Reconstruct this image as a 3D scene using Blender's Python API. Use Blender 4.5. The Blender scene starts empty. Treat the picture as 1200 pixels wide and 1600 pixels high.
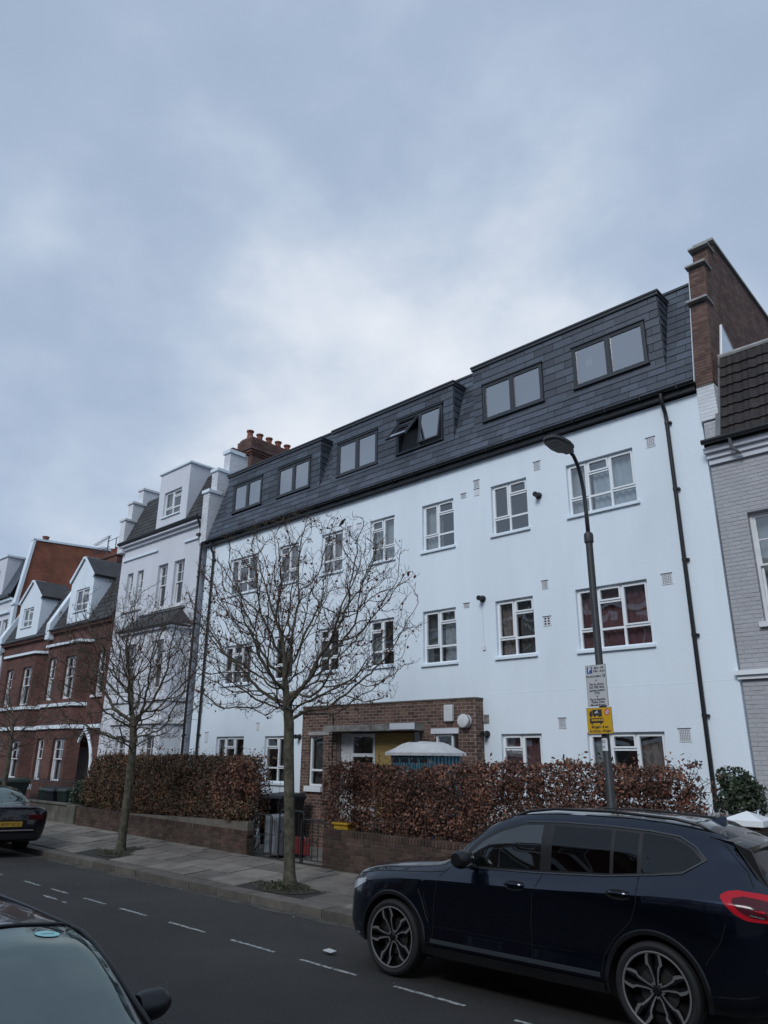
import bpy, math, random
import numpy as np
from mathutils import Vector, Matrix

random.seed(7)
rng = np.random.default_rng(7)
R = math.radians
scene = bpy.context.scene
COL = scene.collection

# ---------------------------------------------------------------- camera
cam_d = bpy.data.cameras.new('camera')
cam_d.sensor_fit = 'AUTO'
cam_d.sensor_width = 36.0
cam_d.lens = 25.388
cam_d.clip_start = 0.05
cam_d.clip_end = 3000
cam = bpy.data.objects.new('camera', cam_d)
COL.objects.link(cam)
cam.matrix_world = Matrix(((0.73599748, 0.21093654, 0.64328337, 0.0),
                           (0.67691908, -0.24248941, -0.69496723, 0.0),
                           (0.00939542, 0.94694491, -0.32125856, 2.22),
                           (0, 0, 0, 1)))
scene.camera = cam
scene.render.resolution_x = 768
scene.render.resolution_y = 1024
scene.view_settings.view_transform = 'Standard'
scene.view_settings.look = 'None'
scene.view_settings.gamma = 1.0
scene.view_settings.use_curve_mapping = False
scene.view_settings.exposure = 0.15
scene.render.engine = 'CYCLES'

# ---------------------------------------------------------------- sky
SUN_DIR = Vector((-0.20, 0.78, -0.62)).normalized()   # the way the light travels
world = bpy.data.worlds.new('World')
scene.world = world
world.use_nodes = True
nt = world.node_tree
nt.nodes.clear()

def wn(t, **k):
    n = nt.nodes.new(t)
    for a, b in k.items():
        setattr(n, a, b)
    return n
L = nt.links.new
tc = wn('ShaderNodeTexCoord')
sky = wn('ShaderNodeTexSky', sky_type='NISHITA', sun_disc=False,
         sun_elevation=math.asin(-SUN_DIR.z), sun_rotation=math.atan2(-SUN_DIR.x, -SUN_DIR.y))
mp = wn('ShaderNodeMapping')
mp.inputs['Scale'].default_value = (1.0, 1.0, 1.5)
mp.inputs['Location'].default_value = (3.1, 1.7, 0.4)
L(tc.outputs['Generated'], mp.inputs['Vector'])
n1 = wn('ShaderNodeTexNoise'); n1.inputs['Scale'].default_value = 1.5; n1.inputs['Detail'].default_value = 5.5
n1.inputs['Roughness'].default_value = 0.5; n1.inputs['Distortion'].default_value = 0.1
n2 = wn('ShaderNodeTexNoise'); n2.inputs['Scale'].default_value = 4.6; n2.inputs['Detail'].default_value = 8
n2.inputs['Roughness'].default_value = 0.55
L(mp.outputs[0], n1.inputs['Vector']); L(mp.outputs[0], n2.inputs['Vector'])
sep = wn('ShaderNodeSeparateXYZ'); L(tc.outputs['Generated'], sep.inputs[0])
def wmath(op, a, b=None, clamp=False):
    n = wn('ShaderNodeMath', operation=op, use_clamp=clamp)
    for i, v in enumerate((a, b)):
        if v is None: continue
        if isinstance(v, (int, float)): n.inputs[i].default_value = v
        else: L(v, n.inputs[i])
    return n.outputs[0]
# thin cloud towards the hidden sun: a broad bright side of the sky low over the roofs
dot = wn('ShaderNodeVectorMath', operation='DOT_PRODUCT')
L(tc.outputs['Generated'], dot.inputs[0])
dot.inputs[1].default_value = Vector((-0.60, 0.64, 0.47)).normalized()
glow = wmath('POWER', wmath('MAXIMUM', dot.outputs['Value'], 0.0), 14.0)
cl = wmath('ADD', wmath('MULTIPLY', n1.outputs['Fac'], 0.62), wmath('MULTIPLY', n2.outputs['Fac'], 0.34))
cl = wmath('ADD', cl, wmath('MULTIPLY', glow, 0.14))
cl = wmath('SUBTRACT', cl, wmath('MULTIPLY', sep.outputs['Z'], 0.10))
ramp = wn('ShaderNodeValToRGB')
ramp.color_ramp.interpolation = 'B_SPLINE'
els = ramp.color_ramp.elements
els[0].position = 0.34; els[0].color = (0.34, 0.43, 0.565, 1)
els[1].position = 0.76; els[1].color = (0.88, 0.905, 0.94, 1)
e = els.new(0.46); e.color = (0.37, 0.462, 0.608, 1)
e = els.new(0.54); e.color = (0.46, 0.55, 0.685, 1)
e = els.new(0.62); e.color = (0.62, 0.685, 0.785, 1)
L(cl, ramp.inputs['Fac'])
scl = wn('ShaderNodeVectorMath', operation='SCALE'); scl.inputs['Scale'].default_value = 0.08
L(sky.outputs[0], scl.inputs[0])
mix = wn('ShaderNodeMixRGB'); mix.inputs['Fac'].default_value = 0.92
L(scl.outputs[0], mix.inputs['Color1']); L(ramp.outputs['Color'], mix.inputs['Color2'])
bg = wn('ShaderNodeBackground'); bg.inputs['Strength'].default_value = 1.0
L(mix.outputs[0], bg.inputs['Color'])
wo = wn('ShaderNodeOutputWorld'); L(bg.outputs[0], wo.inputs['Surface'])

sun_d = bpy.data.lights.new('sun', 'SUN')
sun_d.energy = 1.5
sun_d.angle = R(22)
sun_d.color = (0.96, 0.985, 1.0)
sun = bpy.data.objects.new('sun', sun_d)
COL.objects.link(sun)
sun.rotation_euler = SUN_DIR.to_track_quat('-Z', 'Y').to_euler()
sun.location = (0, -20, 40)

# ---------------------------------------------------------------- materials
def mat(name, base, rough=0.8, metal=0.0, spec=0.5, coat=0.0, trans=0.0):
    m = bpy.data.materials.new(name)
    m.use_nodes = True
    b = m.node_tree.nodes['Principled BSDF']
    b.inputs['Base Color'].default_value = (*base, 1)
    b.inputs['Roughness'].default_value = rough
    b.inputs['Metallic'].default_value = metal
    b.inputs['Specular IOR Level'].default_value = spec
    b.inputs['Coat Weight'].default_value = coat
    if coat: b.inputs['Coat Roughness'].default_value = 0.03
    return m

def grunge(m, amount=0.25, scale=3.0, detail=6, bump=0.0, bscale=60.0, tint=None, rnd=0.0, stretch=(1, 1, 1), lo=0.35, hi=0.7,
           hue=0.0, dist=0.02, speck=0.0):
    """noise wear on the base colour, random tone per piece and fine relief"""
    t = m.node_tree; n = t.nodes; lk = t.links.new
    b = n['Principled BSDF']
    base = tuple(b.inputs['Base Color'].default_value)
    geo = n.new('ShaderNodeNewGeometry')
    mpp = n.new('ShaderNodeMapping'); mpp.inputs['Scale'].default_value = stretch
    lk(geo.outputs['Position'], mpp.inputs['Vector'])
    no = n.new('ShaderNodeTexNoise'); no.inputs['Scale'].default_value = scale; no.inputs['Detail'].default_value = detail
    no.inputs['Roughness'].default_value = 0.62
    lk(mpp.outputs[0], no.inputs['Vector'])
    cr = n.new('ShaderNodeValToRGB')
    dark = tint if tint else tuple(c * (1 - amount) for c in base[:3])
    cr.color_ramp.elements[0].position = lo; cr.color_ramp.elements[0].color = (*dark[:3], 1)
    cr.color_ramp.elements[1].position = hi; cr.color_ramp.elements[1].color = base
    lk(no.outputs['Fac'], cr.inputs['Fac'])
    out = cr.outputs['Color']
    if rnd or hue:
        oi = n.new('ShaderNodeObjectInfo')
        ad = n.new('ShaderNodeMath'); ad.operation = 'ADD'
        lk(oi.outputs['Random'], ad.inputs[0]); lk(geo.outputs['Random Per Island'], ad.inputs[1])
        fr = n.new('ShaderNodeMath'); fr.operation = 'FRACT'; lk(ad.outputs[0], fr.inputs[0])
        hs = n.new('ShaderNodeHueSaturation')
        mr = n.new('ShaderNodeMapRange'); mr.inputs['To Min'].default_value = 1 - rnd; mr.inputs['To Max'].default_value = 1 + rnd
        lk(fr.outputs[0], mr.inputs['Value']); lk(mr.outputs[0], hs.inputs['Value'])
        if hue:
            m2 = n.new('ShaderNodeMath'); m2.operation = 'MULTIPLY'; m2.inputs[1].default_value = 7.31
            f2 = n.new('ShaderNodeMath'); f2.operation = 'FRACT'
            lk(fr.outputs[0], m2.inputs[0]); lk(m2.outputs[0], f2.inputs[0])
            m3 = n.new('ShaderNodeMapRange'); m3.inputs['To Min'].default_value = 0.5 - hue; m3.inputs['To Max'].default_value = 0.5 + hue
            lk(f2.outputs[0], m3.inputs['Value']); lk(m3.outputs[0], hs.inputs['Hue'])
        lk(out, hs.inputs['Color']); out = hs.outputs['Color']
    if speck:
        ns = n.new('ShaderNodeTexNoise'); ns.inputs['Scale'].default_value = 38; ns.inputs['Detail'].default_value = 5
        lk(geo.outputs['Position'], ns.inputs['Vector'])
        ms = n.new('ShaderNodeMapRange'); ms.inputs['From Min'].default_value = .35; ms.inputs['From Max'].default_value = .65
        ms.inputs['To Min'].default_value = 1 - speck; ms.inputs['To Max'].default_value = 1 + speck
        lk(ns.outputs['Fac'], ms.inputs['Value'])
        sc_ = n.new('ShaderNodeVectorMath'); sc_.operation = 'SCALE'; lk(out, sc_.inputs[0]); lk(ms.outputs[0], sc_.inputs['Scale']); out = sc_.outputs[0]
    lk(out, b.inputs['Base Color'])
    if bump:
        nb = n.new('ShaderNodeTexNoise'); nb.inputs['Scale'].default_value = bscale; nb.inputs['Detail'].default_value = 4
        lk(geo.outputs['Position'], nb.inputs['Vector'])
        bp = n.new('ShaderNodeBump'); bp.inputs['Strength'].default_value = bump; bp.inputs['Distance'].default_value = dist
        lk(nb.outputs['Fac'], bp.inputs['Height']); lk(bp.outputs[0], b.inputs['Normal'])
    return m

def brick_tex_mat(name, c1, c2, mortar, rough=0.9, bump=0.4):
    """brickwork too far away to tell its bricks apart"""
    m = mat(name, c1, rough)
    t = m.node_tree; n = t.nodes; lk = t.links.new; b = n['Principled BSDF']
    geo = n.new('ShaderNodeNewGeometry')
    sp = n.new('ShaderNodeSeparateXYZ'); lk(geo.outputs['Position'], sp.inputs[0])
    ad = n.new('ShaderNodeMath'); ad.operation = 'ADD'; lk(sp.outputs['X'], ad.inputs[0]); lk(sp.outputs['Y'], ad.inputs[1])
    cb = n.new('ShaderNodeCombineXYZ'); lk(ad.outputs[0], cb.inputs['X']); lk(sp.outputs['Z'], cb.inputs['Y'])
    br = n.new('ShaderNodeTexBrick')
    br.inputs['Scale'].default_value = 1.0; br.inputs['Brick Width'].default_value = 0.225; br.inputs['Row Height'].default_value = 0.075
    br.inputs['Mortar Size'].default_value = 0.008; br.inputs['Mortar Smooth'].default_value = 0.3; br.inputs['Bias'].default_value = 0.0
    br.inputs['Color1'].default_value = (*c1, 1); br.inputs['Color2'].default_value = (*c2, 1); br.inputs['Mortar'].default_value = (*mortar, 1)
    lk(cb.outputs[0], br.inputs['Vector'])
    no = n.new('ShaderNodeTexNoise'); no.inputs['Scale'].default_value = 0.9; no.inputs['Detail'].default_value = 7
    lk(geo.outputs['Position'], no.inputs['Vector'])
    mr = n.new('ShaderNodeMapRange'); mr.inputs['From Min'].default_value = 0.3; mr.inputs['From Max'].default_value = 0.7
    mr.inputs['To Min'].default_value = 0.6; mr.inputs['To Max'].default_value = 1.15
    lk(no.outputs['Fac'], mr.inputs['Value'])
    mx = n.new('ShaderNodeVectorMath'); mx.operation = 'SCALE'; lk(br.outputs['Color'], mx.inputs[0]); lk(mr.outputs[0], mx.inputs['Scale'])
    lk(mx.outputs[0], b.inputs['Base Color'])
    bp = n.new('ShaderNodeBump'); bp.inputs['Strength'].default_value = bump; bp.inputs['Distance'].default_value = 0.01; bp.invert = True
    lk(br.outputs['Fac'], bp.inputs['Height']); lk(bp.outputs[0], b.inputs['Normal'])
    return m

def glass_mat(name, tint, refl=1.0, rough=0.01, wav=0.0, f0=0.08):
    """pane: tinted see-through with a mirror-like skin"""
    m = bpy.data.materials.new(name); m.use_nodes = True
    t = m.node_tree; n = t.nodes; n.clear(); lk = t.links.new
    out = n.new('ShaderNodeOutputMaterial')
    tr = n.new('ShaderNodeBsdfTransparent'); tr.inputs['Color'].default_value = (*tint, 1)
    gl = n.new('ShaderNodeBsdfGlossy'); gl.inputs['Roughness'].default_value = rough
    gl.inputs['Color'].default_value = (refl, refl, refl, 1) if name != 'green_tint_windscreen' else (0.90, 1.0, 0.95, 1)
    # Schlick reflectance, the same from both faces of the pane
    gi = n.new('ShaderNodeNewGeometry'); dp_ = n.new('ShaderNodeVectorMath'); dp_.operation = 'DOT_PRODUCT'
    lk(gi.outputs['Normal'], dp_.inputs[0]); lk(gi.outputs['Incoming'], dp_.inputs[1])
    def mm(op, a, b=None):
        q = n.new('ShaderNodeMath'); q.operation = op
        for i_, v_ in enumerate((a, b)):
            if v_ is None: continue
            if isinstance(v_, (int, float)): q.inputs[i_].default_value = v_
            else: lk(v_, q.inputs[i_])
        return q.outputs[0]
    sch = mm('ADD', mm('MULTIPLY', mm('POWER', mm('SUBTRACT', 1.0, mm('ABSOLUTE', dp_.outputs['Value'])), 5.0), 1 - f0), f0)
    mx = n.new('ShaderNodeMixShader')
    lk(sch, mx.inputs['Fac']); lk(tr.outputs[0], mx.inputs[1]); lk(gl.outputs[0], mx.inputs[2])
    lk(mx.outputs[0], out.inputs['Surface'])
    if wav:
        no = n.new('ShaderNodeTexNoise'); no.inputs['Scale'].default_value = 1.6; no.inputs['Detail'].default_value = 1
        geo = n.new('ShaderNodeNewGeometry'); lk(geo.outputs['Position'], no.inputs['Vector'])
        bp = n.new('ShaderNodeBump'); bp.inputs['Strength'].default_value = wav; bp.inputs['Distance'].default_value = 0.05
        lk(no.outputs['Fac'], bp.inputs['Height']); lk(bp.outputs[0], gl.inputs['Normal'])
    return m

M = {}
M['asphalt'] = grunge(mat('asphalt', (0.050, 0.046, 0.043), 0.82), 0.42, 0.55, 12, bump=0.9, bscale=160, lo=0.3, hi=0.65, dist=0.008, speck=.28)
M['paving'] = grunge(mat('paving_stone', (0.200, 0.180, 0.158), 0.85), 0.42, 2.2, 9, bump=0.3, bscale=60, rnd=0.26, hue=0.01, lo=0.3, hi=0.62, speck=.15)
M['pave_joint'] = grunge(mat('paving_joint', (0.04, 0.038, 0.033), 0.95), 0.3, 8)
M['kerb'] = grunge(mat('granite_kerb', (0.165, 0.150, 0.130), 0.85), 0.4, 3.5, 9, bump=0.35, bscale=90, rnd=0.2)
M['paint_line'] = grunge(mat('road_paint', (0.48, 0.48, 0.46), 0.75), 0.5, 16, 8, tint=(0.10, 0.10, 0.10), lo=0.40, hi=0.56)
M['gully'] = grunge(mat('gutter_silt', (0.105, 0.097, 0.085), 0.95), 0.5, 2.5, 10, lo=0.35, hi=0.7)
M['soil'] = grunge(mat('soil', (0.05, 0.042, 0.032), 0.98), 0.4, 5, 8, bump=0.6, bscale=40)
M['ground'] = grunge(mat('ground', (0.09, 0.09, 0.085), 0.95), 0.3, 0.5)
M['render_w'] = grunge(mat('white_render', (0.765, 0.85, 0.925), 0.75), 0.10, 0.9, 10, bump=0.14, bscale=18, lo=0.28, hi=0.6, stretch=(1, 1, 0.22))
M['render_l'] = grunge(mat('lavender_render', (0.69, 0.715, 0.775), 0.8), 0.14, 0.8, 8, bump=0.2, bscale=22, stretch=(1, 1, 0.4))
M['white_brick'] = grunge(mat('white_painted_brick', (0.72, 0.74, 0.78), 0.75), 0.15, 2.5, 6, rnd=0.05)
M['grey_brick'] = grunge(mat('grey_painted_brick', (0.43, 0.435, 0.455), 0.7), 0.12, 2.5, 6, rnd=0.035, bump=0.3, bscale=50)
M['grey_joint'] = grunge(mat('grey_painted_joint', (0.385, 0.38, 0.415), 0.8), 0.15, 3)
M['white_joint'] = grunge(mat('white_painted_joint', (0.64, 0.66, 0.70), 0.8), 0.15, 3)
M['stone'] = grunge(mat('coping_stone', (0.42, 0.42, 0.41), 0.85), 0.35, 5, 8, bump=0.2, bscale=50)
M['concrete'] = grunge(mat('old_concrete', (0.30, 0.29, 0.27), 0.9), 0.6, 5, 9, bump=0.5, bscale=30, lo=0.35, hi=0.6)
M['bricks_ext'] = grunge(mat('dark_red_brick', (0.155, 0.088, 0.068), 0.9), 0.35, 3, 7, bump=0.5, bscale=70, rnd=0.38, hue=0.018)
M['bricks_gable'] = grunge(mat('weathered_red_brick', (0.150, 0.090, 0.075), 0.9), 0.5, 2.2, 8, bump=0.5, bscale=70, rnd=0.30, hue=0.02, lo=0.3, hi=0.6)
M['bricks_wall'] = grunge(mat('garden_wall_brick', (0.095, 0.058, 0.045), 0.92), 0.5, 2.5, 8, bump=0.5, bscale=70, rnd=0.35, hue=0.02)
M['mortar'] = grunge(mat('mortar', (0.36, 0.32, 0.285), 0.95), 0.35, 6, 6)
M['mortar_d'] = grunge(mat('dark_mortar', (0.155, 0.14, 0.12), 0.95), 0.35, 6, 6)
M['brick_far'] = brick_tex_mat('red_brickwork', (0.155, 0.058, 0.045), (0.100, 0.040, 0.034), (0.11, 0.085, 0.075))
M['brick_far2'] = brick_tex_mat('orange_brickwork', (0.36, 0.115, 0.062), (0.27, 0.085, 0.05), (0.24, 0.14, 0.10))
M['brick_opp'] = brick_tex_mat('street_brickwork', (0.22, 0.12, 0.09), (0.16, 0.09, 0.07), (0.2, 0.18, 0.16))
M['bricks_chim'] = brick_tex_mat('chimney_brickwork', (0.19, 0.075, 0.05), (0.10, 0.045, 0.035), (0.12, 0.09, 0.08))
M['slate'] = grunge(mat('roof_slate', (0.060, 0.072, 0.096), 0.5), 0.22, 5, 7, bump=0.35, bscale=40, rnd=0.34, lo=0.3, hi=0.6)
M['slate_under'] = mat('slate_underlay', (0.018, 0.021, 0.028), 0.8)
M['slate_old'] = grunge(mat('old_slate', (0.058, 0.058, 0.062), 0.7), 0.45, 3, 9, bump=0.4, bscale=30, rnd=0.2)
M['tile_old'] = grunge(mat('brown_roof_tile', (0.036, 0.030, 0.029), 0.8), 0.5, 7, 9, bump=0.6, bscale=35, rnd=0.22)
M['black_plastic'] = mat('black_plastic', (0.012, 0.013, 0.015), 0.38)
M['anthracite'] = mat('anthracite_frame', (0.035, 0.041, 0.050), 0.4)
M['black_metal'] = grunge(mat('black_metal', (0.022, 0.023, 0.025), 0.45), 0.3, 10)
M['lamp_metal'] = grunge(mat('lamp_column_paint', (0.040, 0.043, 0.050), 0.5), 0.3, 6, bump=0.1)
M['lead'] = grunge(mat('lead', (0.16, 0.165, 0.18), 0.55), 0.3, 6)
M['upvc'] = mat('white_upvc', (0.80, 0.83, 0.86), 0.35)
M['wood_w'] = grunge(mat('white_gloss_wood', (0.76, 0.77, 0.79), 0.45), 0.15, 5)
M['vent_w'] = mat('white_vent', (0.66, 0.69, 0.73), 0.6)
M['dark_hole'] = mat('vent_void', (0.03, 0.03, 0.035), 0.9)
M['glass'] = glass_mat('window_glass', (0.70, 0.74, 0.74), 0.95, 0.01, 0.15, f0=.22)
M['glass_dark'] = glass_mat('dormer_glass', (0.55, 0.60, 0.64), 1.0, 0.01, 0.05, f0=.42)
M['room'] = grunge(mat('room_wall', (0.22, 0.21, 0.20), 0.95), 0.3, 2)
M['net'] = grunge(mat('net_curtain', (0.52, 0.54, 0.56), 0.95), 0.25, 3)
M['net_b'] = grunge(mat('blue_grey_curtain', (0.58, 0.65, 0.72), 0.95), 0.2, 3)
M['cur_red'] = grunge(mat('maroon_curtain', (0.27, 0.13, 0.15), 0.95), 0.35, 4)
M['cur_brown'] = grunge(mat('brown_curtain', (0.36, 0.27, 0.24), 0.95), 0.35, 3)
M['cur_dark'] = grunge(mat('dark_curtain', (0.15, 0.15, 0.15), 0.95), 0.35, 3)
M['blind'] = grunge(mat('pale_blind', (0.42, 0.45, 0.47), 0.9), 0.2, 3)
M['bark'] = grunge(mat('bark', (0.125, 0.108, 0.082), 0.95), 0.45, 9, 8, bump=0.8, bscale=45, lo=0.35, hi=0.65, tint=(0.035, 0.038, 0.022))
M['twig'] = grunge(mat('twig_bark', (0.085, 0.062, 0.048), 0.95), 0.4, 6)
M['berry'] = mat('dry_fruit', (0.10, 0.035, 0.028), 0.9)
def leaf_mat(name, cols, rough=0.75):
    m = mat(name, cols[0], rough); t = m.node_tree; n = t.nodes; lk = t.links.new
    g = n.new('ShaderNodeNewGeometry'); cr = n.new('ShaderNodeValToRGB')
    cr.color_ramp.interpolation = 'CONSTANT'
    for i, c in enumerate(cols):
        if i < 2: el = cr.color_ramp.elements[i]; el.position = i / len(cols)
        else: el = cr.color_ramp.elements.new(i / len(cols))
        el.color = (*c, 1)
    lk(g.outputs['Random Per Island'], cr.inputs['Fac'])
    no = n.new('ShaderNodeTexNoise'); no.inputs['Scale'].default_value = 2.2; no.inputs['Detail'].default_value = 3
    lk(g.outputs['Position'], no.inputs['Vector'])
    mr = n.new('ShaderNodeMapRange'); mr.inputs['From Min'].default_value = 0.3; mr.inputs['From Max'].default_value = 0.7
    mr.inputs['To Min'].default_value = 0.55; mr.inputs['To Max'].default_value = 1.35
    lk(no.outputs['Fac'], mr.inputs['Value'])
    mx = n.new('ShaderNodeVectorMath'); mx.operation = 'SCALE'; lk(cr.outputs['Color'], mx.inputs[0]); lk(mr.outputs[0], mx.inputs['Scale'])
    lk(mx.outputs[0], n['Principled BSDF'].inputs['Base Color'])
    return m
M['leaf_copper'] = leaf_mat('copper_leaf', [(0.16, 0.062, 0.036), (0.085, 0.042, 0.032), (0.20, 0.085, 0.055), (0.055, 0.034, 0.026), (0.125, 0.068, 0.055), (0.26, 0.13, 0.09)])
M['leaf_brown'] = leaf_mat('brown_leaf', [(0.13, 0.070, 0.044), (0.075, 0.052, 0.032), (0.18, 0.080, 0.045), (0.055, 0.055, 0.03), (0.16, 0.10, 0.062)])
M['leaf_green'] = leaf_mat('dark_green_leaf', [(0.035, 0.055, 0.028), (0.05, 0.075, 0.04), (0.022, 0.038, 0.022), (0.07, 0.085, 0.06)], 0.45)
M['leaf_weed'] = leaf_mat('weed_leaf', [(0.05, 0.07, 0.03), (0.035, 0.045, 0.022), (0.07, 0.06, 0.035)])
M['grass'] = M['leaf_weed']
M['yellow'] = grunge(mat('yellow_plastic', (0.55, 0.33, 0.02), 0.6), 0.25, 6)
M['ply'] = grunge(mat('plywood_board', (0.52, 0.36, 0.13), 0.75), 0.3, 3, stretch=(1, 1, 6))
M['red_plastic'] = grunge(mat('red_plastic', (0.22, 0.03, 0.03), 0.5), 0.3, 6)
M['white_plastic'] = grunge(mat('white_plastic', (0.72, 0.73, 0.73), 0.5), 0.2, 5)
M['blue_plastic'] = grunge(mat('blue_plastic', (0.07, 0.21, 0.29), 0.5), 0.25, 5)
M['bin_green'] = grunge(mat('dark_green_bin', (0.018, 0.035, 0.027), 0.5), 0.3, 5)
M['bin_black'] = grunge(mat('black_bin', (0.014, 0.017, 0.024), 0.5), 0.3, 5)
M['appliance'] = grunge(mat('grey_appliance', (0.20, 0.22, 0.25), 0.4), 0.3, 4)
M['terracotta'] = grunge(mat('terracotta', (0.25, 0.085, 0.055), 0.8), 0.35, 5)
M['sign_grey'] = mat('sign_face', (0.52, 0.53, 0.54), 0.5)
M['sign_edge'] = mat('sign_back', (0.16, 0.17, 0.18), 0.5)
M['sign_yellow'] = mat('sign_yellow', (0.62, 0.36, 0.01), 0.5)
M['ink'] = mat('sign_ink', (0.03, 0.03, 0.035), 0.6)
M['ink_white'] = mat('white_ink', (0.8, 0.8, 0.8), 0.6)
M['ink_blue'] = mat('blue_ink', (0.02, 0.08, 0.28), 0.6)
M['ink_red'] = mat('red_ink', (0.6, 0.12, 0.10), 0.6)
M['sticker'] = mat('cyan_sticker', (0.45, 0.85, 0.80), 0.5)
def car_paint(name, c, rough=0.25):
    m = mat(name, c, rough, metal=0.0, spec=0.15, coat=1.0)
    return m
M['navy'] = mat('navy_car_paint', (0.011, 0.017, 0.033), .26, metal=0.85, spec=0.3, coat=1.0)
M['black_paint'] = car_paint('black_car_paint', (0.008, 0.008, 0.013))
M['grey_paint'] = car_paint('charcoal_car_paint', (0.035, 0.036, 0.042), 0.3)
M['car_glass'] = glass_mat('tinted_car_glass', (0.05, 0.055, 0.06), 1.0, 0.01, f0=.05)
M['car_glass_f'] = glass_mat('clear_car_glass', (0.35, 0.42, 0.40), 1.0, 0.01, f0=.12)
M['windscreen'] = glass_mat('green_tint_windscreen', (0.42, 0.58, 0.57), 1.0, 0.012, f0=.17)
M['trim'] = mat('black_trim', (0.010, 0.010, 0.011), 0.35)
M['rubber'] = grunge(mat('tyre_rubber', (0.020, 0.020, 0.021), 0.75), 0.25, 20)
M['well'] = mat('wheel_arch_liner', (0.006, 0.006, 0.007), 0.95)
M['rim_dark'] = mat('dark_alloy', (0.014, 0.014, 0.016), 0.35, metal=0.4)
M['rim_silver'] = mat('machined_alloy', (0.21, 0.205, 0.20), 0.5, metal=0.35)
M['disc'] = mat('brake_disc', (0.10, 0.10, 0.10), 0.4, metal=0.8)
M['chrome'] = mat('chrome', (0.6, 0.6, 0.62), 0.12, metal=1.0)
M['tail_red'] = mat('tail_lamp_red', (0.50, 0.008, 0.02), 0.2, coat=0.25, spec=.3)
M['tail_dark'] = mat('tail_lamp_dark', (0.07, 0.006, 0.010), 0.15, coat=0.4, spec=.3)
M['lamp_clear'] = mat('headlamp_lens', (0.45, 0.48, 0.52), 0.1, coat=1.0)
M['plate_yellow'] = mat('yellow_plate', (0.62, 0.36, 0.03), 0.45)
M['seat'] = mat('car_seat_cloth', (0.03, 0.03, 0.032), 0.9)
M['tele'] = mat('aerial_metal', (0.10, 0.10, 0.11), 0.5, metal=0.5)
M['moss'] = grunge(mat('mossy_stone', (0.16, 0.155, 0.13), 0.95), 0.55, 3, 9, bump=0.5, bscale=30)
M['door_red'] = grunge(mat('dark_red_paint', (0.11, 0.035, 0.028), 0.6), 0.2, 4)
M['leaf_litter'] = leaf_mat('leaf_litter', [(0.09, 0.07, 0.05), (0.13, 0.11, 0.09), (0.05, 0.04, 0.03), (0.2, 0.19, 0.18)])
M['bird'] = mat('dark_feathers', (0.03, 0.04, 0.05), 0.8)

# ---------------------------------------------------------------- object helpers
ORG = {}
def thing(name, label, cat, loc=(0, 0, 0), group=None, rot=None, local=False):
    o = bpy.data.objects.new(name, None); COL.objects.link(o)
    o.empty_display_size = 0.2
    o.location = loc
    if rot: o.rotation_euler = rot
    ORG[o.name] = Vector((0, 0, 0)) if local else Vector(loc)
    o['label'] = label; o['category'] = cat
    if group: o['group'] = group
    return o

def tag(o, label=None, cat=None, group=None, kind=None):
    if label: o['label'] = label
    if cat: o['category'] = cat
    if group: o['group'] = group
    if kind: o['kind'] = kind
    return o

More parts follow.
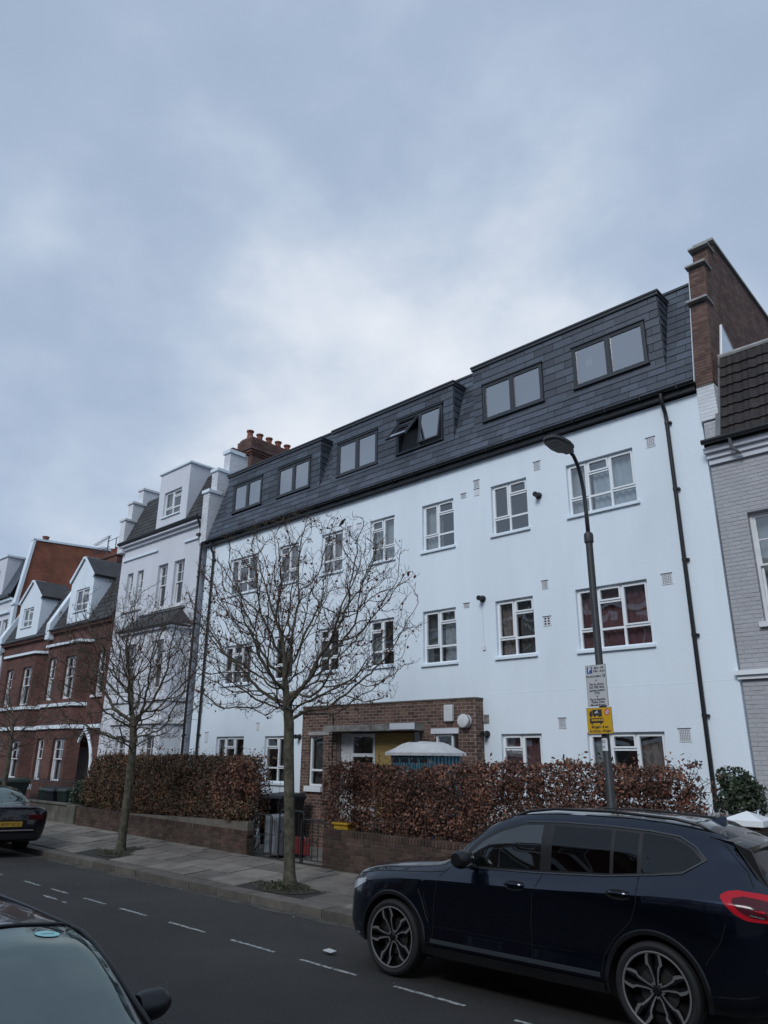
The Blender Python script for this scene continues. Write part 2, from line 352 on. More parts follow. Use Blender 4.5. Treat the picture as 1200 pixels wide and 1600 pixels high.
class MB:
    def __init__(s): s.v = []; s.f = []; s.mi = []; s.warp = None; s.smooth = False
    def add(s, vs, fs, mi=0):
        b = len(s.v)
        s.v.extend(tuple(p) for p in vs)
        s.f.extend(tuple(b + i for i in f) for f in fs)
        s.mi.extend([mi] * len(fs))
        return s
    def box(s, x0, x1, y0, y1, z0, z1, mi=0, faces='xXyYzZ'):
        v = [(x0, y0, z0), (x1, y0, z0), (x1, y1, z0), (x0, y1, z0), (x0, y0, z1), (x1, y0, z1), (x1, y1, z1), (x0, y1, z1)]
        F = {'z': (0, 3, 2, 1), 'Z': (4, 5, 6, 7), 'y': (0, 1, 5, 4), 'X': (1, 2, 6, 5), 'Y': (2, 3, 7, 6), 'x': (3, 0, 4, 7)}
        return s.add(v, [F[c] for c in faces], mi)
    def fbox(s, F, a0, a1, z0, z1, d0, d1, mi=0):
        """box in a wall frame: a along the wall, z up, d outward"""
        v = [F.p(a, z, d) for d in (d1, d0) for (a, z) in ((a0, z0), (a1, z0), (a1, z1), (a0, z1))]
        return s.add(v, [(0, 1, 2, 3), (5, 4, 7, 6), (0, 4, 5, 1), (1, 5, 6, 2), (2, 6, 7, 3), (3, 7, 4, 0)], mi)
    def quad(s, a, b, c, d, mi=0): return s.add([a, b, c, d], [(0, 1, 2, 3)], mi)
    def prism(s, pts, vec, mi=0):
        """polygon (list of 3d points) extruded by vec"""
        n = len(pts); v = [Vector(p) for p in pts] + [Vector(p) + Vector(vec) for p in pts]
        fs = [tuple(range(n))[::-1], tuple(range(n, 2 * n))] + [(i, (i + 1) % n, n + (i + 1) % n, n + i) for i in range(n)]
        return s.add(v, fs, mi)
    def tube(s, path, rad, n=8, cap=True, mi=0):
        path = [Vector(p) for p in path]
        if not isinstance(rad, (list, tuple)): rad = [rad] * len(path)
        b = len(s.v); up = None
        for i, p in enumerate(path):
            t = (path[min(i + 1, len(path) - 1)] - path[max(i - 1, 0)])
            if t.length < 1e-9: t = Vector((0, 0, 1))
            t.normalize()
            if up is None:
                up = Vector((0, 0, 1)) if abs(t.z) < 0.9 else Vector((1, 0, 0))
            x = t.cross(up)
            if x.length < 1e-6: x = t.cross(Vector((0, 1, 0.3)))
            x.normalize(); y = x.cross(t).normalized(); up = y
            for k in range(n):
                a = 2 * math.pi * k / n
                s.v.append(tuple(p + (x * math.cos(a) + y * math.sin(a)) * rad[i]))
        for i in range(len(path) - 1):
            for k in range(n):
                k2 = (k + 1) % n
                s.f.append((b + i * n + k, b + i * n + k2, b + (i + 1) * n + k2, b + (i + 1) * n + k)); s.mi.append(mi)
        if cap:
            s.f.append(tuple(b + k for k in range(n))[::-1]); s.mi.append(mi)
            e = b + (len(path) - 1) * n
            s.f.append(tuple(e + k for k in range(n))); s.mi.append(mi)
        return s
    def lathe(s, prof, c=(0, 0, 0), axis='z', n=24, mi=0, close=False):
        """profile [(r, h)] turned round an axis through c"""
        b = len(s.v); c = Vector(c)
        for (r, h) in prof:
            for k in range(n):
                a = 2 * math.pi * k / n; u, w = r * math.cos(a), r * math.sin(a)
                p = {'z': (u, w, h), 'y': (u, h, w), 'x': (h, u, w)}[axis]
                s.v.append(tuple(c + Vector(p)))
        for i in range(len(prof) - 1):
            for k in range(n):
                k2 = (k + 1) % n
                s.f.append((b + i * n + k, b + i * n + k2, b + (i + 1) * n + k2, b + (i + 1) * n + k)); s.mi.append(mi)
        return s
    def build(s, name, mats, parent=None, smooth=None, label=None, kind=None, recenter=True):
        if not isinstance(mats, (list, tuple)): mats = [mats]
        me = bpy.data.meshes.new(name)
        vs = s.v
        if s.warp: vs = [s.warp(p) for p in vs]
        po = ORG[parent.name] if parent else Vector((0, 0, 0))
        a = np.array(vs, dtype=float)
        c = Vector(((a.min(0) + a.max(0)) / 2).tolist()) if recenter else Vector((0, 0, 0))
        a = a - np.array(c)
        me.from_pydata([tuple(p) for p in a.tolist()], [], s.f)
        for m in mats: me.materials.append(M[m] if isinstance(m, str) else m)
        if len(mats) > 1: me.polygons.foreach_set('material_index', s.mi)
        sm = s.smooth if smooth is None else smooth
        if sm:
            me.shade_smooth()
            if isinstance(sm, (int, float)) and not isinstance(sm, bool):
                me.set_sharp_from_angle(angle=R(sm))
        me.update()
        o = bpy.data.objects.new(name, me); COL.objects.link(o)
        if parent: o.parent = parent
        o.location = c - po
        ORG[o.name] = c.copy()
        if label: o['label'] = label
        if kind: o['kind'] = kind
        return o

def structure(mb, name, mats, **k):
    o = mb.build(name, mats, None, **k); o['kind'] = 'structure'; return o

class Frame:
    """a vertical wall plane: origin, direction along it (to the right seen from outside), outward normal"""
    def __init__(s, o, u, warp=None):
        s.o = Vector(o); s.u = Vector(u).normalized(); s.n = s.u.cross(Vector((0, 0, 1))).normalized(); s.w = warp
    def p(s, a, z, d=0):
        q = s.o + s.u * a + s.n * d + Vector((0, 0, z))
        return s.w(q) if s.w else q
def front(Y, warp=None): return Frame((0, Y, 0), (1, 0, 0), warp)

def wall(mb, F, a0, a1, z0, z1, ops=(), depth=0.1, mi=0, top=None):
    """wall face with openings (a0,a1,z0,z1) and their reveals"""
    A = sorted({a0, a1, *[o[0] for o in ops], *[o[1] for o in ops]})
    Z = sorted({z0, z1, *[o[2] for o in ops], *[o[3] for o in ops]})
    for i in range(len(A) - 1):
        for j in range(len(Z) - 1):
            ca, cz = (A[i] + A[i + 1]) / 2, (Z[j] + Z[j + 1]) / 2
            if any(o[0] < ca < o[1] and o[2] < cz < o[3] for o in ops): continue
            mb.quad(F.p(A[i], Z[j]), F.p(A[i + 1], Z[j]), F.p(A[i + 1], Z[j + 1]), F.p(A[i], Z[j + 1]), mi)
    for (b0, b1, c0, c1) in [o[:4] for o in ops]:
        mb.quad(F.p(b0, c0), F.p(b0, c0, -depth), F.p(b0, c1, -depth), F.p(b0, c1), mi)
        mb.quad(F.p(b1, c0, -depth), F.p(b1, c0), F.p(b1, c1), F.p(b1, c1, -depth), mi)
        mb.quad(F.p(b0, c1, -depth), F.p(b1, c1, -depth), F.p(b1, c1), F.p(b0, c1), mi)
        mb.quad(F.p(b0, c0), F.p(b1, c0), F.p(b1, c0, -depth), F.p(b0, c0, -depth), mi)

# unit blocks shared by all the pieces of one look
_unit = {}
def unit_block(mname, chamfer=0.0):
    k = (mname, chamfer)
    if k not in _unit:
        mb = MB(); h = 0.5; c = chamfer
        # front face (-Y) slightly smaller than the back: weathered arrises
        v = [(-h + c, -h, -h + c), (h - c, -h, -h + c), (h - c, -h, h - c), (-h + c, -h, h - c),
             (-h, -h + 0.2, -h), (h, -h + 0.2, -h), (h, -h + 0.2, h), (-h, -h + 0.2, h),
             (-h, h, -h), (h, h, -h), (h, h, h), (-h, h, h)]
        f = [(0, 1, 2, 3), (0, 4, 5, 1), (1, 5, 6, 2), (2, 6, 7, 3), (3, 7, 4, 0), (4, 8, 9, 5), (5, 9, 10, 6), (6, 10, 11, 7), (7, 11, 8, 4)]
        me = bpy.data.meshes.new('block'); me.from_pydata(v, [], f); me.materials.append(M[mname]); me.update()
        _unit[k] = (me, v, f)
    return _unit[k]

CAMP = Vector((0, 0, 2.22))
def pieces(parent, name, items, mname, limit=300, stuff_name=None, chamfer=0.04, warp=None):
    """items: (centre, (w, t, h), rotation matrix or None); the nearest ones each an object, the rest one joined part"""
    me, uv, uf = unit_block(mname, chamfer)
    if warp: items = [(warp(c), s, r) for c, s, r in items]
    items = sorted(items, key=lambda it: (Vector(it[0]) - CAMP).length)
    po = ORG[parent.name]
    for (c, s, r) in items[:limit]:
        o = bpy.data.objects.new(name, me); COL.objects.link(o)
        o.parent = parent
        o.location = Vector(c) - po
        if r is not None: o.rotation_euler = r.to_euler()
        o.scale = s
    rest = items[limit:]
    if rest:
        mb = MB()
        for (c, s, r) in rest:
            c = Vector(c); vs = []
            for p in uv:
                q = Vector((p[0] * s[0], p[1] * s[1], p[2] * s[2]))
                if r is not None: q = r @ q
                vs.append(q + c)
            mb.add(vs, uf)
        mb.build(stuff_name or (name + '_courses'), mname, parent, kind='stuff')

def brick_items(F, a0, a1, z0, z1, ops=(), d=0.006, t=0.03, jit=0.002, bw=0.215, bh=0.065, clip=None, joint=0.01, bond='english'):
    out = []; rows = int(round((z1 - z0) / (bh + joint))); rr = random.Random(int(abs(a0 * 100) + z0 * 10))
    h = (z1 - z0) / rows
    rot = Matrix((F.u, -F.n, Vector((0, 0, 1)))).transposed()
    for j in range(rows):
        zc = z0 + (j + 0.5) * h
        step = bw + joint; off = (0.5 * step if j % 2 else 0)
        spans = [(a0, a1)]
        if clip:
            s = clip(zc)
            if not s: continue
            spans = [s]
        for (s0, s1) in spans:
            # cut out openings
            segs = [(s0, s1)]
            for o in ops:
                if o[2] < zc < o[3]:
                    ns = []
                    for (p, q) in segs:
                        if o[1] <= p or o[0] >= q: ns.append((p, q)); continue
                        if o[0] > p: ns.append((p, o[0]))
                        if o[1] < q: ns.append((o[1], q))
                    segs = ns
            for (p, q) in segs:
                k = math.floor((p - a0 + off) / step)
                x = a0 - off + k * step
                while x < q:
                    b0, b1 = max(x, p), min(x + bw, q)
                    if b1 - b0 > 0.03:
                        dd = d + rr.uniform(-jit, jit)
                        out.append((F.p((b0 + b1) / 2, zc, dd - t / 2), (b1 - b0, t, h - joint * rr.uniform(0.8, 1.25)), rot))
                    x += step
    return out

def bevel(o, w=0.01, seg=2):
    m = o.modifiers.new('bevel', 'BEVEL'); m.width = w; m.segments = seg; m.limit_method = 'ANGLE'; m.angle_limit = R(35)
    return o
# ================================================================ ground, road, pavements
KY = 8.52            # far kerb line
WY = 10.88           # front face of the garden walls
def road_z(y):
    return float(np.interp(y, [0.3, 1.6, 3.2, 6.4, KY], [-0.12, -0.04, 0.0, 0.0, -0.13]))
def pave_z(x, y):
    b = float(np.interp(x, [-40, -22, -14, -10, 0], [0.30, 0.24, 0.14, 0.10, 0.08]))
    return float(np.interp(y, [KY, WY], [0.0, b]))
g = MB(); g.quad((-900, -900, -0.45), (900, -900, -0.45), (900, 900, -0.45), (-900, 900, -0.45))
structure(g, 'ground', 'ground')
g = MB(); ys = [0.3, 0.9, 1.6, 2.4, 3.2, 4.8, 6.4, 6.9, 7.4, 7.9, KY + 0.02]
for a, b in zip(ys[:-1], ys[1:]):
    for x0 in range(-160, 60, 20):
        g.quad((x0, a, road_z(a)), (x0 + 20, a, road_z(a)), (x0 + 20, b, road_z(b)), (x0, b, road_z(b)))
g.quad((-160, 0.3, -0.12), (60, 0.3, -0.12), (60, 0.3, -0.44), (-160, 0.3, -0.44))
structure(g, 'road', 'asphalt', smooth=True)
# silt and leaf dust along the gutter: an uneven sheet just above the road
g = MB(); rr = random.Random(3); pts = []
x = -60.0
while x < 2:
    pts.append((x, KY - 0.16 - rr.random() * 0.16)); x += 0.35
for (xa, wa), (xb, wb) in zip(pts[:-1], pts[1:]):
    g.quad((xa, wa, road_z(wa) + .004), (xb, wb, road_z(wb) + .004), (xb, KY - .001, road_z(KY) + .004), (xa, KY - .001, road_z(KY) + .004))
structure(g, 'gutter_silt', 'gully')
# bay line: dashes, each a painted marking
E_ = [-19.9, -19.3, -18.6, -18.0, -17.2, -16.6, -15.72, -15.25, -14.28, -13.61, -13.20, -12.58, -12.02, -11.34, -10.88, -10.16, -9.57, -8.72, -8.17, -7.34, -6.89, -6.01, -5.49, -4.63, -4.1, -3.3, -2.8, -2.0]
rr = random.Random(5)
bl = thing('bay_marking', 'broken white line along the parking bay on the asphalt', 'road marking', (-10, 6.38, 0))
for k in range(0, len(E_), 2):
    mb = MB(); n = 6; w = 0.025
    xs = np.linspace(E_[k] * 1.0374, E_[k + 1] * 1.0374, n)
    for i in range(n - 1):
        j = [rr.uniform(-.006, .006) for _ in range(4)]
        mb.quad((xs[i], 6.38 - w + j[0], .004), (xs[i + 1], 6.38 - w + j[1], .004), (xs[i + 1], 6.38 + w + j[2], .004), (xs[i], 6.38 + w + j[3], .004))
    mb.build('dash', 'paint_line', bl)
def blob(cx, cy, rx, ry, z, m, name, lab, cat, n=11):
    mb = MB(); a = [i * 2 * math.pi / n for i in range(n)]
    mb.add([(cx + math.cos(t) * rx * rr.uniform(.5, 1), cy + math.sin(t) * ry * rr.uniform(.5, 1), z) for t in a], [tuple(range(n))])
    return mb
mb = blob(-12.9, 6.02, .32, .05, .004, '', '', '', '')
mb.add(blob(-12.35, 6.0, .12, .03, .004, '', '', '', '').v, [tuple(range(11))])
tag(mb.build('paint_scar', 'paint_line'), 'pale worn paint scar on the road beside the broken white line', 'road marking')
mb = MB(); mb.prism([(-7.26, 6.83, .005), (-7.10, 6.81, .005), (-7.09, 6.90, .012), (-7.24, 6.92, .014)], (0, 0, .004))
mb.build('paper_scrap', 'white_plastic')
tag(bpy.data.objects['paper_scrap'], 'scrap of white paper on the road beside the dark blue SUV front tyre', 'litter')
# loose grit and leaf litter in the gutter
mb = MB()
for i in range(900):
    x = -2 - 28 * rng.random(); y = KY - abs(rng.normal(0, .13)) - .01; z = road_z(y) + .006
    s = .008 + .018 * rng.random(); a = rng.random() * 6.28
    d1 = Vector((math.cos(a), math.sin(a), 0)) * s; d2 = Vector((-math.sin(a), math.cos(a), .5)) * s * .6
    p = Vector((x, y, z)); mb.add([p - d1, p - d2 * .3, p + d1, p + d2], [(0, 1, 2, 3)])
tag(mb.build('leaf_litter', 'leaf_litter'), 'dry leaf litter and grit lying along the far gutter', 'leaf litter', kind='stuff')
mb = MB()
for i in range(500):
    x = -14 * rng.random() - 2; y = 3 + 5 * rng.random(); s = .004 + .008 * rng.random() ** 2; a = rng.random() * 6.28
    d1 = Vector((math.cos(a), math.sin(a), 0)) * s; d2 = Vector((-math.sin(a), math.cos(a), .3)) * s
    p = Vector((x, y, road_z(y) + .005)); mb.add([p - d1, p - d2 * .3, p + d1, p + d2], [(0, 1, 2, 3)])
tag(mb.build('road_grit', 'leaf_litter'), 'pale grit and specks scattered over the asphalt', 'grit', kind='stuff')

# far pavement: base, kerbstones, slabs
g = MB(); xs = list(np.linspace(-60, 4, 33))
for a, b in zip(xs[:-1], xs[1:]):
    g.quad((a, KY + .02, -.02), (b, KY + .02, -.02), (b, WY + .3, pave_z(b, WY) - .02), (a, WY + .3, pave_z(a, WY) - .02))
pav = structure(g, 'pavement', 'pave_joint')
ki = []; x = 3.5; rr = random.Random(11)
while x > -45:
    l = 0.9 + rr.uniform(-.08, .1)
    ki.append(((x - l / 2, KY + .15 + rr.uniform(-.006, .006), -0.095 + rr.uniform(-.006, .006)), (l - .012, .30, .20), None)); x -= l
kerb_me = None
def flat_block(mname, ch=0.02):
    mb = MB(); c = ch
    v = [(-.5 + c, -.5 + c, .5), (.5 - c, -.5 + c, .5), (.5 - c, .5 - c, .5), (-.5 + c, .5 - c, .5),
         (-.5, -.5, .5 - c * 2), (.5, -.5, .5 - c * 2), (.5, .5, .5 - c * 2), (-.5, .5, .5 - c * 2),
         (-.5, -.5, -.5), (.5, -.5, -.5), (.5, .5, -.5), (-.5, .5, -.5)]
    f = [(0, 1, 2, 3), (4, 5, 1, 0), (5, 6, 2, 1), (6, 7, 3, 2), (7, 4, 0, 3), (8, 9, 5, 4), (9, 10, 6, 5), (10, 11, 7, 6), (11, 8, 4, 7)]
    me = bpy.data.meshes.new('block'); me.from_pydata(v, [], f); me.materials.append(M[mname]); me.update()
    return me
def flat_pieces(parent, name, items, me):
    po = ORG[parent.name]
    for (c, s, r) in items:
        o = bpy.data.objects.new(name, me); COL.objects.link(o); o.parent = parent
        o.location = Vector(c) - po; o.scale = s
        if r: o.rotation_euler = r
flat_pieces(pav, 'kerbstone', ki, flat_block('kerb', .015))
si = []; rows = [(KY + .31, .62), (KY + .31 + .63, .62), (KY + .31 + 1.26, .55), (KY + .31 + 1.82, .25)]
trees_at = [(-17.04, 9.46), (-10.83, 9.34), (-24.3, 9.4)]
for (y0, d) in rows:
    x = 3.0 - rr.random() * .5
    while x > -36:
        l = rr.choice([.6, .75, .9, .9]); cx, cy = x - l / 2, y0 + d / 2; x -= l
        if any(abs(cx - tx) < .52 and abs(cy - ty) < .33 for tx, ty in trees_at): continue
        z = pave_z(cx, cy); sl = (pave_z(cx, cy + .3) - pave_z(cx, cy - .3)) / .6
        si.append(((cx, cy, z - .03 + rr.uniform(-.006, .005)), (l - .014, d - .014, .06), (math.atan(sl) + rr.uniform(-.006, .006), rr.uniform(-.006, .006), rr.uniform(-.003, .003))))
flat_pieces(pav, 'paving_slab', si, flat_block('paving', .008))
# garden ground behind the walls
g = MB(); g.quad((-60, WY + .25, .06), (4, WY + .25, .06), (4, 13.7, .10), (-60, 13.7, .10))
structure(g, 'garden_path', 'paving')
# near pavement
g = MB(); g.box(-120, 40, -2.6, 0.3, -.3, 0.0); structure(g, 'near_pavement', 'paving')
g = MB(); g.box(-120, 40, -5.0, -2.6, -.3, 0.02); structure(g, 'near_garden_path', 'paving')
# tree pits
for i, (tx, ty) in enumerate(trees_at):
    z = pave_z(tx, ty); mb = MB(); n = 14
    ring = []
    for k in range(n):
        a = 2 * math.pi * k / n; qx, qy = tx + .70 * math.cos(a), ty + .46 * math.sin(a); ring.append((qx, qy, pave_z(qx, qy) - .015))
    mb.add(ring + [(tx, ty, z + .03)], [(k, (k + 1) % n, n) for k in range(n)])
    o = mb.build('tree_pit_soil', 'soil'); o['kind'] = 'structure'

# ================================================================ garden walls
def garden_wall(name, label, x0, x1, zt0, zt1, y=WY, seed=1, limit=300):
    r2 = random.Random(seed)
    t = thing(name, label, 'wall', (x0, y, pave_z(x0, y)))
    zb0, zb1 = pave_z(x0, y), pave_z(x1, y)
    core = MB(); core.prism([(x0, y + .004, zb0 - .05), (x1, y + .004, zb1 - .05), (x1, y + .004, zt1 - .07), (x0, y + .004, zt0 - .07)], (0, .21, 0))
    core.build('mortar_core', 'mortar_d', t)
    F = front(y)
    slope = (zb1 - zb0) / (x1 - x0)
    def warp(p): return Vector((p[0], p[1], p[2] + slope * (p[0] - x0)))
    h = zt0 - zb0 - .075
    it = brick_items(F, x0, x1, zb0, zb0 + h, bw=.215, bh=.065)
    # return face at the right end and left end
    for (xe, sgn) in ((x1, 1), (x0, -1)):
        Fe = Frame((xe, y, 0), (0, sgn, 0))
        it += brick_items(Fe, *((0.0, .22) if sgn > 0 else (-.22, 0.0)), zb0, zb0 + h)
    pieces(t, 'brick', it, 'bricks_wall', limit, warp=warp)
    # brick on edge coping
    ci = []; x = x0
    while x < x1 - .04:
        ci.append(((x + .036, y + .108, zb0 + h + .052 + r2.uniform(-.003, .003)), (.065, .235, .10), None)); x += .076
    cs = [(warp(c), s, r) for c, s, r in ci]
    me = unit_block('bricks_wall', .04)[0]
    ob = []
    for c, s, r in cs:
        o = bpy.data.objects.new('coping_brick', me); COL.objects.link(o); o.parent = t
        o.location = Vector(c) - ORG[t.name]; o.scale = s
    return t
garden_wall('brick_wall', 'low brick garden wall under the right-hand copper hedge', -11.66, -5.0, .80, .76, seed=2)
garden_wall('brick_wall', 'long low brick garden wall under the left-hand copper hedge', -22.4, -14.15, .70, .88, seed=4)
# old stone wall further left with a square end pier
t = thing('stone_wall', 'mossy rendered dwarf wall beside the long low brick wall', 'wall', (-24, WY, .2))
mb = MB(); z0 = .15
mb.box(-28.6, -23.1, WY + .02, WY + .22, z0, .72); bevel(mb.build('wall_panel', 'moss', t), .02)
mb = MB(); mb.box(-23.06, -22.48, WY - .03, WY + .25, z0, .76); bevel(mb.build('pier', 'moss', t), .02)
mb = MB(); mb.box(-28.6, -23.1, WY - .02, WY + .26, .725, .78); bevel(mb.build('coping', 'moss', t), .015)
# white capped gate pier and white garden wall at the right
t = thing('gate_pier', 'garden pier under a white pyramid cap beside the dark green bush', 'pier', (-3.52, 11.0, .08))
mb = MB(); mb.box(-3.69, -3.31, 10.82, 11.2, .06, 1.40); mb.build('mortar_core', 'mortar_d', t)
it = []
for Fq, a, b in ((front(10.82), -3.69, -3.31), (Frame((-3.31, 10.82, 0), (0, 1, 0)), 0, .38), (Frame((-3.69, 10.82, 0), (0, -1, 0)), -.38, 0)):
    it += brick_items(Fq, a, b, .08, 1.40)
pieces(t, 'brick', it, 'bricks_wall')
mb = MB(); c = (-3.5, 11.01)
mb.box(c[0] - .26, c[0] + .26, c[1] - .26, c[1] + .26, 1.40, 1.475, faces='xXyYz')
mb.add([(c[0] - .26, c[1] - .26, 1.475), (c[0] + .26, c[1] - .26, 1.475), (c[0] + .26, c[1] + .26, 1.475), (c[0] - .26, c[1] + .26, 1.475), (c[0], c[1], 1.58)], [(0, 1, 4), (1, 2, 4), (2, 3, 4), (3, 0, 4)])
bevel(mb.build('cap', 'upvc', t), .008)
t = thing('garden_wall', 'low pale rendered wall with a flat coping running back beside the downpipe', 'wall', (-4.2, 12, .08))
mb = MB(); mb.box(-4.55, -4.35, 10.95, 13.5, .06, 1.36); mb.build('wall_panel', 'render_l', t)
mb = MB(); mb.box(-4.60, -4.30, 10.9, 13.5, 1.365, 1.42); bevel(mb.build('coping', 'stone', t), .01)
mb = MB(); mb.box(-4.30, -3.72, 11.06, 11.16, .06, 1.30); mb.build('wall_panel', 'render_l', t)
# ================================================================ windows
def pane(F, a0, a1, z0, z1, d, m, parent):
    mb = MB(); mb.quad(F.p(a0, z0, d), F.p(a1, z0, d), F.p(a1, z1, d), F.p(a0, z1, d))
    return mb.build('pane', m, parent)
def bar(mb, F, a0, a1, z0, z1, w, d0, d1, inner=True):
    """rectangular frame of width w"""
    mb.fbox(F, a0, a0 + w, z0, z1, d0, d1); mb.fbox(F, a1 - w, a1, z0, z1, d0, d1)
    mb.fbox(F, a0 + w, a1 - w, z1 - w, z1, d0, d1 - .0005); mb.fbox(F, a0 + w, a1 - w, z0, z0 + w, d0, d1 - .0005)
def curtain(F, a0, a1, z0, z1, d, m, parent, folds=9, amp=.02, name='curtain'):
    mb = MB(); n = max(6, int(folds * 5)); rr = random.Random(int(a0 * 97 + z0 * 31)); ph = rr.random() * 6
    for i in range(n + 1):
        u = i / n; a = a0 + (a1 - a0) * u
        dd = d + amp * math.sin(u * folds * 6.28 + ph) + amp * .5 * math.sin(u * folds * 2.7 * 6.28 + ph * 2)
        mb.v += [tuple(F.p(a, z0, dd)), tuple(F.p(a, z1, dd))]
    for i in range(n): mb.f.append((2 * i, 2 * i + 2, 2 * i + 3, 2 * i + 1)); mb.mi.append(0)
    return mb.build(name, m, parent, smooth=True)
def room_box(F, a0, a1, z0, z1, parent, depth=1.2, mg=.3):
    mb = MB(); a0 += .3 - mg; a1 -= .3 - mg
    mb.quad(F.p(a0 - .3, z0 - .3, -depth), F.p(a1 + .3, z0 - .3, -depth), F.p(a1 + .3, z1 + .2, -depth), F.p(a0 - .3, z1 + .2, -depth))
    for s in ((a0 - .3, a0 - .3), (a1 + .3, a1 + .3)):
        mb.quad(F.p(s[0], z0 - .3, -depth), F.p(s[0], z0 - .3, -.13), F.p(s[0], z1 + .2, -.13), F.p(s[0], z1 + .2, -depth))
    mb.quad(F.p(a0 - .3, z1 + .2, -depth), F.p(a1 + .3, z1 + .2, -depth), F.p(a1 + .3, z1 + .2, -.13), F.p(a0 - .3, z1 + .2, -.13))
    mb.quad(F.p(a0 - .3, z0 - .3, -depth), F.p(a1 + .3, z0 - .3, -depth), F.p(a1 + .3, z0 - .3, -.13), F.p(a0 - .3, z0 - .3, -.13))
    mb.build('room_wall', 'room', parent)

def casement(F, parent, a0, a1, z0, z1, kind, cur=None, rec=.09, fm='upvc', gm='glass', sill=True, full=True, mg=.3):
    """flat windows of the white block. kind: 'L' tall light left, small vent right; 'R' mirrored; 'T' three wide"""
    mb = MB(); w = .045; d0, d1 = -rec - .05, -rec + .012
    bar(mb, F, a0 + .001, a1 - .001, z0 + .001, z1 - .001, w, d0, d1)
    A0, A1, Z0, Z1 = a0 + w, a1 - w, z0 + w, z1 - w
    zt = Z0 + (Z1 - Z0) * .30          # transom between lower lights and the rest
    W = A1 - A0
    if kind == 'T': cols = [(A0, A0 + W * .29), (A0 + W * .29, A0 + W * .64), (A0 + W * .64, A1)]; vent = 1
    elif kind == 'L': cols = [(A0, A0 + W * .47), (A0 + W * .47, A1)]; vent = 1
    elif kind == 'R': cols = [(A0, A0 + W * .50), (A0 + W * .50, A1)]; vent = 0
    t = .022
    for c in cols[1:]: mb.fbox(F, c[0] - t, c[0] + t, Z0, Z1, d0, d1 - .002)
    for c in cols: mb.fbox(F, c[0] + (t if c != cols[0] else 0), c[1] - (t if c != cols[-1] else 0), zt - t, zt + t, d0, d1 - .004)
    zv = Z1 - (Z1 - zt) * .34
    win = None
    vc = cols[vent]
    mb.fbox(F, vc[0] + t, vc[1] - t, zv - t, zv + t, d0, d1 - .004)
    win = mb.build('window', fm, parent)
    # lights
    ms = MB(); lights = []
    for i, c in enumerate(cols):
        x0 = c[0] + (t if i else 0); x1 = c[1] - (t if i < len(cols) - 1 else 0)
        lights.append((x0, x1, Z0, zt - t, 0))
        if i == vent:
            lights.append((x0, x1, zt + t, zv - t, 0)); lights.append((x0, x1, zv + t, Z1, 1))
        else: lights.append((x0, x1, zt + t, Z1, 1 if kind != 'T' or i == 0 else 1))
    for (x0, x1, y0, y1, op) in lights:
        if op:
            s = .032; bar(ms, F, x0 + .002, x1 - .002, y0 + .002, y1 - .002, s, -rec - .03, -rec + .03)
            pane(F, x0 + s, x1 - s, y0 + s, y1 - s, -rec - .005, gm, win)
        else:
            pane(F, x0, x1, y0, y1, -rec - .02, gm, win)
        # dark glazing gasket
    ms.build('sash', fm, win)
    # trickle vent
    tv = MB(); tv.fbox(F, vc[0] + .08, vc[1] - .08, Z1 - .03, Z1 - .008, -rec + .031, -rec + .045); tv.build('trickle_vent', fm, win)
    if sill:
        sm = MB(); sm.fbox(F, a0 - .05, a1 + .05, z0 - .055, z0 - .002, -rec - .02, .055)
        sm.fbox(F, a0 + .002, a1 - .002, z0 - .0015, z0 + .028, -rec + .014, -.005)
        sm.build('sill', 'render_w' if fm == 'upvc' else fm, win)
    if cur:
        for (m, f0, f1) in cur:
            curtain(F, a0 + (a1 - a0) * f0, a0 + (a1 - a0) * f1, z0 - .05, z1 + .05, -rec - .13, m, win, folds=max(2, 7 * (a1 - a0) * (f1 - f0)))
    room_box(F, a0, a1, z0, z1, win, mg=mg)
    return win

def sash_window(F, parent, a0, a1, z0, z1, rec=.12, bars=True, cur=None, lintel=False, sill=True, lower_bars=False, gap=0):
    """box sash: upper sash in front with glazing bars, lower sash behind"""
    w = .05; mb = MB(); d0, d1 = -rec - .1, -rec + .01
    bar(mb, F, a0 + .001, a1 - .001, z0 + .001, z1 - .001, w, d0, d1)
    win = mb.build('window', 'wood_w', parent)
    zm = (z0 + z1) / 2 + .03
    up = MB(); s = .04
    bar(up, F, a0 + w, a1 - w, zm - .02, z1 - w, s, -rec - .045, -rec - .005)
    if bars:
        am = (a0 + a1) / 2; zq = (zm + z1 - w) / 2
        up.fbox(F, am - .012, am + .012, zm + .02, z1 - w - s, -rec - .04, -rec - .012)
        up.fbox(F, a0 + w + s, am - .0125, zq - .012, zq + .012, -rec - .039, -rec - .013)
        up.fbox(F, am + .0125, a1 - w - s, zq - .012, zq + .012, -rec - .039, -rec - .013)
    up.build('sash', 'wood_w', win)
    pane(F, a0 + w + s, a1 - w - s, zm + .02, z1 - w - s, -rec - .03, 'glass', win)
    lo = MB(); bar(lo, F, a0 + w, a1 - w, z0 + w + gap, zm + .02, s, -rec - .09, -rec - .05)
    lo.build('sash', 'wood_w', win)
    pane(F, a0 + w + s, a1 - w - s, z0 + w + s + gap, zm - .02, -rec - .07, 'glass', win)
    if sill:
        sm = MB(); sm.fbox(F, a0 - .07, a1 + .07, z0 - .09, z0 - .002, -rec, .08); sm.build('sill', 'wood_w', win)
    if cur:
        for (m, f0, f1, g0, g1) in cur:
            curtain(F, a0 + (a1 - a0) * f0, a0 + (a1 - a0) * f1, z0 + (z1 - z0) * g0, z0 + (z1 - z0) * g1, -rec - .2, m, win, folds=3)
    room_box(F, a0, a1, z0, z1, win)
    return win
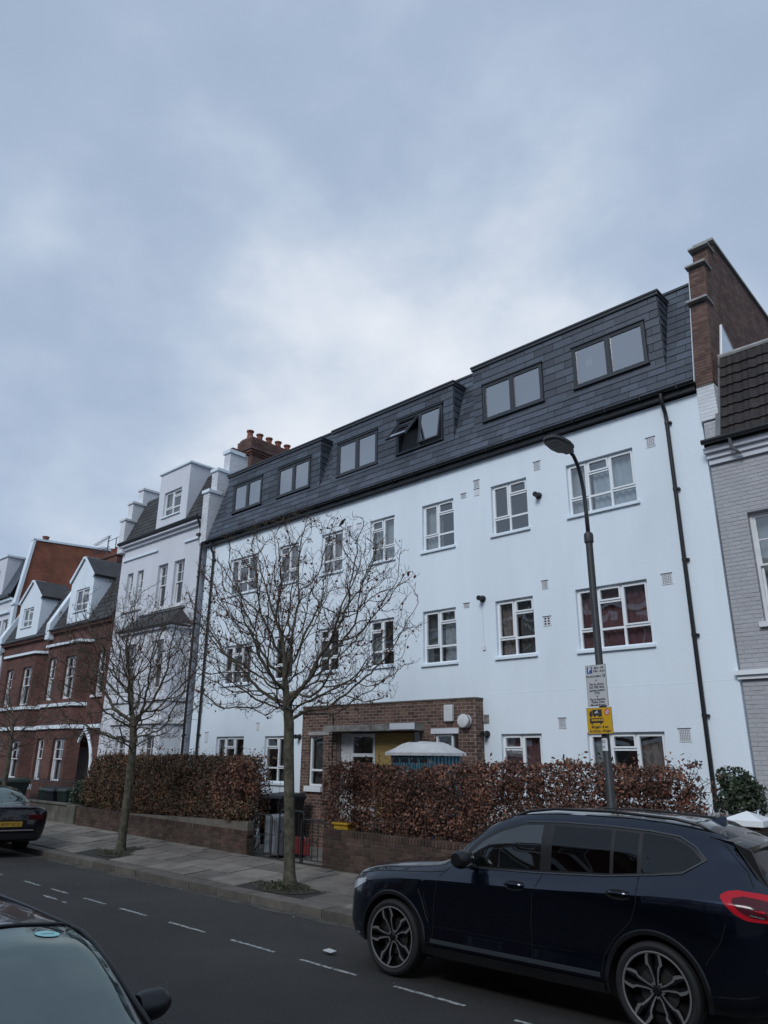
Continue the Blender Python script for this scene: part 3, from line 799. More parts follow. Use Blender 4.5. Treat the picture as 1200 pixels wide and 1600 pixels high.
# ================================================================ the white block
XL, XR, FY = -20.93, -4.14, 13.6
def XF(p): return Vector((p[0], p[1], p[2] + 0.0065 * (p[0] + 12.5)))
blk = thing('apartment_block', 'long white rendered block of flats under a slate mansard with dark dormers', 'building', (-12.5, FY, .1))
F0 = front(FY)
# (a0, a1, z0, z1, kind, curtains)
WIN = [
 (-7.12, -5.58, 7.18, 8.37, 'T', [('net', 0, .30), ('net_b', .34, 1)]),
 (-9.12, -8.14, 7.15, 8.37, 'L', None),
 (-11.25, -10.24, 7.13, 8.36, 'L', [('net', 0, .5)]),
 (-13.10, -12.20, 7.15, 8.35, 'R', [('net', .0, 1)]),
 (-15.05, -14.16, 7.15, 8.34, 'R', [('cur_brown', 0, 1)]),
 (-16.98, -16.06, 7.15, 8.34, 'R', [('cur_brown', .0, 1)]),
 (-19.50, -18.03, 7.15, 8.35, 'T', [('cur_brown', 0, .3), ('cur_dark', .7, 1)]),
 (-7.12, -5.58, 4.30, 5.57, 'T', [('cur_red', 0, 1)]),
 (-9.12, -8.14, 4.33, 5.59, 'L', [('cur_brown', 0, .45), ('cur_dark', .5, 1)]),
 (-11.25, -10.24, 4.33, 5.61, 'L', [('cur_dark', 0, .5), ('net', .52, .9)]),
 (-13.10, -12.20, 4.40, 5.60, 'R', [('net', .0, .45)]),
 (-15.05, -14.20, 4.40, 5.58, 'R', [('cur_dark', 0, .6)]),
 (-16.98, -16.08, 4.32, 5.57, 'L', [('cur_dark', .3, 1)]),
 (-19.46, -18.03, 4.30, 5.50, 'T', [('cur_brown', 0, .28), ('net', .3, .68), ('cur_brown', .72, 1)]),
 (-7.10, -5.56, 1.50, 2.71, 'T', [('net', 0, .3), ('cur_brown', .62, 1)]),
 (-9.11, -8.12, 1.50, 2.71, 'R', [('cur_red', 0, 1)]),
 (-19.50, -18.12, 1.50, 2.76, 'T', [('cur_brown', 0, .3)]),
 (-17.14, -16.05, 1.52, 2.75, 'R', [('cur_dark', .5, 1)]),
]
ops = [w[:4] for w in WIN] + [(-14.0, -11.0, .1, 2.8)]
mb = MB(); mb.warp = None
wall(mb, F0, XL, XR, .02, 9.12, ops, .16)
mb.build('front_wall', 'render_w', blk)
mb = MB()
mb.quad((XR, FY, .02), (XR, 23, .02), (XR, 23, 9.2), (XR, FY, 9.2)); mb.quad((XL, 23, .02), (XL, FY, .02), (XL, FY, 9.2), (XL, 23, 9.2))
mb.quad((XR, 23, .02), (XL, 23, .02), (XL, 23, 9.2), (XR, 23, 9.2)); mb.quad((XL, FY + .1, 9.11), (XR, FY + .1, 9.11), (XR, 23, 9.11), (XL, 23, 9.11))
mb.build('side_wall', 'render_w', blk)
for (a0, a1, z0, z1, k, cur) in WIN:
    casement(F0, blk, a0, a1, z0, z1, k, cur)
# fine render joints, a groove-like bead each
for (z, a, b) in ((3.55, -9.5, XR + .01),):
    mb = MB(); xs = np.linspace(a, b, 18)
    for i in range(17):
        zz = z + .005 * math.sin(i * 1.7); z2 = z + .005 * math.sin((i + 1) * 1.7)
        mb.add([F0.p(xs[i], zz, 0), F0.p(xs[i + 1], z2, 0), F0.p(xs[i + 1], z2 + .012, 0), F0.p(xs[i], zz + .012, 0), F0.p(xs[i], zz + .006, .003), F0.p(xs[i + 1], z2 + .006, .003)],
               [(0, 1, 5, 4), (4, 5, 2, 3)])
    mb.build('render_joint', 'render_w', blk)
# air vents
def vent(F, a, z, w, h, parent, nx=5, nz=6, m='vent_w', d=.012):
    mb = MB(); mb.fbox(F, a - w / 2, a + w / 2, z - h / 2, z + h / 2, 0, d)
    o = mb.build('air_vent', m, parent)
    if nx:
        hb = MB(); sx, sz = w * .84 / nx, h * .84 / nz
        for i in range(nx):
            for j in range(nz):
                hx = a - w * .42 + (i + .5) * sx; hz = z - h * .42 + (j + .5) * sz
                hb.fbox(F, hx - sx * .3, hx + sx * .3, hz - sz * .3, hz + sz * .3, d, d + .0015)
        hb.build('vent_hole', 'dark_hole' if m != 'vent_w' or nx < 4 else 'lead', o)
    lip = MB(); lip.fbox(F, a - w / 2 - .008, a + w / 2 + .008, z + h / 2, z + h / 2 + .01, 0, d + .014); lip.build('vent_lip', 'lead', o)
for (a, z, w, h, nx, nz) in [(-5.18, 8.36, .19, .21, 4, 6), (-5.18, 5.50, .21, .21, 5, 6), (-5.19, 2.64, .22, .23, 6, 7), (-7.62, 2.90, .17, .20, 6, 7),
      (-7.82, 5.78, .15, .18, 4, 8), (-7.82, 4.99, .19, .20, 2, 3), (-7.83, 8.56, .18, .20, 4, 5), (-9.52, 8.55, .17, .17, 5, 6),
      (-9.52, 8.33, .15, .17, 0, 0), (-9.92, 8.33, .16, .11, 4, 3), (-9.92, 5.60, .17, .10, 5, 3), (-13.91, 8.31, .17, .10, 4, 3), (-13.52, 8.29, .18, .16, 0, 0),
      (-17.49, 3.02, .13, .20, 0, 0), (-20.02, 2.75, .18, .30, 0, 0), (-15.6, 8.27, .17, .1, 4, 3)]:
    vent(F0, a, z, w, h, blk, nx, nz)
for (a, z) in ((-9.52, 8.55),): pass
# boiler flues
for (a, z, s) in ((-7.83, 7.83, 1), (-9.45, 5.69, 1), (-9.46, 2.71, .95), (-15.62, 2.72, .9)):
    mb = MB(); mb.lathe([(.0, -.16), (.045, -.16), (.05, -.15), (.05, -.05), (.075 * s, -.045), (.08 * s, -.012), (.08 * s, 0)], (a, FY, z), 'y', 18)
    mb.lathe([(.0, -.19), (.055, -.19), (.06, -.17), (.06, -.14), (.0, -.14)], (a, FY, z), 'y', 18)
    mb.build('boiler_flue', 'black_plastic', blk, smooth=40)
mb = MB(); mb.fbox(F0, -9.56, -9.40, 2.95, 3.12, 0, .03); mb.build('air_vent', 'concrete', blk)
# round white security lamp and its neighbour
# drips: thin cable and fixing
mb = MB(); mb.tube([F0.p(-9.47, 5.50, .01), F0.p(-9.46, 4.9, .012), F0.p(-9.45, 4.62, .01)], .006, 5); mb.fbox(F0, -9.49, -9.42, 4.52, 4.62, 0, .03); mb.build('cable', 'vent_w', blk)
# fascia, soffit and gutter (they run very slightly uphill to the right)
mb = MB(); mb.warp = XF
mb.box(XL - .02, XR + .0, FY - .14, FY - .115, 9.10, 9.27); mb.box(XL, XR, FY - .115, FY - .003, 9.10, 9.13)
mb.build('fascia', 'black_plastic', blk)
mb = MB(); mb.warp = XF; gp = []
for k in range(9):
    a = math.pi * k / 8; gp.append((.058 * math.cos(a), -.058 * math.sin(a)))
xs = np.linspace(XL - .03, XR + .03, 12)
for r0, in ((.058,),):
    v = []; f = []
    for x in xs:
        for (gy, gz) in gp: v.append((x, FY - .205 + gy, 9.26 + gz))
    n = len(gp)
    for i in range(len(xs) - 1):
        for k in range(n - 1): f.append((i * n + k, (i + 1) * n + k, (i + 1) * n + k + 1, i * n + k + 1))
    mb.add(v, f)
    v2 = [(x, FY - .205 + gy * .9, 9.261 + gz * .9) for x in xs for (gy, gz) in gp]
    mb.add(v2, [tuple(reversed(q)) for q in f])
for x in np.linspace(XL + .4, XR - .3, 22):
    mb.box(x - .012, x + .012, FY - .272, FY - .14, 9.18, 9.27)
mb.build('gutter', 'black_plastic', blk, smooth=40)
# downpipes
def downpipe(name_parent, x, y, ztop, zbot, m='black_plastic', r=.04, off=.18):
    mb = MB()
    mb.tube([(x, y - .205, ztop), (x, y - .205, ztop - .12), (x, y - .16, ztop - .24), (x, y - .08, ztop - .36), (x, y - .06, ztop - .5), (x, y - .06, zbot)], r, 12)
    o = mb.build('downpipe', m, name_parent, smooth=40)
    mb = MB(); z = ztop - .62
    while z > zbot + .3:
        mb.tube([(x, y - .06, z), (x, y - .06, z + .055)], r * 1.18, 12); mb.box(x + r, x + r + .045, y - .075, y - .001, z + .01, z + .045); z -= 1.42
    mb.build('pipe_collar', m, o, smooth=40)
downpipe(blk, -4.79, FY, 9.24, .12); downpipe(blk, -20.43, FY, 9.1, .12)

# ---- mansard
SL = .32; ZB = 9.25
def my(z): return 13.5 + SL * (z - ZB)
vdir = Vector((0, SL, 1)).normalized(); ndir = Vector((0, -1, SL)).normalized(); udir = Vector((1, 0, 0))
ZT = 12.05
mb = MB(); mb.warp = XF
mb.quad((XL, my(ZB), ZB), (XR, my(ZB), ZB), (XR, my(ZT), ZT), (XL, my(ZT), ZT))
mb.quad((XL, my(ZT), ZT), (XR, my(ZT), ZT), (XR, 23, ZT), (XL, 23, ZT))
mb.quad((XL, FY - .1, ZB), (XL, my(ZT), ZT), (XL, 23, ZT), (XL, 23, ZB)); mb.quad((XR, FY - .1, ZB), (XR, 23, ZB), (XR, 23, ZT), (XR, my(ZT), ZT))
mb.quad((XL, 23, ZB), (XL, 23, ZT), (XR, 23, ZT), (XR, 23, ZB))
mb.build('roof_deck', 'slate_under', blk)
mb = MB(); mb.warp = XF; mb.box(XL, XR - .0, my(ZT) - .04, my(ZT) + .3, ZT + .003, ZT + .06); mb.build('roof_edge_trim', 'anthracite', blk)
def slate_items(o, u, v, n, a0, a1, b0, b1, w, h, blocked, seed=0, lift=.014, t=.010):
    """courses of slates on any plane: a along u, b up the slope v; blocked(a, b) -> True leaves a gap"""
    out = []; r2 = random.Random(seed); rows = int(round((b1 - b0) / h)); h = (b1 - b0) / rows
    ang = math.asin(min(.5, lift / h))
    vt = (v * math.cos(ang) - n * math.sin(ang)).normalized(); ntt = (n * math.cos(ang) + v * math.sin(ang)).normalized()
    rot = Matrix((u, -ntt, vt)).transposed()
    for j in range(rows):
        bc = b0 + (j + .5) * h; off = (j % 2) * w / 2
        x = a0 - off
        while x < a1:
            # cut each slate where it is blocked
            s0, s1 = max(x, a0), min(x + w, a1)
            steps = 10; run = None
            for k in range(steps + 1):
                aa = s0 + (s1 - s0) * (k + .5) / steps if k < steps else None
                ok = aa is not None and not blocked(aa, bc)
                if ok and run is None: run = s0 + (s1 - s0) * k / steps
                if not ok and run is not None:
                    e = s0 + (s1 - s0) * k / steps
                    if e - run > .03:
                        c = o + u * ((run + e) / 2) + v * bc + n * (.002 + lift / 2 + r2.uniform(-.0015, .0015))
                        out.append((c, (e - run - .009, t, h + .012), rot))
                    run = None
            x += w
    return out
DG = [(-20.2, -15.40, 11.60), (-14.86, -10.27, 11.64), (-9.62, -4.74, 11.78)]
DY = 13.75
DWN = [(-19.80, -18.25, 10.14, 11.12), (-17.42, -15.86, 10.12, 11.10), (-14.62, -13.00, 10.10, 11.14), (-12.22, -10.64, 10.12, 11.15), (-9.32, -7.62, 10.18, 11.19), (-6.80, -5.08, 10.18, 11.22)]
zj = ZB + (DY - 13.5) / SL
def bl_m(a, b):
    z = ZB + b * vdir.z
    if z < zj + .02: return False
    return any(g0 - .01 < a < g1 + .01 and z < g2 for g0, g1, g2 in DG)
items = slate_items(Vector((0, 13.5, ZB)), udir, vdir, ndir, XL + .02, XR - .02, -.03, (ZT - ZB) / vdir.z, .40, .195, bl_m, 1)
for gi, (g0, g1, gz) in enumerate(DG):
    def bl_f(a, b, g0=g0, g1=g1):
        return any(w0 - .02 < a < w1 + .02 and w2 - .03 < b < w3 + .03 for w0, w1, w2, w3 in DWN)
    items += slate_items(Vector((0, DY, 0)), udir, Vector((0, 0, 1)), Vector((0, -1, 0)), g0, g1, zj - .02, gz, .52, .205, bl_f, gi + 5)
    # right and left cheeks
    for (xe, uu) in ((g1, Vector((0, 1, 0))), (g0, Vector((0, -1, 0)))):
        nn = Vector((1, 0, 0)) if xe == g1 else Vector((-1, 0, 0))
        def bl_c(a, b, s=(1 if xe == g1 else -1)):
            y = DY + s * a
            return y > my(b) or y < DY
        rng_ = (0, my(gz) - DY) if xe == g1 else (-(my(gz) - DY), 0)
        items += slate_items(Vector((xe, DY, 0)), uu, Vector((0, 0, 1)), nn, rng_[0], rng_[1], zj - .02, gz, .30, .205, bl_c, gi + 9)
pieces(blk, 'slate', items, 'slate', 300, 'slate_courses', chamfer=.0, warp=XF)
for gi, (g0, g1, gz) in enumerate(DG):
    mb = MB(); mb.warp = XF; opz = [(w0, w1, w2, w3) for w0, w1, w2, w3 in DWN if g0 < w0 < g1]
    wall(mb, front(DY), g0, g1, zj - .05, gz, opz, .16)
    for xe in (g0, g1): mb.prism([(xe, DY, zj), (xe, my(gz), gz), (xe, DY, gz)], (.0005, 0, 0))
    mb.build('dormer', 'slate_under', blk)
    mb = MB(); mb.warp = XF; mb.box(g0 - .05, g1 + .06, DY - .07, my(gz) + .35, gz, gz + .05); mb.box(g0 - .03, g1 + .04, DY - .05, my(gz) + .35, gz - .07, gz)
    bevel(mb.build('dormer_roof', 'anthracite', blk), .008)
    # lead-grey apron under the dormer
    mb = MB(); mb.warp = XF; mb.box(g0 + .0, g1 + .02, DY - .045, DY - .02, zj - .06, zj + .01); mb.build('apron', 'slate', blk)
FD = front(DY, XF)
def double_window(w0, w1, z0, z1, open_=None, cur=None):
    mb = MB(); d0, d1 = -.10, .03; w = .04
    bar(mb, FD, w0, w1, z0, z1, w, d0, d1)
    am = (w0 + w1) / 2; mb.fbox(FD, am - .03, am + .03, z0 + w, z1 - w, d0, d1 - .001)
    mb.fbox(FD, w0 - .04, w1 + .04, z0 - .035, z0 - .001, -.02, .075)
    mb.fbox(FD, w0 - .03, w1 + .03, z1 + .001, z1 + .03, -.02, .06)
    win = mb.build('window', 'anthracite', blk)
    for si_, (a, b) in enumerate(((w0 + w, am - .03), (am + .03, w1 - w))):
        ang = open_[si_] if open_ else 0
        # the sash hangs from its top edge and swings out
        top = z1 - w - .004; s = .038
        h = top - (z0 + w + .004)
        def hang(mbx):
            def wp(p):
                p = Vector(p); q = p - Vector((p.x, DY - .01, top))
                y = q.y; z = q.z
                ca, sa = math.cos(R(ang)), math.sin(R(ang))
                y2 = y * ca + z * sa; z2 = -y * sa + z * ca
                return XF(Vector((p.x, DY - .01 + y2, top + z2)))
            mbx.warp = wp
        Fp = front(DY)
        ms = MB(); hang(ms); bar(ms, Fp, a + .004, b - .004, z0 + w + .004, top, s, -.03, .025)
        ms.build('sash', 'anthracite', win)
        mp_ = MB(); hang(mp_); x0, x1, y0, y1 = a + s, b - s, z0 + w + s, top - s
        mp_.quad(Fp.p(x0, y0, 0), Fp.p(x1, y0, 0), Fp.p(x1, y1, 0), Fp.p(x0, y1, 0)); mp_.build('pane', 'glass_dark', win)
    if cur:
        for (m, f0, f1) in cur: curtain(FD, w0 + (w1 - w0) * f0, w0 + (w1 - w0) * f1, z0, z1, -.25, m, win, folds=4)
    room_box(FD, w0, w1, z0, z1, win)
for i, d in enumerate(DWN):
    double_window(*d, open_=(38, 9) if i == 3 else None, cur={1: [('net', .02, .16)], 0: [('blind', .6, .98)], 5: [('net', .1, .2)]}.get(i))

# ---- right-hand party wall: stepped brick gable
gx0, gx1 = -4.13, -3.80
pw = thing('party_wall', 'tall stepped brick party wall with stone caps rising above the slates', 'wall', (-3.97, 14, 9.2))
# profile: list of (z0, z1, y_front) steps
ST = [(9.22, 11.30, 13.50, 13.93), (11.38, 12.33, 14.02, 14.16), (12.41, 13.02, 14.46, 14.6), (13.10, 13.38, 14.98, 15.04)]
def gy(z):
    for (a, b, y0, y1) in ST:
        if z <= b + .05: return y0 + (y1 - y0) * max(0, (z - a)) / (b - a)
    return 15.0
core = MB()
for (a, b, y0, y1) in ST:
    core.prism([(gx0 + .006, y0 + .006, a - .041), (gx0 + .006, 24, a - .04), (gx0 + .006, 24, b + .01), (gx0 + .006, y1 + .006, b + .01)], (gx1 - gx0 - .012, 0, 0))
core.build('mortar_core', 'mortar_d', pw)
caps = [(13.86, 11.30), (14.12, 12.33), (14.52, 13.02)]
for (cy, cz) in caps:
    mb = MB(); mb.box(gx0 - .05, gx1 + .05, cy - .07, cy + .40, cz + .01, cz + .06); bevel(mb.build('cap_stone', 'stone', pw), .008)
mb = MB(); mb.box(gx0 - .06, gx1 + .06, 14.90, 24, 13.39, 13.46); bevel(mb.build('coping', 'stone', pw), .008)
it = []
Fs = Frame((gx1, 0, 0), (0, 1, 0))
for (a, b, y0, y1) in ST:
    rows = int((b - a) / .075)
    for j in range(rows):
        z = a + (j + .5) * .075; yf = y0 + (y1 - y0) * (z - a) / (b - a)
        Ff = front(yf)
        it += [(Ff.p(c, z, .004 - .015), (l, .03, .065), Matrix.Identity(3)) for c, l in (((gx0 + .055, .105), (gx0 + .222, .21)) if j % 2 else ((gx0 + .11, .21), (gx0 + .275, .105)))]
it = [i_ for i_ in it if not (i_[0][1] > 14.0 and i_[0][0] > gx1 - .03 and i_[0][2] < 9.2)]
it += brick_items(Fs, 0, 1, 9.22, 9.22 + 55 * .075, clip=lambda z: (gy(z) + (.0 if any(a <= z <= b for a, b, _, _ in ST) else .12), 22.0))
pieces(pw, 'brick', it, 'bricks_gable', 300, 'brick_courses')
# pale lead flashing strip where the slates meet the bricks
mb = MB()
for (a, b, y0, y1) in ST[:2]: mb.prism([(gx0 - .016, y0 - .02, a + .1), (gx0 - .016, y1 - .02, b - .05), (gx0 - .016, y1 + .07, b - .05), (gx0 - .016, y0 + .07, a + .1)], (.012, 0, 0))
mb.build('flashing', 'vent_w', pw)
# painted end of the party wall between the two houses, built of white bricks
pe = thing('party_wall_end', 'white painted brick pier end between the white block and the grey house', 'wall', (-3.97, 13.6, 7.6))
mb = MB(); mb.box(gx0 + .004, gx1 - .004, 13.52, 14.6, 8.45, 9.19); mb.box(gx0 + .03, gx1 - .02, 13.56, 14.6, 7.9, 8.44); mb.build('mortar_core', 'white_joint', pe)
it = brick_items(front(13.52), gx0, gx1, 8.45, 9.19, d=.004, jit=.001) + brick_items(Frame((gx1, 13.52, 0), (0, 1, 0)), 0, 1.1, 8.45, 9.19, d=.004, jit=.001)
pieces(pe, 'brick', it, 'white_brick', 300)
it = brick_items(front(13.56), gx0 + .03, gx1 - .02, 7.93, 8.40, d=.003, jit=.001) + brick_items(Frame((gx1 - .02, 13.56, 0), (0, 1, 0)), 0, 1.0, 7.93, 8.40, d=.003, jit=.001)
pieces(pe, 'brick', it, 'grey_brick', 300)
# white raking weathering board on the side of the party wall
mb = MB(); mb.prism([(gx1 + .012, 13.95, 9.35), (gx1 + .012, 14.55, 10.95), (gx1 + .012, 16.3, 9.95), (gx1 + .012, 16.3, 9.35)], (.03, 0, 0))
mb.build('rendered_patch', 'render_w', pe)
mb = MB(); mb.tube([(gx1 + .03, 13.95, 9.35), (gx1 + .03, 14.55, 10.97), (gx1 + .03, 16.3, 9.97)], .028, 6); mb.build('flashing', 'upvc', pe)

# ---- left-hand party wall: white stepped parapet
pl = thing('party_wall', 'white painted stepped parapet with a dark brick coping left of the slate mansard', 'wall', (-21.15, 13.6, 9.5))
mb = MB(); lx0, lx1 = -21.33, -20.97
LS = [(9.25, 11.2, 13.50, 13.52), (11.2, 12.1, 13.78, 13.80), (12.1, 12.98, 14.24, 14.26)]
for (a, b, y0, y1) in LS: mb.prism([(lx0, y0, a), (lx0, 22, a), (lx0, 22, b), (lx0, y1, b)], (lx1 - lx0, 0, 0))
mb.build('wall_panel', 'white_brick', pl)
it = []
for (a, b, y0, y1) in LS:
    n_ = int((b - a) / .075); it += brick_items(front(y0), lx0, lx1, a, a + n_ * .075, d=.005) + brick_items(Frame((lx1, 0, 0), (0, 1, 0)), y0, 17, a, a + n_ * .075, d=.005)
pieces(pl, 'brick', it, 'white_brick', 300, 'brick_courses')
for (a, b, y0, y1) in LS[:2]:
    mb = MB(); mb.box(lx0 - .05, lx1 + .05, y0 - .06, y0 + .5, b - .1, b + .0 + .02); bevel(mb.build('cap_stone', 'render_w', pl), .01)
mb = MB(); mb.box(lx0 - .05, lx1 + .05, 14.18, 14.9, 12.86, 13.01); bevel(mb.build('cap_stone', 'render_w', pl), .01)
mb = MB(); mb.box(lx0 - .03, lx1 + .03, 14.3, 15.6, 13.012, 13.09); mb.build('coping', 'bricks_chim', pl)
# chimney stack with six pots
ch = thing('chimney_stack', 'broad red brick chimney stack with a row of six terracotta pots', 'chimney', (-21.1, 16.2, 12.6))
mb = MB(); mb.box(-21.42, -20.78, 15.05, 17.7, 12.2, 13.02); mb.box(-21.46, -20.74, 15.01, 17.74, 13.02, 13.10); mb.box(-21.50, -20.70, 14.96, 17.79, 13.10, 13.20)
mb.box(-21.54, -20.66, 14.92, 17.83, 13.20, 13.62); mb.box(-21.48, -20.72, 14.98, 17.77, 13.62, 13.72)
mb.build('stack', 'bricks_chim', ch)
it = brick_items(Frame((-20.78, 0, 0), (0, 1, 0)), 15.05, 17.7, 12.27, 13.02, d=.005) + brick_items(Frame((-20.66, 0, 0), (0, 1, 0)), 14.92, 17.83, 13.20, 13.62, d=.006)
it += brick_items(front(15.05), -21.42, -20.78, 12.27, 13.02, d=.005) + brick_items(front(14.92), -21.54, -20.66, 13.20, 13.62, d=.006)
pieces(ch, 'brick', it, 'bricks_gable', 300)
mb = MB(); mb.box(-21.4, -20.8, 15.0, 17.7, 13.722, 13.76); mb.build('flaunching', 'concrete', ch)
for k in range(6):
    mb = MB(); y = 15.15 + k * .46
    mb.lathe([(.0, .0), (.13, 0), (.115, .12), (.105, .26), (.12, .27), (.145, .30), (.145, .345), (.10, .35), (.09, .2)], (-21.1, y, 13.755), 'z', 16)
    mb.build('chimney_pot', 'terracotta', ch, smooth=40)
# ================================================================ brick extension on the white block
EX0, EX1, EY, EZ = -15.2, -9.55, 13.3, 3.47
ext = thing('brick_extension', 'single storey brick entrance extension on the front of the white block', 'building', (-12.4, 13.3, .1))
FE = front(EY)
eops = [(-14.88, -14.36, 1.50, 2.74), (-13.86, -11.12, .1, 2.80), (-10.68, -10.12, 2.02, 2.72)]
mb = MB(); wall(mb, FE, EX0, EX1, .05, EZ - .04, eops, .18)
mb.quad((EX1, EY, .05), (EX1, FY, .05), (EX1, FY, EZ - .04), (EX1, EY, EZ - .04)); mb.quad((EX0, FY, .05), (EX0, EY, .05), (EX0, EY, EZ - .04), (EX0, FY, EZ - .04))
mb.quad((EX0, EY, EZ - .04), (EX1, EY, EZ - .04), (EX1, FY, EZ - .04), (EX0, FY, EZ - .04))
mb.build('mortar_core', 'mortar', ext)
it = brick_items(FE, EX0, EX1, .08, .08 + 45 * .075, eops, d=.005) + brick_items(Frame((EX1, EY, 0), (0, 1, 0)), 0, .29, .08, .08 + 45 * .075, d=.005)
pieces(ext, 'brick', it, 'bricks_ext', 300, 'brick_courses')
mb = MB(); mb.box(EX0 - .01, EX1 + .015, EY - .02, FY - .005, EZ - .02, EZ + .012); mb.build('coping', 'mortar_d', ext)
# entrance recess: side walls, back wall, ceiling
mb = MB(); y1 = EY + 1.0
mb.quad((-13.86, y1, .1), (-11.12, y1, .1), (-11.12, y1, 2.8), (-13.86, y1, 2.8)); mb.quad((-13.86, EY + .18, .1), (-13.86, y1, .1), (-13.86, y1, 2.8), (-13.86, EY + .18, 2.8))
mb.quad((-11.12, y1, .1), (-11.12, EY + .18, .1), (-11.12, EY + .18, 2.8), (-11.12, y1, 2.8)); mb.quad((-13.86, EY + .18, 2.8), (-13.86, y1, 2.8), (-11.12, y1, 2.8), (-11.12, EY + .18, 2.8))
mb.quad((-13.86, EY + .001, .1), (-11.12, EY + .001, .1), (-11.12, y1, .1), (-13.86, y1, .1))
mb.build('porch', 'stone', ext)
F1 = front(EY + .14)
mb = MB(); mb.fbox(F1, -13.84, -13.50, .12, 2.78, -.08, .0); mb.build('side_panel', 'wood_w', ext)
mb = MB(); bar(mb, F1, -13.49, -12.66, .12, 2.76, .07, -.06, 0); mb.fbox(F1, -13.42, -12.73, 2.22, 2.30, -.05, -.002); mb.fbox(F1, -13.42, -12.73, 1.0, 1.08, -.05, -.002)
dr = mb.build('glazed_screen', 'upvc', ext)
pane(F1, -13.42, -12.73, 2.30, 2.69, -.03, 'glass', dr); pane(F1, -13.42, -12.73, 1.08, 2.22, -.03, 'glass', dr); pane(F1, -13.42, -12.73, .19, 1.0, -.03, 'glass', dr)
mb = MB(); mb.fbox(F1, -12.62, -11.42, .12, 2.76, -.04, .03); mb.build('plywood_board', 'ply', ext)
mb = MB(); mb.fbox(F1, -11.40, -11.14, .12, 2.78, -.08, .0); mb.build('side_panel', 'wood_w', ext)
# crumbling concrete canopy
mb = MB(); n = 24; xs = np.linspace(-13.98, -10.98, n); r2 = random.Random(8)
jj = [r2.uniform(-.012, .012) if 2 < i < n - 7 else 0 for i in range(n)]
v = []
for i, x in enumerate(xs):
    v += [(x, EY - .38 + jj[i], 2.80 + abs(jj[i])), (x, EY - .38 + jj[i] * .5, 2.95 - abs(jj[i]) * 1.4), (x, EY - .001, 2.97), (x, EY - .001, 2.80)]
f = [(4 * i + a, 4 * i + b, 4 * (i + 1) + b, 4 * (i + 1) + a) for i in range(n - 1) for a, b in ((1, 0), (2, 1), (0, 3))] + [(0, 1, 2, 3), (4 * n - 1, 4 * n - 2, 4 * n - 3, 4 * n - 4)]
mb.add(v, f); mb.build('canopy', 'concrete', ext)
mb = MB(); mb.fbox(FE, -10.99, -10.985, 2.8, 2.95, 0, .37); 
mb = MB(); mb.box(-11.7, -10.95, EY - .40, EY - .383, 2.82, 2.96); mb.build('canopy_edge_trim', 'vent_w', ext)
# side windows
def tall_light(a0, a1, z0, z1, split):
    mb = MB(); bar(mb, FE, a0, a1, z0, z1, .05, -.12, -.05)
    if split: mb.fbox(FE, a0 + .05, a1 - .05, z0 + .36, z0 + .41, -.11, -.052)
    w = mb.build('window', 'upvc', ext)
    if split:
        pane(FE, a0 + .05, a1 - .05, z0 + .05, z0 + .36, -.09, 'glass', w); pane(FE, a0 + .05, a1 - .05, z0 + .41, z1 - .05, -.09, 'glass', w)
        mb = MB(); mb.fbox(FE, a0 - .08, a1 + .03, z0 - .13, z0 - .002, -.10, .08); mb.build('sill', 'upvc', w)
    else: pane(FE, a0 + .05, a1 - .05, z0 + .05, z1 - .05, -.09, 'glass', w)
    curtain(FE, a0, a1, z0, z1, -.22, 'cur_dark', w, 2)
tall_light(-14.88, -14.36, 1.50, 2.74, True); tall_light(-10.68, -10.20, 2.02, 2.72, False)
mb = MB(); mb.fbox(FE, -14.93, -14.15, 2.745, 2.83, 0, .012); mb.build('lintel', 'stone', ext)
mb = MB(); mb.fbox(FE, -10.78, -10.0, 2.725, 2.84, 0, .025); mb.build('lintel', 'vent_w', ext)
mb = MB(); mb.tube([FE.p(-10.05, 2.72, .04), FE.p(-10.05, .2, .04)], .035, 8); mb.build('pipe', 'black_plastic', ext)
mb = MB(); mb.tube([FE.p(-15.14, 3.3, .03), FE.p(-14.0, 3.28, .03), FE.p(-13.98, 2.5, .03)], .009, 5); mb.tube([FE.p(-13.98, 3.2, .02), FE.p(-14.0, 1.2, .02)], .010, 5); mb.build('cable', 'black_plastic', ext)
al = MB(); al.fbox(FE, -10.36, -10.12, 2.98, 3.34, 0, .09); bevel(al.build('alarm_box', 'white_plastic', ext), .02)
mb = MB(); mb.lathe([(.0, -.19), (.10, -.19), (.135, -.175), (.145, -.15), (.145, -.02), (.12, 0)], (-9.78, EY, 2.98), 'y', 22); mb.build('security_lamp', 'white_plastic', ext, smooth=40)
mb = MB(); mb.lathe([(.147, -.13), (.152, -.12), (.152, -.10), (.147, -.09)], (-9.78, EY, 2.98), 'y', 22); mb.build('lamp_ring', 'lead', ext, smooth=40)

# ================================================================ portable toilet behind the hedge
tl = thing('portable_toilet', 'blue portable toilet cabin with a white domed roof behind the hedge', 'portable toilet', (-10.05, 12.25, .1))
mb = MB(); x0, x1, y0, y1 = -10.70, -9.64, 11.85, 12.85
mb.box(x0, x1, y0, y1, .12, 2.26); tb = mb.build('body', 'blue_plastic', tl)
mb = MB()
for k in range(15): 
    xx = x0 + .02 + k * .069; mb.box(xx, xx + .04, y0 - .025, y0, .3, 2.24)
for k in range(8):
    yy = y0 + .08 + k * .118; mb.box(x1, x1 + .025, yy, yy + .05, .3, 2.24)
mb.build('body_rib', 'blue_plastic', tl)
mb = MB()
for k in range(4): mb.box(x0 + .05 + k * .25, x0 + .25 + k * .25, y0 - .03, y0 - .026, 2.12, 2.20); 
mb.build('vent_grille', 'bin_black', tl)
mb = MB(); n = 13; m_ = 7; v = []
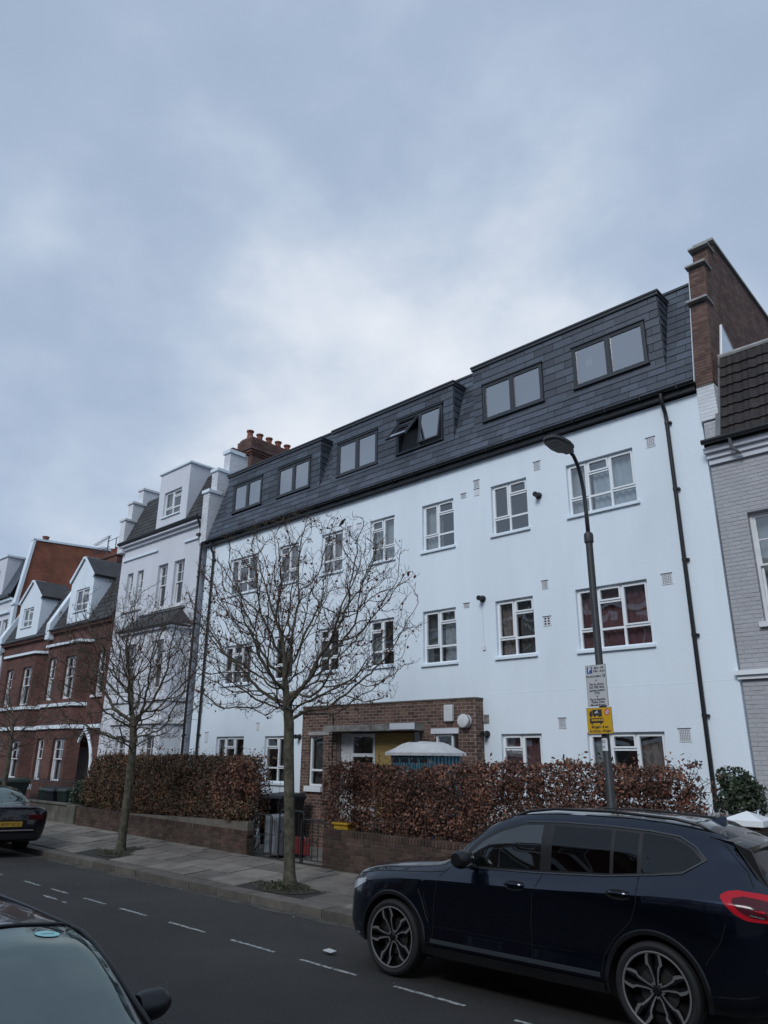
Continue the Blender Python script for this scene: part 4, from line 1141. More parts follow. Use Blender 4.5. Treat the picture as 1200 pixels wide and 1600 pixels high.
for i in range(n):
    u = i / (n - 1)
    for j in range(m_):
        w_ = j / (m_ - 1)
        prof = 1 - (2 * u - 1) ** 6; pf = 1 - (2 * w_ - 1) ** 4
        zz = 2.31 + .20 * (min(prof, 1) * .8 + .2 * math.sin(math.pi * u)) * pf + (.03 if i % 3 == 0 and 0 < i < n - 1 else 0) * pf
        v.append((x0 - .09 + (x1 - x0 + .18) * u, y0 - .09 + (y1 - y0 + .18) * w_, zz))
f = [(i * m_ + j, (i + 1) * m_ + j, (i + 1) * m_ + j + 1, i * m_ + j + 1) for i in range(n - 1) for j in range(m_ - 1)]
mb.add(v, f); mb.box(x0 - .09, x1 + .09, y0 - .09, y1 + .09, 2.255, 2.309); mb.build('roof', 'white_plastic', tl, smooth=50)

# ================================================================ things in the gateway
def gate_leaf(name, label, x0, x1, y, h, rz=0):
    t = thing(name, label, 'gate', (x0, y, .12), rot=(0, 0, rz), local=True); w = x1 - x0
    mb = MB(); rc = .09; pts = [(0.0, 0, 0), (0, 0, h - rc)]
    for k in range(5):
        a = math.pi / 2 * k / 4; pts.append((rc - rc * math.cos(a), 0, h - rc + rc * math.sin(a)))
    for k in range(5):
        a = math.pi / 2 * k / 4; pts.append((w - rc + rc * math.sin(a), 0, h - rc + rc * math.cos(a)))
    pts += [(w, 0, 0)]; mb.tube(pts, .017, 8); mb.tube([(0, 0, .08), (w, 0, .08)], .012, 6)
    mb.build('frame', 'black_metal', t, smooth=40)
    k = 1
    while k * .17 < w - .05:
        mb = MB(); mb.tube([(k * .17, 0, .08), (k * .17, 0, h - .01)], .009, 6); mb.build('upright', 'black_metal', t); k += 1
    for s in (.35, .68):
        mb = MB(); q = [(w * .12 + w * .32 * (1 - math.cos(a)), 0, s * h + .16 * math.sin(a) * (1 if s < .5 else -1)) for a in np.linspace(0, 2.6, 12)]
        mb.tube(q, .008, 5); mb.build('scroll', 'black_metal', t)
    mb = MB(); mb.lathe([(0, -.02), (.03, -.02), (.03, .02), (0, .02)], (w * .03, 0, h * .55), 'x', 8); mb.build('latch', 'black_metal', t)
    return t
gate_leaf('metal_gate', 'black metal gate leaf in front of the grey cabinet', -14.08, -13.52, 11.02, .86, .1)
gate_leaf('metal_gate', 'taller black metal gate leaf right beside the trunk of the nearer bare tree', -13.30, -12.46, 11.10, .98, -.05)
gate_leaf('metal_gate', 'lower black hooped gate leaf against the right-hand brick wall end', -12.44, -11.74, 10.98, .84, .03)
ap = thing('appliance', 'discarded grey cabinet standing behind the metal gate', 'cabinet', (-13.9, 11.4, .1))
mb = MB(); mb.box(-14.08, -13.60, 11.3, 11.8, .13, .95); bevel(mb.build('body', 'appliance', ap), .03, 3)
mb = MB(); mb.box(-14.04, -13.64, 11.28, 11.299, .55, .92); mb.box(-14.04, -13.64, 11.28, 11.299, .17, .51); bevel(mb.build('door', 'appliance', ap), .01)
mb = MB(); mb.box(-13.70, -13.67, 11.255, 11.279, .6, .85); mb.build('handle', 'lead', ap)
def wheelie(label, x, y, z, m, h=1.05, w=.58, rz=0, cat='bin', sx=1.0):
    t = thing('wheelie_bin', label, cat, (x, y, z), rot=(0, 0, rz), local=True)
    mb = MB(); w2, w3 = w / 2 * sx, w / 2 * .84 * sx
    v = [(-w3, -w3 / sx * .95, .08), (w3, -w3 / sx * .95, .08), (w3, w3 / sx * .8, .08), (-w3, w3 / sx * .8, .08), (-w2, -w2 / sx * 1.1, h - .12), (w2, -w2 / sx * 1.1, h - .12), (w2, w2 / sx * 1.1, h - .12), (-w2, w2 / sx * 1.1, h - .12)]
    mb.add(v, [(0, 3, 2, 1), (0, 1, 5, 4), (1, 2, 6, 5), (2, 3, 7, 6), (3, 0, 4, 7), (4, 5, 6, 7)])
    mb.box(-w2 - .02, w2 + .02, -w2 / sx * 1.1 - .02, w2 / sx * 1.1 + .02, h - .155, h - .12)
    bevel(mb.build('body', m, t), .02)
    mb = MB(); a = w2 + .03; b = w2 / sx * 1.1 + .04
    v = [(-a, -b, h - .115), (a, -b, h - .115), (a, b, h - .115), (-a, b, h - .115), (-a * .9, -b * .8, h - .04), (a * .9, -b * .8, h - .04), (a * .9, b * .9, h), (-a * .9, b * .9, h)]
    mb.add(v, [(0, 3, 2, 1), (0, 1, 5, 4), (1, 2, 6, 5), (2, 3, 7, 6), (3, 0, 4, 7), (4, 5, 6, 7)]); bevel(mb.build('lid', m, t), .02)
    mb = MB(); mb.tube([(-w2 * .8, b + .05, h - .12), (w2 * .8, b + .05, h - .12)], .015, 8); mb.build('handle', m, t)
    for s in (-1, 1):
        mb = MB(); mb.lathe([(0, -.03), (.09, -.03), (.1, -.02), (.1, .02), (.09, .03), (0, .03)], (s * (w3 - .02), w3 / sx * .8 + .03, .1), 'x', 14); mb.build('wheel', 'rubber', t)
    return t
wheelie('black wheelie bin with its lid shut behind the right end of the left-hand hedge', -14.95, 12.5, .1, 'bin_black', 1.25, .8, .1)
wheelie('dark green bin just left of the left-hand hedge behind the mossy wall', -24.35, 11.55, .12, 'bin_green', 1.08, .58, .05)
wheelie('black bin second from the left-hand hedge behind the mossy wall', -25.05, 11.5, .12, 'bin_black', 1.06, .58, -.05)
wheelie('dark green bin furthest from the left-hand hedge behind the mossy wall', -25.85, 11.6, .12, 'bin_green', 1.06, .58, .02)
wheelie('large green lidded bin standing behind the parked black saloon', -26.6, 10.3, .12, 'bin_green', 1.32, 1.0, .1, sx=1.25)
t = thing('road_barrier', 'small red plastic barrier standing in the gateway left of the nearer bare tree trunk', 'barrier', (-13.1, 11.7, .1))
mb = MB(); mb.box(-13.62, -13.05, 11.75, 11.80, .14, .50); bevel(mb.build('panel', 'red_plastic', t), .015)
mb = MB(); mb.box(-13.5, -13.38, 11.6, 11.95, .08, .14); mb.build('foot', 'bin_black', t)
t = thing('grit_box', 'yellow plastic box on the end of the right-hand brick wall', 'box', (-11.5, 11.3, .8))
mb = MB(); mb.box(-11.62, -11.22, 11.12, 11.42, .3, .90); bevel(mb.build('body', 'yellow', t), .02)
mb = MB(); mb.box(-11.65, -11.19, 11.09, 11.45, .902, .95); bevel(mb.build('lid', 'yellow', t), .015)
t = thing('rubbish_sack', 'crumpled white sack showing through the foot of the right-hand hedge', 'sack', (-10.95, 11.5, .75))
mb = MB(); v = []; n = 12
for i in range(7):
    for k in range(n):
        a = 2 * math.pi * k / n; rr_ = math.sin(math.pi * (i + .6) / 7.2) * (.28 + .05 * random.random()); v.append((-10.9 + rr_ * math.cos(a) * 1.3, 11.75 + rr_ * math.sin(a) * .6, .72 + .28 * i / 6 + .02 * random.random()))
f = [(i * n + k, i * n + (k + 1) % n, (i + 1) * n + (k + 1) % n, (i + 1) * n + k) for i in range(6) for k in range(n)] + [tuple(range(6 * n, 7 * n))]
mb.add(v, f); mb.build('body', 'white_plastic', t)
mb = MB(); mb.tube([(-10.9, 11.75, .98), (-10.88, 11.74, 1.06)], [.05, .02], 8); mb.build('neck', 'white_plastic', t)
t = thing('crate', 'white plastic crate under the crumpled sack behind the right-hand brick wall', 'crate', (-10.9, 11.8, .1))
mb = MB(); mb.box(-11.3, -10.5, 11.6, 12.0, .1, .70)
for k in range(6): mb.box(-11.28 + k * .13, -11.2 + k * .13, 11.585, 11.60, .15, .65)
mb.build('body', 'white_plastic', t)
# ================================================================ lavender-white Victorian house left of the block
def tri_roof_slates(): pass
H = thing('terraced_house', 'tall lavender-white Victorian house with canted bay and flat-topped dormer', 'house', (-24.1, 13.6, .1))
hx0, hx1 = -26.97, -21.36
sw = [(-26.36, -25.92, 7.55, 8.97), (-25.60, -25.14, 7.55, 8.97), (-24.08, -23.42, 7.32, 8.94), (-22.98, -22.30, 7.30, 8.92)]
arch_ops = [(-26.35, -25.55, .1, 2.35)]
FH = front(FY)
mb = MB(); wall(mb, FH, hx0, hx1, .02, 10.12, sw + arch_ops, .2)
mb.quad((hx1, FY, .02), (hx1, FY + .3, .02), (hx1, FY + .3, 10.1), (hx1, FY, 10.1)); mb.quad((hx0, 22, .02), (hx0, FY, .02), (hx0, FY, 10.1), (hx0, 22, 10.1))
mb.build('front_wall', 'render_l', H)
for s in sw: sash_window(FH, H, *s, bars=(s[1] - s[0]) > .3, cur=[('cur_dark', 0, .3, 0, 1)], sill=False)
mb = MB(); mb.fbox(FH, -26.5, -25.0, 7.40, 7.49, 0, .08); mb.fbox(FH, -24.25, -22.15, 7.17, 7.26, 0, .09); mb.build('sill', 'wood_w', H)
mb = MB(); mb.fbox(FH, -26.8, -24.2, 9.52, 9.60, 0, .07); mb.build('string_course', 'render_w', H)
mb = MB(); mb.fbox(FH, -22.4, hx1 - .02, 9.50, 9.57, 0, .07); mb.build('string_course', 'render_w', H)
mb = MB(); mb.fbox(FH, hx0, hx1, 9.98, 10.10, .001, .10); mb.fbox(FH, hx0, hx1, 10.10, 10.17, .0, .22); mb.build('cornice', 'render_l', H)
mb = MB(); mb.tube([(hx0, FY - .26, 10.24), (hx1, FY - .26, 10.27)], .06, 8); mb.box(hx0, hx1, FY - .24, FY - .18, 10.16, 10.26); mb.build('gutter', 'black_plastic', H)
# mansard roof of old slates
hz0, hz1, hy = 10.25, 12.3, .42
def hmy(z): return 13.45 + hy * (z - hz0)
mb = MB(); mb.quad((hx0, hmy(hz0), hz0), (hx1, hmy(hz0), hz0), (hx1, hmy(hz1), hz1), (hx0, hmy(hz1), hz1))
mb.quad((hx0, hmy(hz1), hz1), (hx1, hmy(hz1), hz1), (hx1, 22, hz1 + .5), (hx0, 22, hz1 + .5)); mb.quad((hx1, hmy(hz0), hz0), (hx1, 22, hz0), (hx1, 22, hz1), (hx1, hmy(hz1), hz1)); mb.quad((hx0, 22, hz0), (hx0, hmy(hz0), hz0), (hx0, hmy(hz1), hz1), (hx0, 22, hz1))
mb.build('roof', 'slate_old', H)
vv = Vector((0, hy, 1)).normalized(); nn = Vector((0, -1, hy)).normalized()
it = slate_items(Vector((0, hmy(hz0), hz0)), udir, vv, nn, hx0 + .3, hx1, 0, (hz1 - hz0) / vv.z, .28, .2, lambda a, b: -24.55 < a < -22.35, 3)
pieces(H, 'slate', it, 'slate_old', 300, chamfer=.0)
# dormer
dx0, dx1, dz0, dz1, dy = -24.48, -22.42, 10.32, 12.62, 13.52
FDm = front(dy)
mb = MB(); wall(mb, FDm, dx0, dx1, dz0, dz1, [(-24.08, -22.88, 10.80, 11.80)], .15)
for xe in (dx0, dx1): mb.prism([(xe, dy, dz0), (xe, dy + .1 + hy * 0 + .9, dz1 - .15), (xe, dy, dz1)], (.0005, 0, 0)); mb.prism([(xe, dy, dz0), (xe, dy + 1.1, dz1), (xe, dy, dz1)], (.0008, 0, 0))
mb.quad((dx0, dy, dz1), (dx1, dy, dz1), (dx1, dy + 1.3, dz1), (dx0, dy + 1.3, dz1)); mb.build('dormer', 'render_l', H)
mb = MB(); mb.box(dx0 - .07, dx1 + .07, dy - .07, dy + 1.1, dz1 + .001, dz1 + .1); bevel(mb.build('dormer_coping', 'render_w', H), .02)
casement(FDm, H, -24.08, -22.88, 10.80, 11.80, 'L', [('cur_dark', 0, .4)], rec=.1)
# left stepped parapet
for (a, b, y0) in ((9.9, 11.35, 13.42), (11.35, 12.15, 13.66), (12.15, 12.85, 14.05)):
    mb = MB(); mb.box(hx0 - .18, hx0 + .2, y0, y0 + 2.2, a, b - .1); mb.box(hx0 - .23, hx0 + .25, y0 - .05, y0 + 2.25, b - .1, b)
    bevel(mb.build('parapet', 'white_brick', H), .01)
# canted bay
B0, B1, BY = -24.95, -21.75, 12.9
def bay(parent, b0, b1, c0, c1, by, ztop, wins, m, side=None, cur=None, zb=.05):
    """canted bay: wall line b0..b1, front face c0..c1 at by"""
    fr = Frame((c0, by, 0), (1, 0, 0)); w = c1 - c0
    lf = Frame((b0, FY, 0), (c0 - b0, by - FY, 0)); ll = math.hypot(c0 - b0, by - FY)
    rf = Frame((c1, by, 0), (b1 - c1, FY - by, 0)); rl = math.hypot(b1 - c1, FY - by)
    mb = MB()
    fo = [(a - c0, b - c0, z0, z1) for a, b, z0, z1 in wins]
    so = [(rl * .22, rl * .78, z0, z1) for z0, z1 in sorted({(w_[2], w_[3]) for w_ in wins})] if side else []
    so2 = [(ll * .22, ll * .78, z0, z1) for z0, z1 in sorted({(w_[2], w_[3]) for w_ in wins})] if side else []
    wall(mb, fr, 0, w, zb, ztop, fo, .15); wall(mb, rf, 0, rl, zb, ztop, so, .15); wall(mb, lf, 0, ll, zb, ztop, so2, .15)
    mb.build('bay_wall', m, parent)
    for o_ in fo: sash_window(fr, parent, *o_, cur=cur, sill=False)
    for o_ in so: sash_window(rf, parent, *o_, bars=False, sill=False, cur=cur)
    for o_ in so2: sash_window(lf, parent, *o_, bars=False, sill=False, cur=cur)
    return fr, rf, lf, w, rl, ll
def bay_band(parent, b0, b1, c0, c1, by, z0, z1, d, m, name='string_course'):
    mb = MB(); k = d * .5
    top = [(b0 - d, FY), (c0 - k, by - d), (c1 + k, by - d), (b1 + d, FY)]
    n = 4; v = [(x, y, z0) for x, y in top] + [(x, y, z1) for x, y in top]
    mb.add(v, [(0, 1, 5, 4), (1, 2, 6, 5), (2, 3, 7, 6), (3, 2, 1, 0), (4, 5, 6, 7)]); return mb.build(name, m, parent)
bw = [(-24.45, -23.72, 4.28, 5.92), (-22.62, -21.95, 4.28, 5.92), (-24.40, -23.72, 1.2, 2.82), (-22.62, -21.92, 1.2, 2.82)]
bay(H, -25.35, -21.45, -24.9, -21.62, BY, 6.35, bw, 'render_l', cur=[('cur_brown', 0, 1, 0, .5)])
bay_band(H, -25.35, -21.45, -24.9, -21.62, BY, 3.90, 4.02, .07, 'render_l'); bay_band(H, -25.35, -21.45, -24.9, -21.62, BY, 3.18, 3.30, .09, 'wood_w')
bay_band(H, -25.35, -21.45, -24.9, -21.62, BY, 6.28, 6.42, .12, 'render_l', 'cornice')
mb = MB(); q = [(-25.5, FY, 6.43), (-25.0, BY - .16, 6.43), (-21.52, BY - .16, 6.43), (-21.4, FY, 6.43)]; tp = [(-24.7, FY - .01, 7.1), (-22.2, FY - .01, 7.1)]
mb.add(q + tp, [(0, 1, 4), (1, 2, 5, 4), (2, 3, 5)]); mb.build('bay_roof', 'slate_old', H)
mb = MB(); mb.tube([(-25.5, FY, 6.43), (-25.0, BY - .18, 6.41), (-21.50, BY - .18, 6.39), (-21.38, FY - .1, 6.36)], .04, 8); mb.build('bay_gutter', 'black_plastic', H)
bay_band(H, -25.0, -22.0, -25.0, -22.0, FY - .04, 7.09, 7.15, .03, 'lead', 'flashing')
# downpipe with kinked top
mb = MB(); x = -21.24; mb.tube([(x - .12, FY - .24, 10.2), (x - .12, FY - .12, 9.95), (x - .12, FY - .06, 9.8), (x - .12, FY - .06, 9.35), (x - .02, FY - .06, 9.15), (x, FY - .06, 9.0), (x, FY - .06, .1)], .042, 10)
mb.box(x - .22, x - .02, FY - .18, FY - .01, 9.55, 9.63)
dp = mb.build('downpipe', 'black_plastic', H, smooth=40)
for z in (8.2, 6.4, 4.6, 2.8): 
    mb = MB(); mb.tube([(x, FY - .06, z), (x, FY - .06, z + .06)], .052, 10); mb.box(x - .1, x + .1, FY - .03, FY - .005, z + .01, z + .05); mb.build('pipe_collar', 'black_plastic', dp)
def arch_pts(a0, a1, zs, k=1.0, n=9, r=None):
    """pointed arch outline from left springing over the apex to the right springing"""
    w = a1 - a0; rad = w * k; out = []
    h = math.sqrt(max(rad * rad - (rad - w / 2) ** 2, 1e-6)); am = math.acos((rad - w / 2) / rad)
    for i in range(n + 1):
        t_ = am * i / n; out.append((a0 + rad - rad * math.cos(t_), zs + rad * math.sin(t_)))
    for i in range(n - 1, -1, -1):
        t_ = am * i / n; out.append((a1 - rad + rad * math.cos(t_), zs + rad * math.sin(t_)))
    return out
def arch_door(F, parent, a0, a1, z0, zs, m_arch, m_in, k=1.0, rib=.05, dep=.5, m_wall=None):
    pts = arch_pts(a0, a1, zs, k); path = [F.p(a0, z0, .03)] + [F.p(a, z, .03) for a, z in pts] + [F.p(a1, z0, .03)]
    mb = MB(); mb.tube(path, rib, 8); mb.build('arch_moulding', m_arch, parent, smooth=40)
    poly = [(a0, z0)] + pts + [(a1, z0)]
    mb = MB(); n = len(poly)
    v = [F.p(a, z, .012) for a, z in poly] + [F.p(a, z, -dep) for a, z in poly]
    mb.add(v, [(i, n + i, n + i + 1, i + 1) for i in range(n - 1)] + [tuple(range(n, 2 * n))]); mb.build('porch', m_in, parent)
    am = (a0 + a1) / 2
    mb = MB(); mb.fbox(F, a0 + .12, a1 - .12, z0, z0 + 2.0, -dep + .002, -dep + .05)
    for q0, q1 in ((.2, .9), (1.05, 1.85)):
        mb.fbox(F, a0 + .2, am - .04, z0 + q0, z0 + q1, -dep + .051, -dep + .065); mb.fbox(F, am + .04, a1 - .2, z0 + q0, z0 + q1, -dep + .051, -dep + .065)
    mb.build('door', 'door_red' if m_in != 'render_l' else 'bin_green', parent)
    return poly
def arched_wall(mb, F, a0, a1, z0, z1, poly, mi=0):
    """wall panel a0..a1, z0..z1 with an arched hole (poly touches z0)"""
    pts = poly
    # left part, right part and a strip over each arch segment
    mb.quad(F.p(a0, z0), F.p(pts[0][0], z0), F.p(pts[0][0], z1), F.p(a0, z1), mi)
    mb.quad(F.p(pts[-1][0], z0), F.p(a1, z0), F.p(a1, z1), F.p(pts[-1][0], z1), mi)
    for (p, q) in zip(pts[:-1], pts[1:]):
        if abs(p[0] - q[0]) < 1e-6: continue
        mb.quad(F.p(p[0], p[1]), F.p(q[0], q[1]), F.p(q[0], z1), F.p(p[0], z1), mi)
arch_door(front(FY), H, -26.35, -25.55, .1, 2.0, 'wood_w', 'render_l', k=1.05, rib=.045, dep=.19)

# ================================================================ red brick houses
def gable_dormer(parent, x0, x1, y, z0, ze, za, win, back, m='render_w'):
    F = front(y); xm = (x0 + x1) / 2
    mb = MB(); wall(mb, F, x0, x1, z0, ze, [win], .12)
    mb.add([F.p(x0, ze), F.p(x1, ze), F.p(xm + .12, za), F.p(xm - .12, za)], [(0, 1, 2, 3)])
    for xe in (x0, x1): mb.quad((xe, y, z0), (xe, y + back, z0 + .0), (xe, y + back, ze), (xe, y, ze))
    mb.build('dormer', m, parent)
    mb = MB()   # roof planes and white barge boards
    for s, xe in ((-1, x0), (1, x1)):
        mb.prism([(xe + s * .08, y - .05, ze - .06), (xm + s * .12, y - .05, za + .02), (xm + s * .12, y - .05, za + .10), (xe + s * .12, y - .05, ze + .03)], (0, back + .05, 0))
    mb.build('dormer_roof', 'slate_old', parent)
    mb = MB()
    for s, xe in ((-1, x0), (1, x1)):
        mb.prism([(xe + s * .02, y - .09, ze - .10), (xm + s * .12, y - .09, za - .06), (xm + s * .12, y - .09, za + .08), (xe + s * .10, y - .09, ze + .02)], (0, .035, 0))
    mb.box(xm - .13, xm + .13, y - .1, y + .5, za + .0, za + .1); mb.build('barge_board', m, parent)
    casement(F, parent, *win, 'L', [('cur_dark', .5, 1)], rec=.08, mg=.08)
def red_house(x0, x1, ez, label, bayd, wins, dorm, seed, side='left', wall_m='brick_far', by=13.2, flat=()):
    t = thing('terraced_house', label, 'house', ((x0 + x1) / 2, FY, .2))
    F = front(FY); da0, da1 = (x1 - 1.85, x1 - .35) if side == 'right' else (x0 + .35, x0 + 1.85)
    apts = arch_pts(da0, da1, 1.75, 1.05); poly = [(da0, .2)] + apts + [(da1, .2)]
    mb = MB(); wall(mb, F, x0, x1, 3.2, ez, list(flat), .12)
    if side != 'none': arched_wall(mb, F, x0, x1, .2, 3.2, poly)
    else: wall(mb, F, x0, x1, .2, 3.2, [], .1)
    mb.quad((x1, FY, .1), (x1, 21, .1), (x1, 21, ez), (x1, FY, ez)); mb.quad((x0, 21, .1), (x0, FY, .1), (x0, FY, ez), (x0, 21, ez))
    mb.build('front_wall', wall_m, t)
    if side != 'none': arch_door(F, t, da0, da1, .2, 1.75, 'render_w', 'door_red', 1.05, .07, .9)
    for w_ in flat: sash_window(F, t, *w_, cur=[('blind', 0, 1, 0, .4)])
    b0, b1, c0, c1 = bayd; BYr = by
    bay(t, b0, b1, c0, c1, BYr, ez - .75, wins, wall_m, side=False, cur=[('blind', 0, 1, 0, .45)])
    for z, h in ((4.02, .12), (3.16, .14)): bay_band(t, b0, b1, c0, c1, BYr, z, z + h, .10, 'render_w')
    bay_band(t, b0, b1, c0, c1, BYr, ez - .80, ez - .70, .12, 'render_w', 'cornice')
    mb = MB(); mb.fbox(F, b1, x1 - .01, 3.16, 3.30, .001, .08); mb.build('string_course', 'render_w', t)
    mb = MB(); mb.fbox(F, x0, x1, ez - .70, ez - .02, 0.001, .06); mb.fbox(F, x0, x1, ez - .12, ez, .061, .22); mb.build('eaves_band', wall_m, t)
    mb = MB(); mb.tube([(x0, FY - .26, ez + .02), (x1, FY - .26, ez + .02)], .05, 8); mb.build('gutter', 'black_plastic', t)
    # mansard
    zt = ez + 2.35; k = .50
    mb = MB(); yb = FY - .2
    mb.quad((x0, yb, ez), (x1, yb, ez), (x1, yb + k * 2.35, zt), (x0, yb + k * 2.35, zt)); mb.quad((x0, yb + k * 2.35, zt), (x1, yb + k * 2.35, zt), (x1, 21, zt + .9), (x0, 21, zt + .9))
    mb.build('roof', 'slate_old', t)
    vv2 = Vector((0, k, 1)).normalized(); nn2 = Vector((0, -1, k)).normalized()
    it = slate_items(Vector((0, yb, ez)), udir, vv2, nn2, x0, x1, 0, 2.35 / vv2.z, .3, .24, lambda a, b, d=dorm: d[0] < a < d[1], seed)
    pieces(t, 'slate', it, 'slate_old', 300, chamfer=0.0)
    gable_dormer(t, dorm[0], dorm[1], FY - .1, ez + .05, dorm[2], dorm[3], dorm[4], 1.5)
    # white raking party wall on the left
    mb = MB(); mb.prism([(x0 - .18, yb - .1, ez - .35), (x0 - .18, yb - .1, ez + .35), (x0 - .18, yb + k * 2.35 - .1, zt + .25), (x0 - .18, yb + 3.2, zt + .25), (x0 - .18, yb + 3.2, ez - .35)], (.36, 0, 0))
    bevel(mb.build('party_wall', 'render_w', t), .02)
    return t
HA = red_house(-32.4, -26.98, 7.30, 'red brick house with a gabled white dormer and pointed red porch arch', (-32.1, -28.45, -31.65, -28.72),
    [(-31.45, -30.75, 4.30, 6.05), (-29.9, -28.95, 4.30, 6.0), (-31.45, -30.75, 1.2, 2.80), (-29.95, -28.95, 1.2, 2.80)], (-31.05, -29.0, 9.35, 10.2, (-30.5, -29.3, 7.95, 8.9)), 31, 'right', flat=[(-27.95, -27.25, 4.4, 6.1)])
HB = red_house(-37.7, -32.42, 7.18, 'darker red brick house with a white gabled dormer next to the big orange gable wall', (-36.6, -32.6, -36.15, -32.9),
    [(-35.85, -35.1, 4.20, 5.85), (-34.1, -33.1, 4.20, 5.85), (-35.85, -35.1, 1.2, 2.75), (-34.1, -33.1, 1.2, 2.75)], (-36.35, -34.0, 9.1, 9.95, (-35.9, -34.75, 7.85, 8.75)), 37, 'none')
# chimney between the red houses and the lavender house, with a television aerial
t = thing('chimney_stack', 'small red brick chimney stack beside the television aerials', 'chimney', (-31.9, 15.8, 9.6))
mb = MB(); mb.box(-33.3, -31.3, 15.5, 16.6, 9.3, 11.05); mb.box(-33.36, -31.24, 15.44, 16.66, 11.05, 11.2); mb.build('stack', 'bricks_chim', t)
for k, x in enumerate((-32.5, -32.05)):
    mb = MB(); mb.lathe([(0, 0), (.15, 0), (.13, .35), (.16, .42), (.1, .43)], (x, 15.9, 11.2), 'z', 12); mb.build('chimney_pot', 'terracotta', t, smooth=40)
t = thing('tv_aerial', 'pair of spiky television aerials against the sky above the red roofs', 'aerial', (-33.2, 15.9, 11.0))
mb = MB()
mb.tube([(-33.2, 15.9, 10.9), (-33.2, 15.9, 12.45)], .03, 6); mb.tube([(-32.4, 15.9, 11.2), (-32.4, 15.9, 12.2)], .025, 6); mb.build('mast', 'tele', t)
mb = MB()
mb.tube([(-34.6, 15.9, 12.2), (-33.0, 15.9, 12.42)], .018, 4); mb.tube([(-34.6, 15.9, 11.75), (-33.0, 15.9, 11.85)], .018, 4); mb.tube([(-33.3, 15.9, 12.15), (-32.2, 15.9, 12.2)], .018, 4)
for k in range(8): mb.tube([(-34.5 + k * .18, 15.75, 12.21 + k * .025), (-34.5 + k * .18, 16.05, 12.21 + k * .025)], .012, 4); mb.tube([(-34.5 + k * .18, 15.6, 11.76 + k * .01), (-34.5 + k * .18, 16.2, 11.76 + k * .01)], .012, 4)
mb.build('array', 'tele', t)
# big orange brick gable wall behind house B
t = thing('gable_wall', 'large flat orange brick gable wall edged in white above the red houses', 'wall', (-37.8, 15, 7))
mb = MB(); q = [(-37.85, 13.70, 7.0), (-37.85, 13.72, 9.3), (-37.85, 14.10, 12.62), (-37.85, 22.0, 13.15), (-37.85, 22.0, 7.0)]
mb.prism(q, (.24, 0, 0)); mb.build('wall_panel', 'brick_far2', t)
mb = MB(); mb.prism([(-37.9, 13.62, 7.0), (-37.9, 13.62, 9.3), (-37.9, 14.03, 12.7), (-37.9, 14.15, 12.7), (-37.9, 13.78, 9.3), (-37.9, 13.78, 7.0)], (.34, 0, 0))
mb.box(-37.92, -37.54, 13.55, 14.1, 9.22, 9.32); mb.build('edge_trim', 'render_w', t)
mb = MB(); mb.prism([(-37.9, 14.0, 12.66), (-37.9, 22, 13.19), (-37.9, 22, 13.30), (-37.9, 14.0, 12.76)], (.34, 0, 0)); mb.build('coping', 'render_w', t)
# far white house
t = thing('terraced_house', 'furthest white house at the left edge with grey slate mansard', 'house', (-41, FY, .2))
fw = [(-39.6, -38.85, 6.9, 8.55), (-38.65, -37.98, 6.9, 8.55), (-39.5, -38.6, 4.0, 5.7), (-39.4, -38.6, 1.2, 2.9)]
mb = MB(); wall(mb, FH, -44.5, -37.9, .1, 9.6, fw, .18); mb.quad((-37.9, FY, .1), (-37.9, 21, .1), (-37.9, 21, 9.6), (-37.9, FY, 9.6)); mb.build('front_wall', 'render_l', t)
for s in fw: sash_window(FH, t, *s, cur=[('cur_dark', 0, 1, 0, 1)])
for z in (8.85, 9.5):
    mb = MB(); mb.fbox(FH, -44.5, -37.9, z, z + .12, .001, .12); mb.build('string_course', 'render_w', t)
mb = MB(); mb.quad((-44.5, 13.45, 9.8), (-37.86, 13.45, 9.8), (-37.86, 14.3, 12.0), (-44.5, 14.3, 12.0)); mb.quad((-44.5, 14.3, 12.0), (-37.86, 14.3, 12.0), (-37.86, 21, 12.0), (-44.5, 21, 12.0)); mb.build('roof', 'slate', t)
mb = MB(); mb.box(-44.5, -37.9, 13.36, 13.5, 9.66, 9.8); mb.build('gutter', 'black_plastic', t)
mb = MB(); wall(mb, front(13.5), -42.4, -39.2, 9.95, 11.95, [(-41.7, -39.9, 10.2, 11.3)], .12); mb.prism([(-39.2, 13.5, 9.95), (-39.2, 14.3, 11.95), (-39.2, 13.5, 11.95)], (.0005, 0, 0)); mb.build('dormer', 'render_l', t)
mb = MB(); mb.box(-42.45, -39.12, 13.42, 14.4, 11.95, 12.05); mb.build('dormer_coping', 'render_w', t)
casement(front(13.5), t, -41.7, -39.9, 10.2, 11.3, 'T', None, fm='upvc')
t = thing('chimney_stack', 'dark chimney stack with one tall pot behind the orange gable wall', 'chimney', (-38.6, 15, 12))
mb = MB(); mb.box(-39.2, -38.2, 14.6, 15.4, 11.6, 12.45); mb.build('stack', 'bricks_chim', t)
mb = MB(); mb.lathe([(0, 0), (.17, 0), (.15, .7), (.19, .8), (.12, .82)], (-38.6, 15, 12.45), 'z', 12); mb.build('chimney_pot', 'terracotta', t, smooth=40)

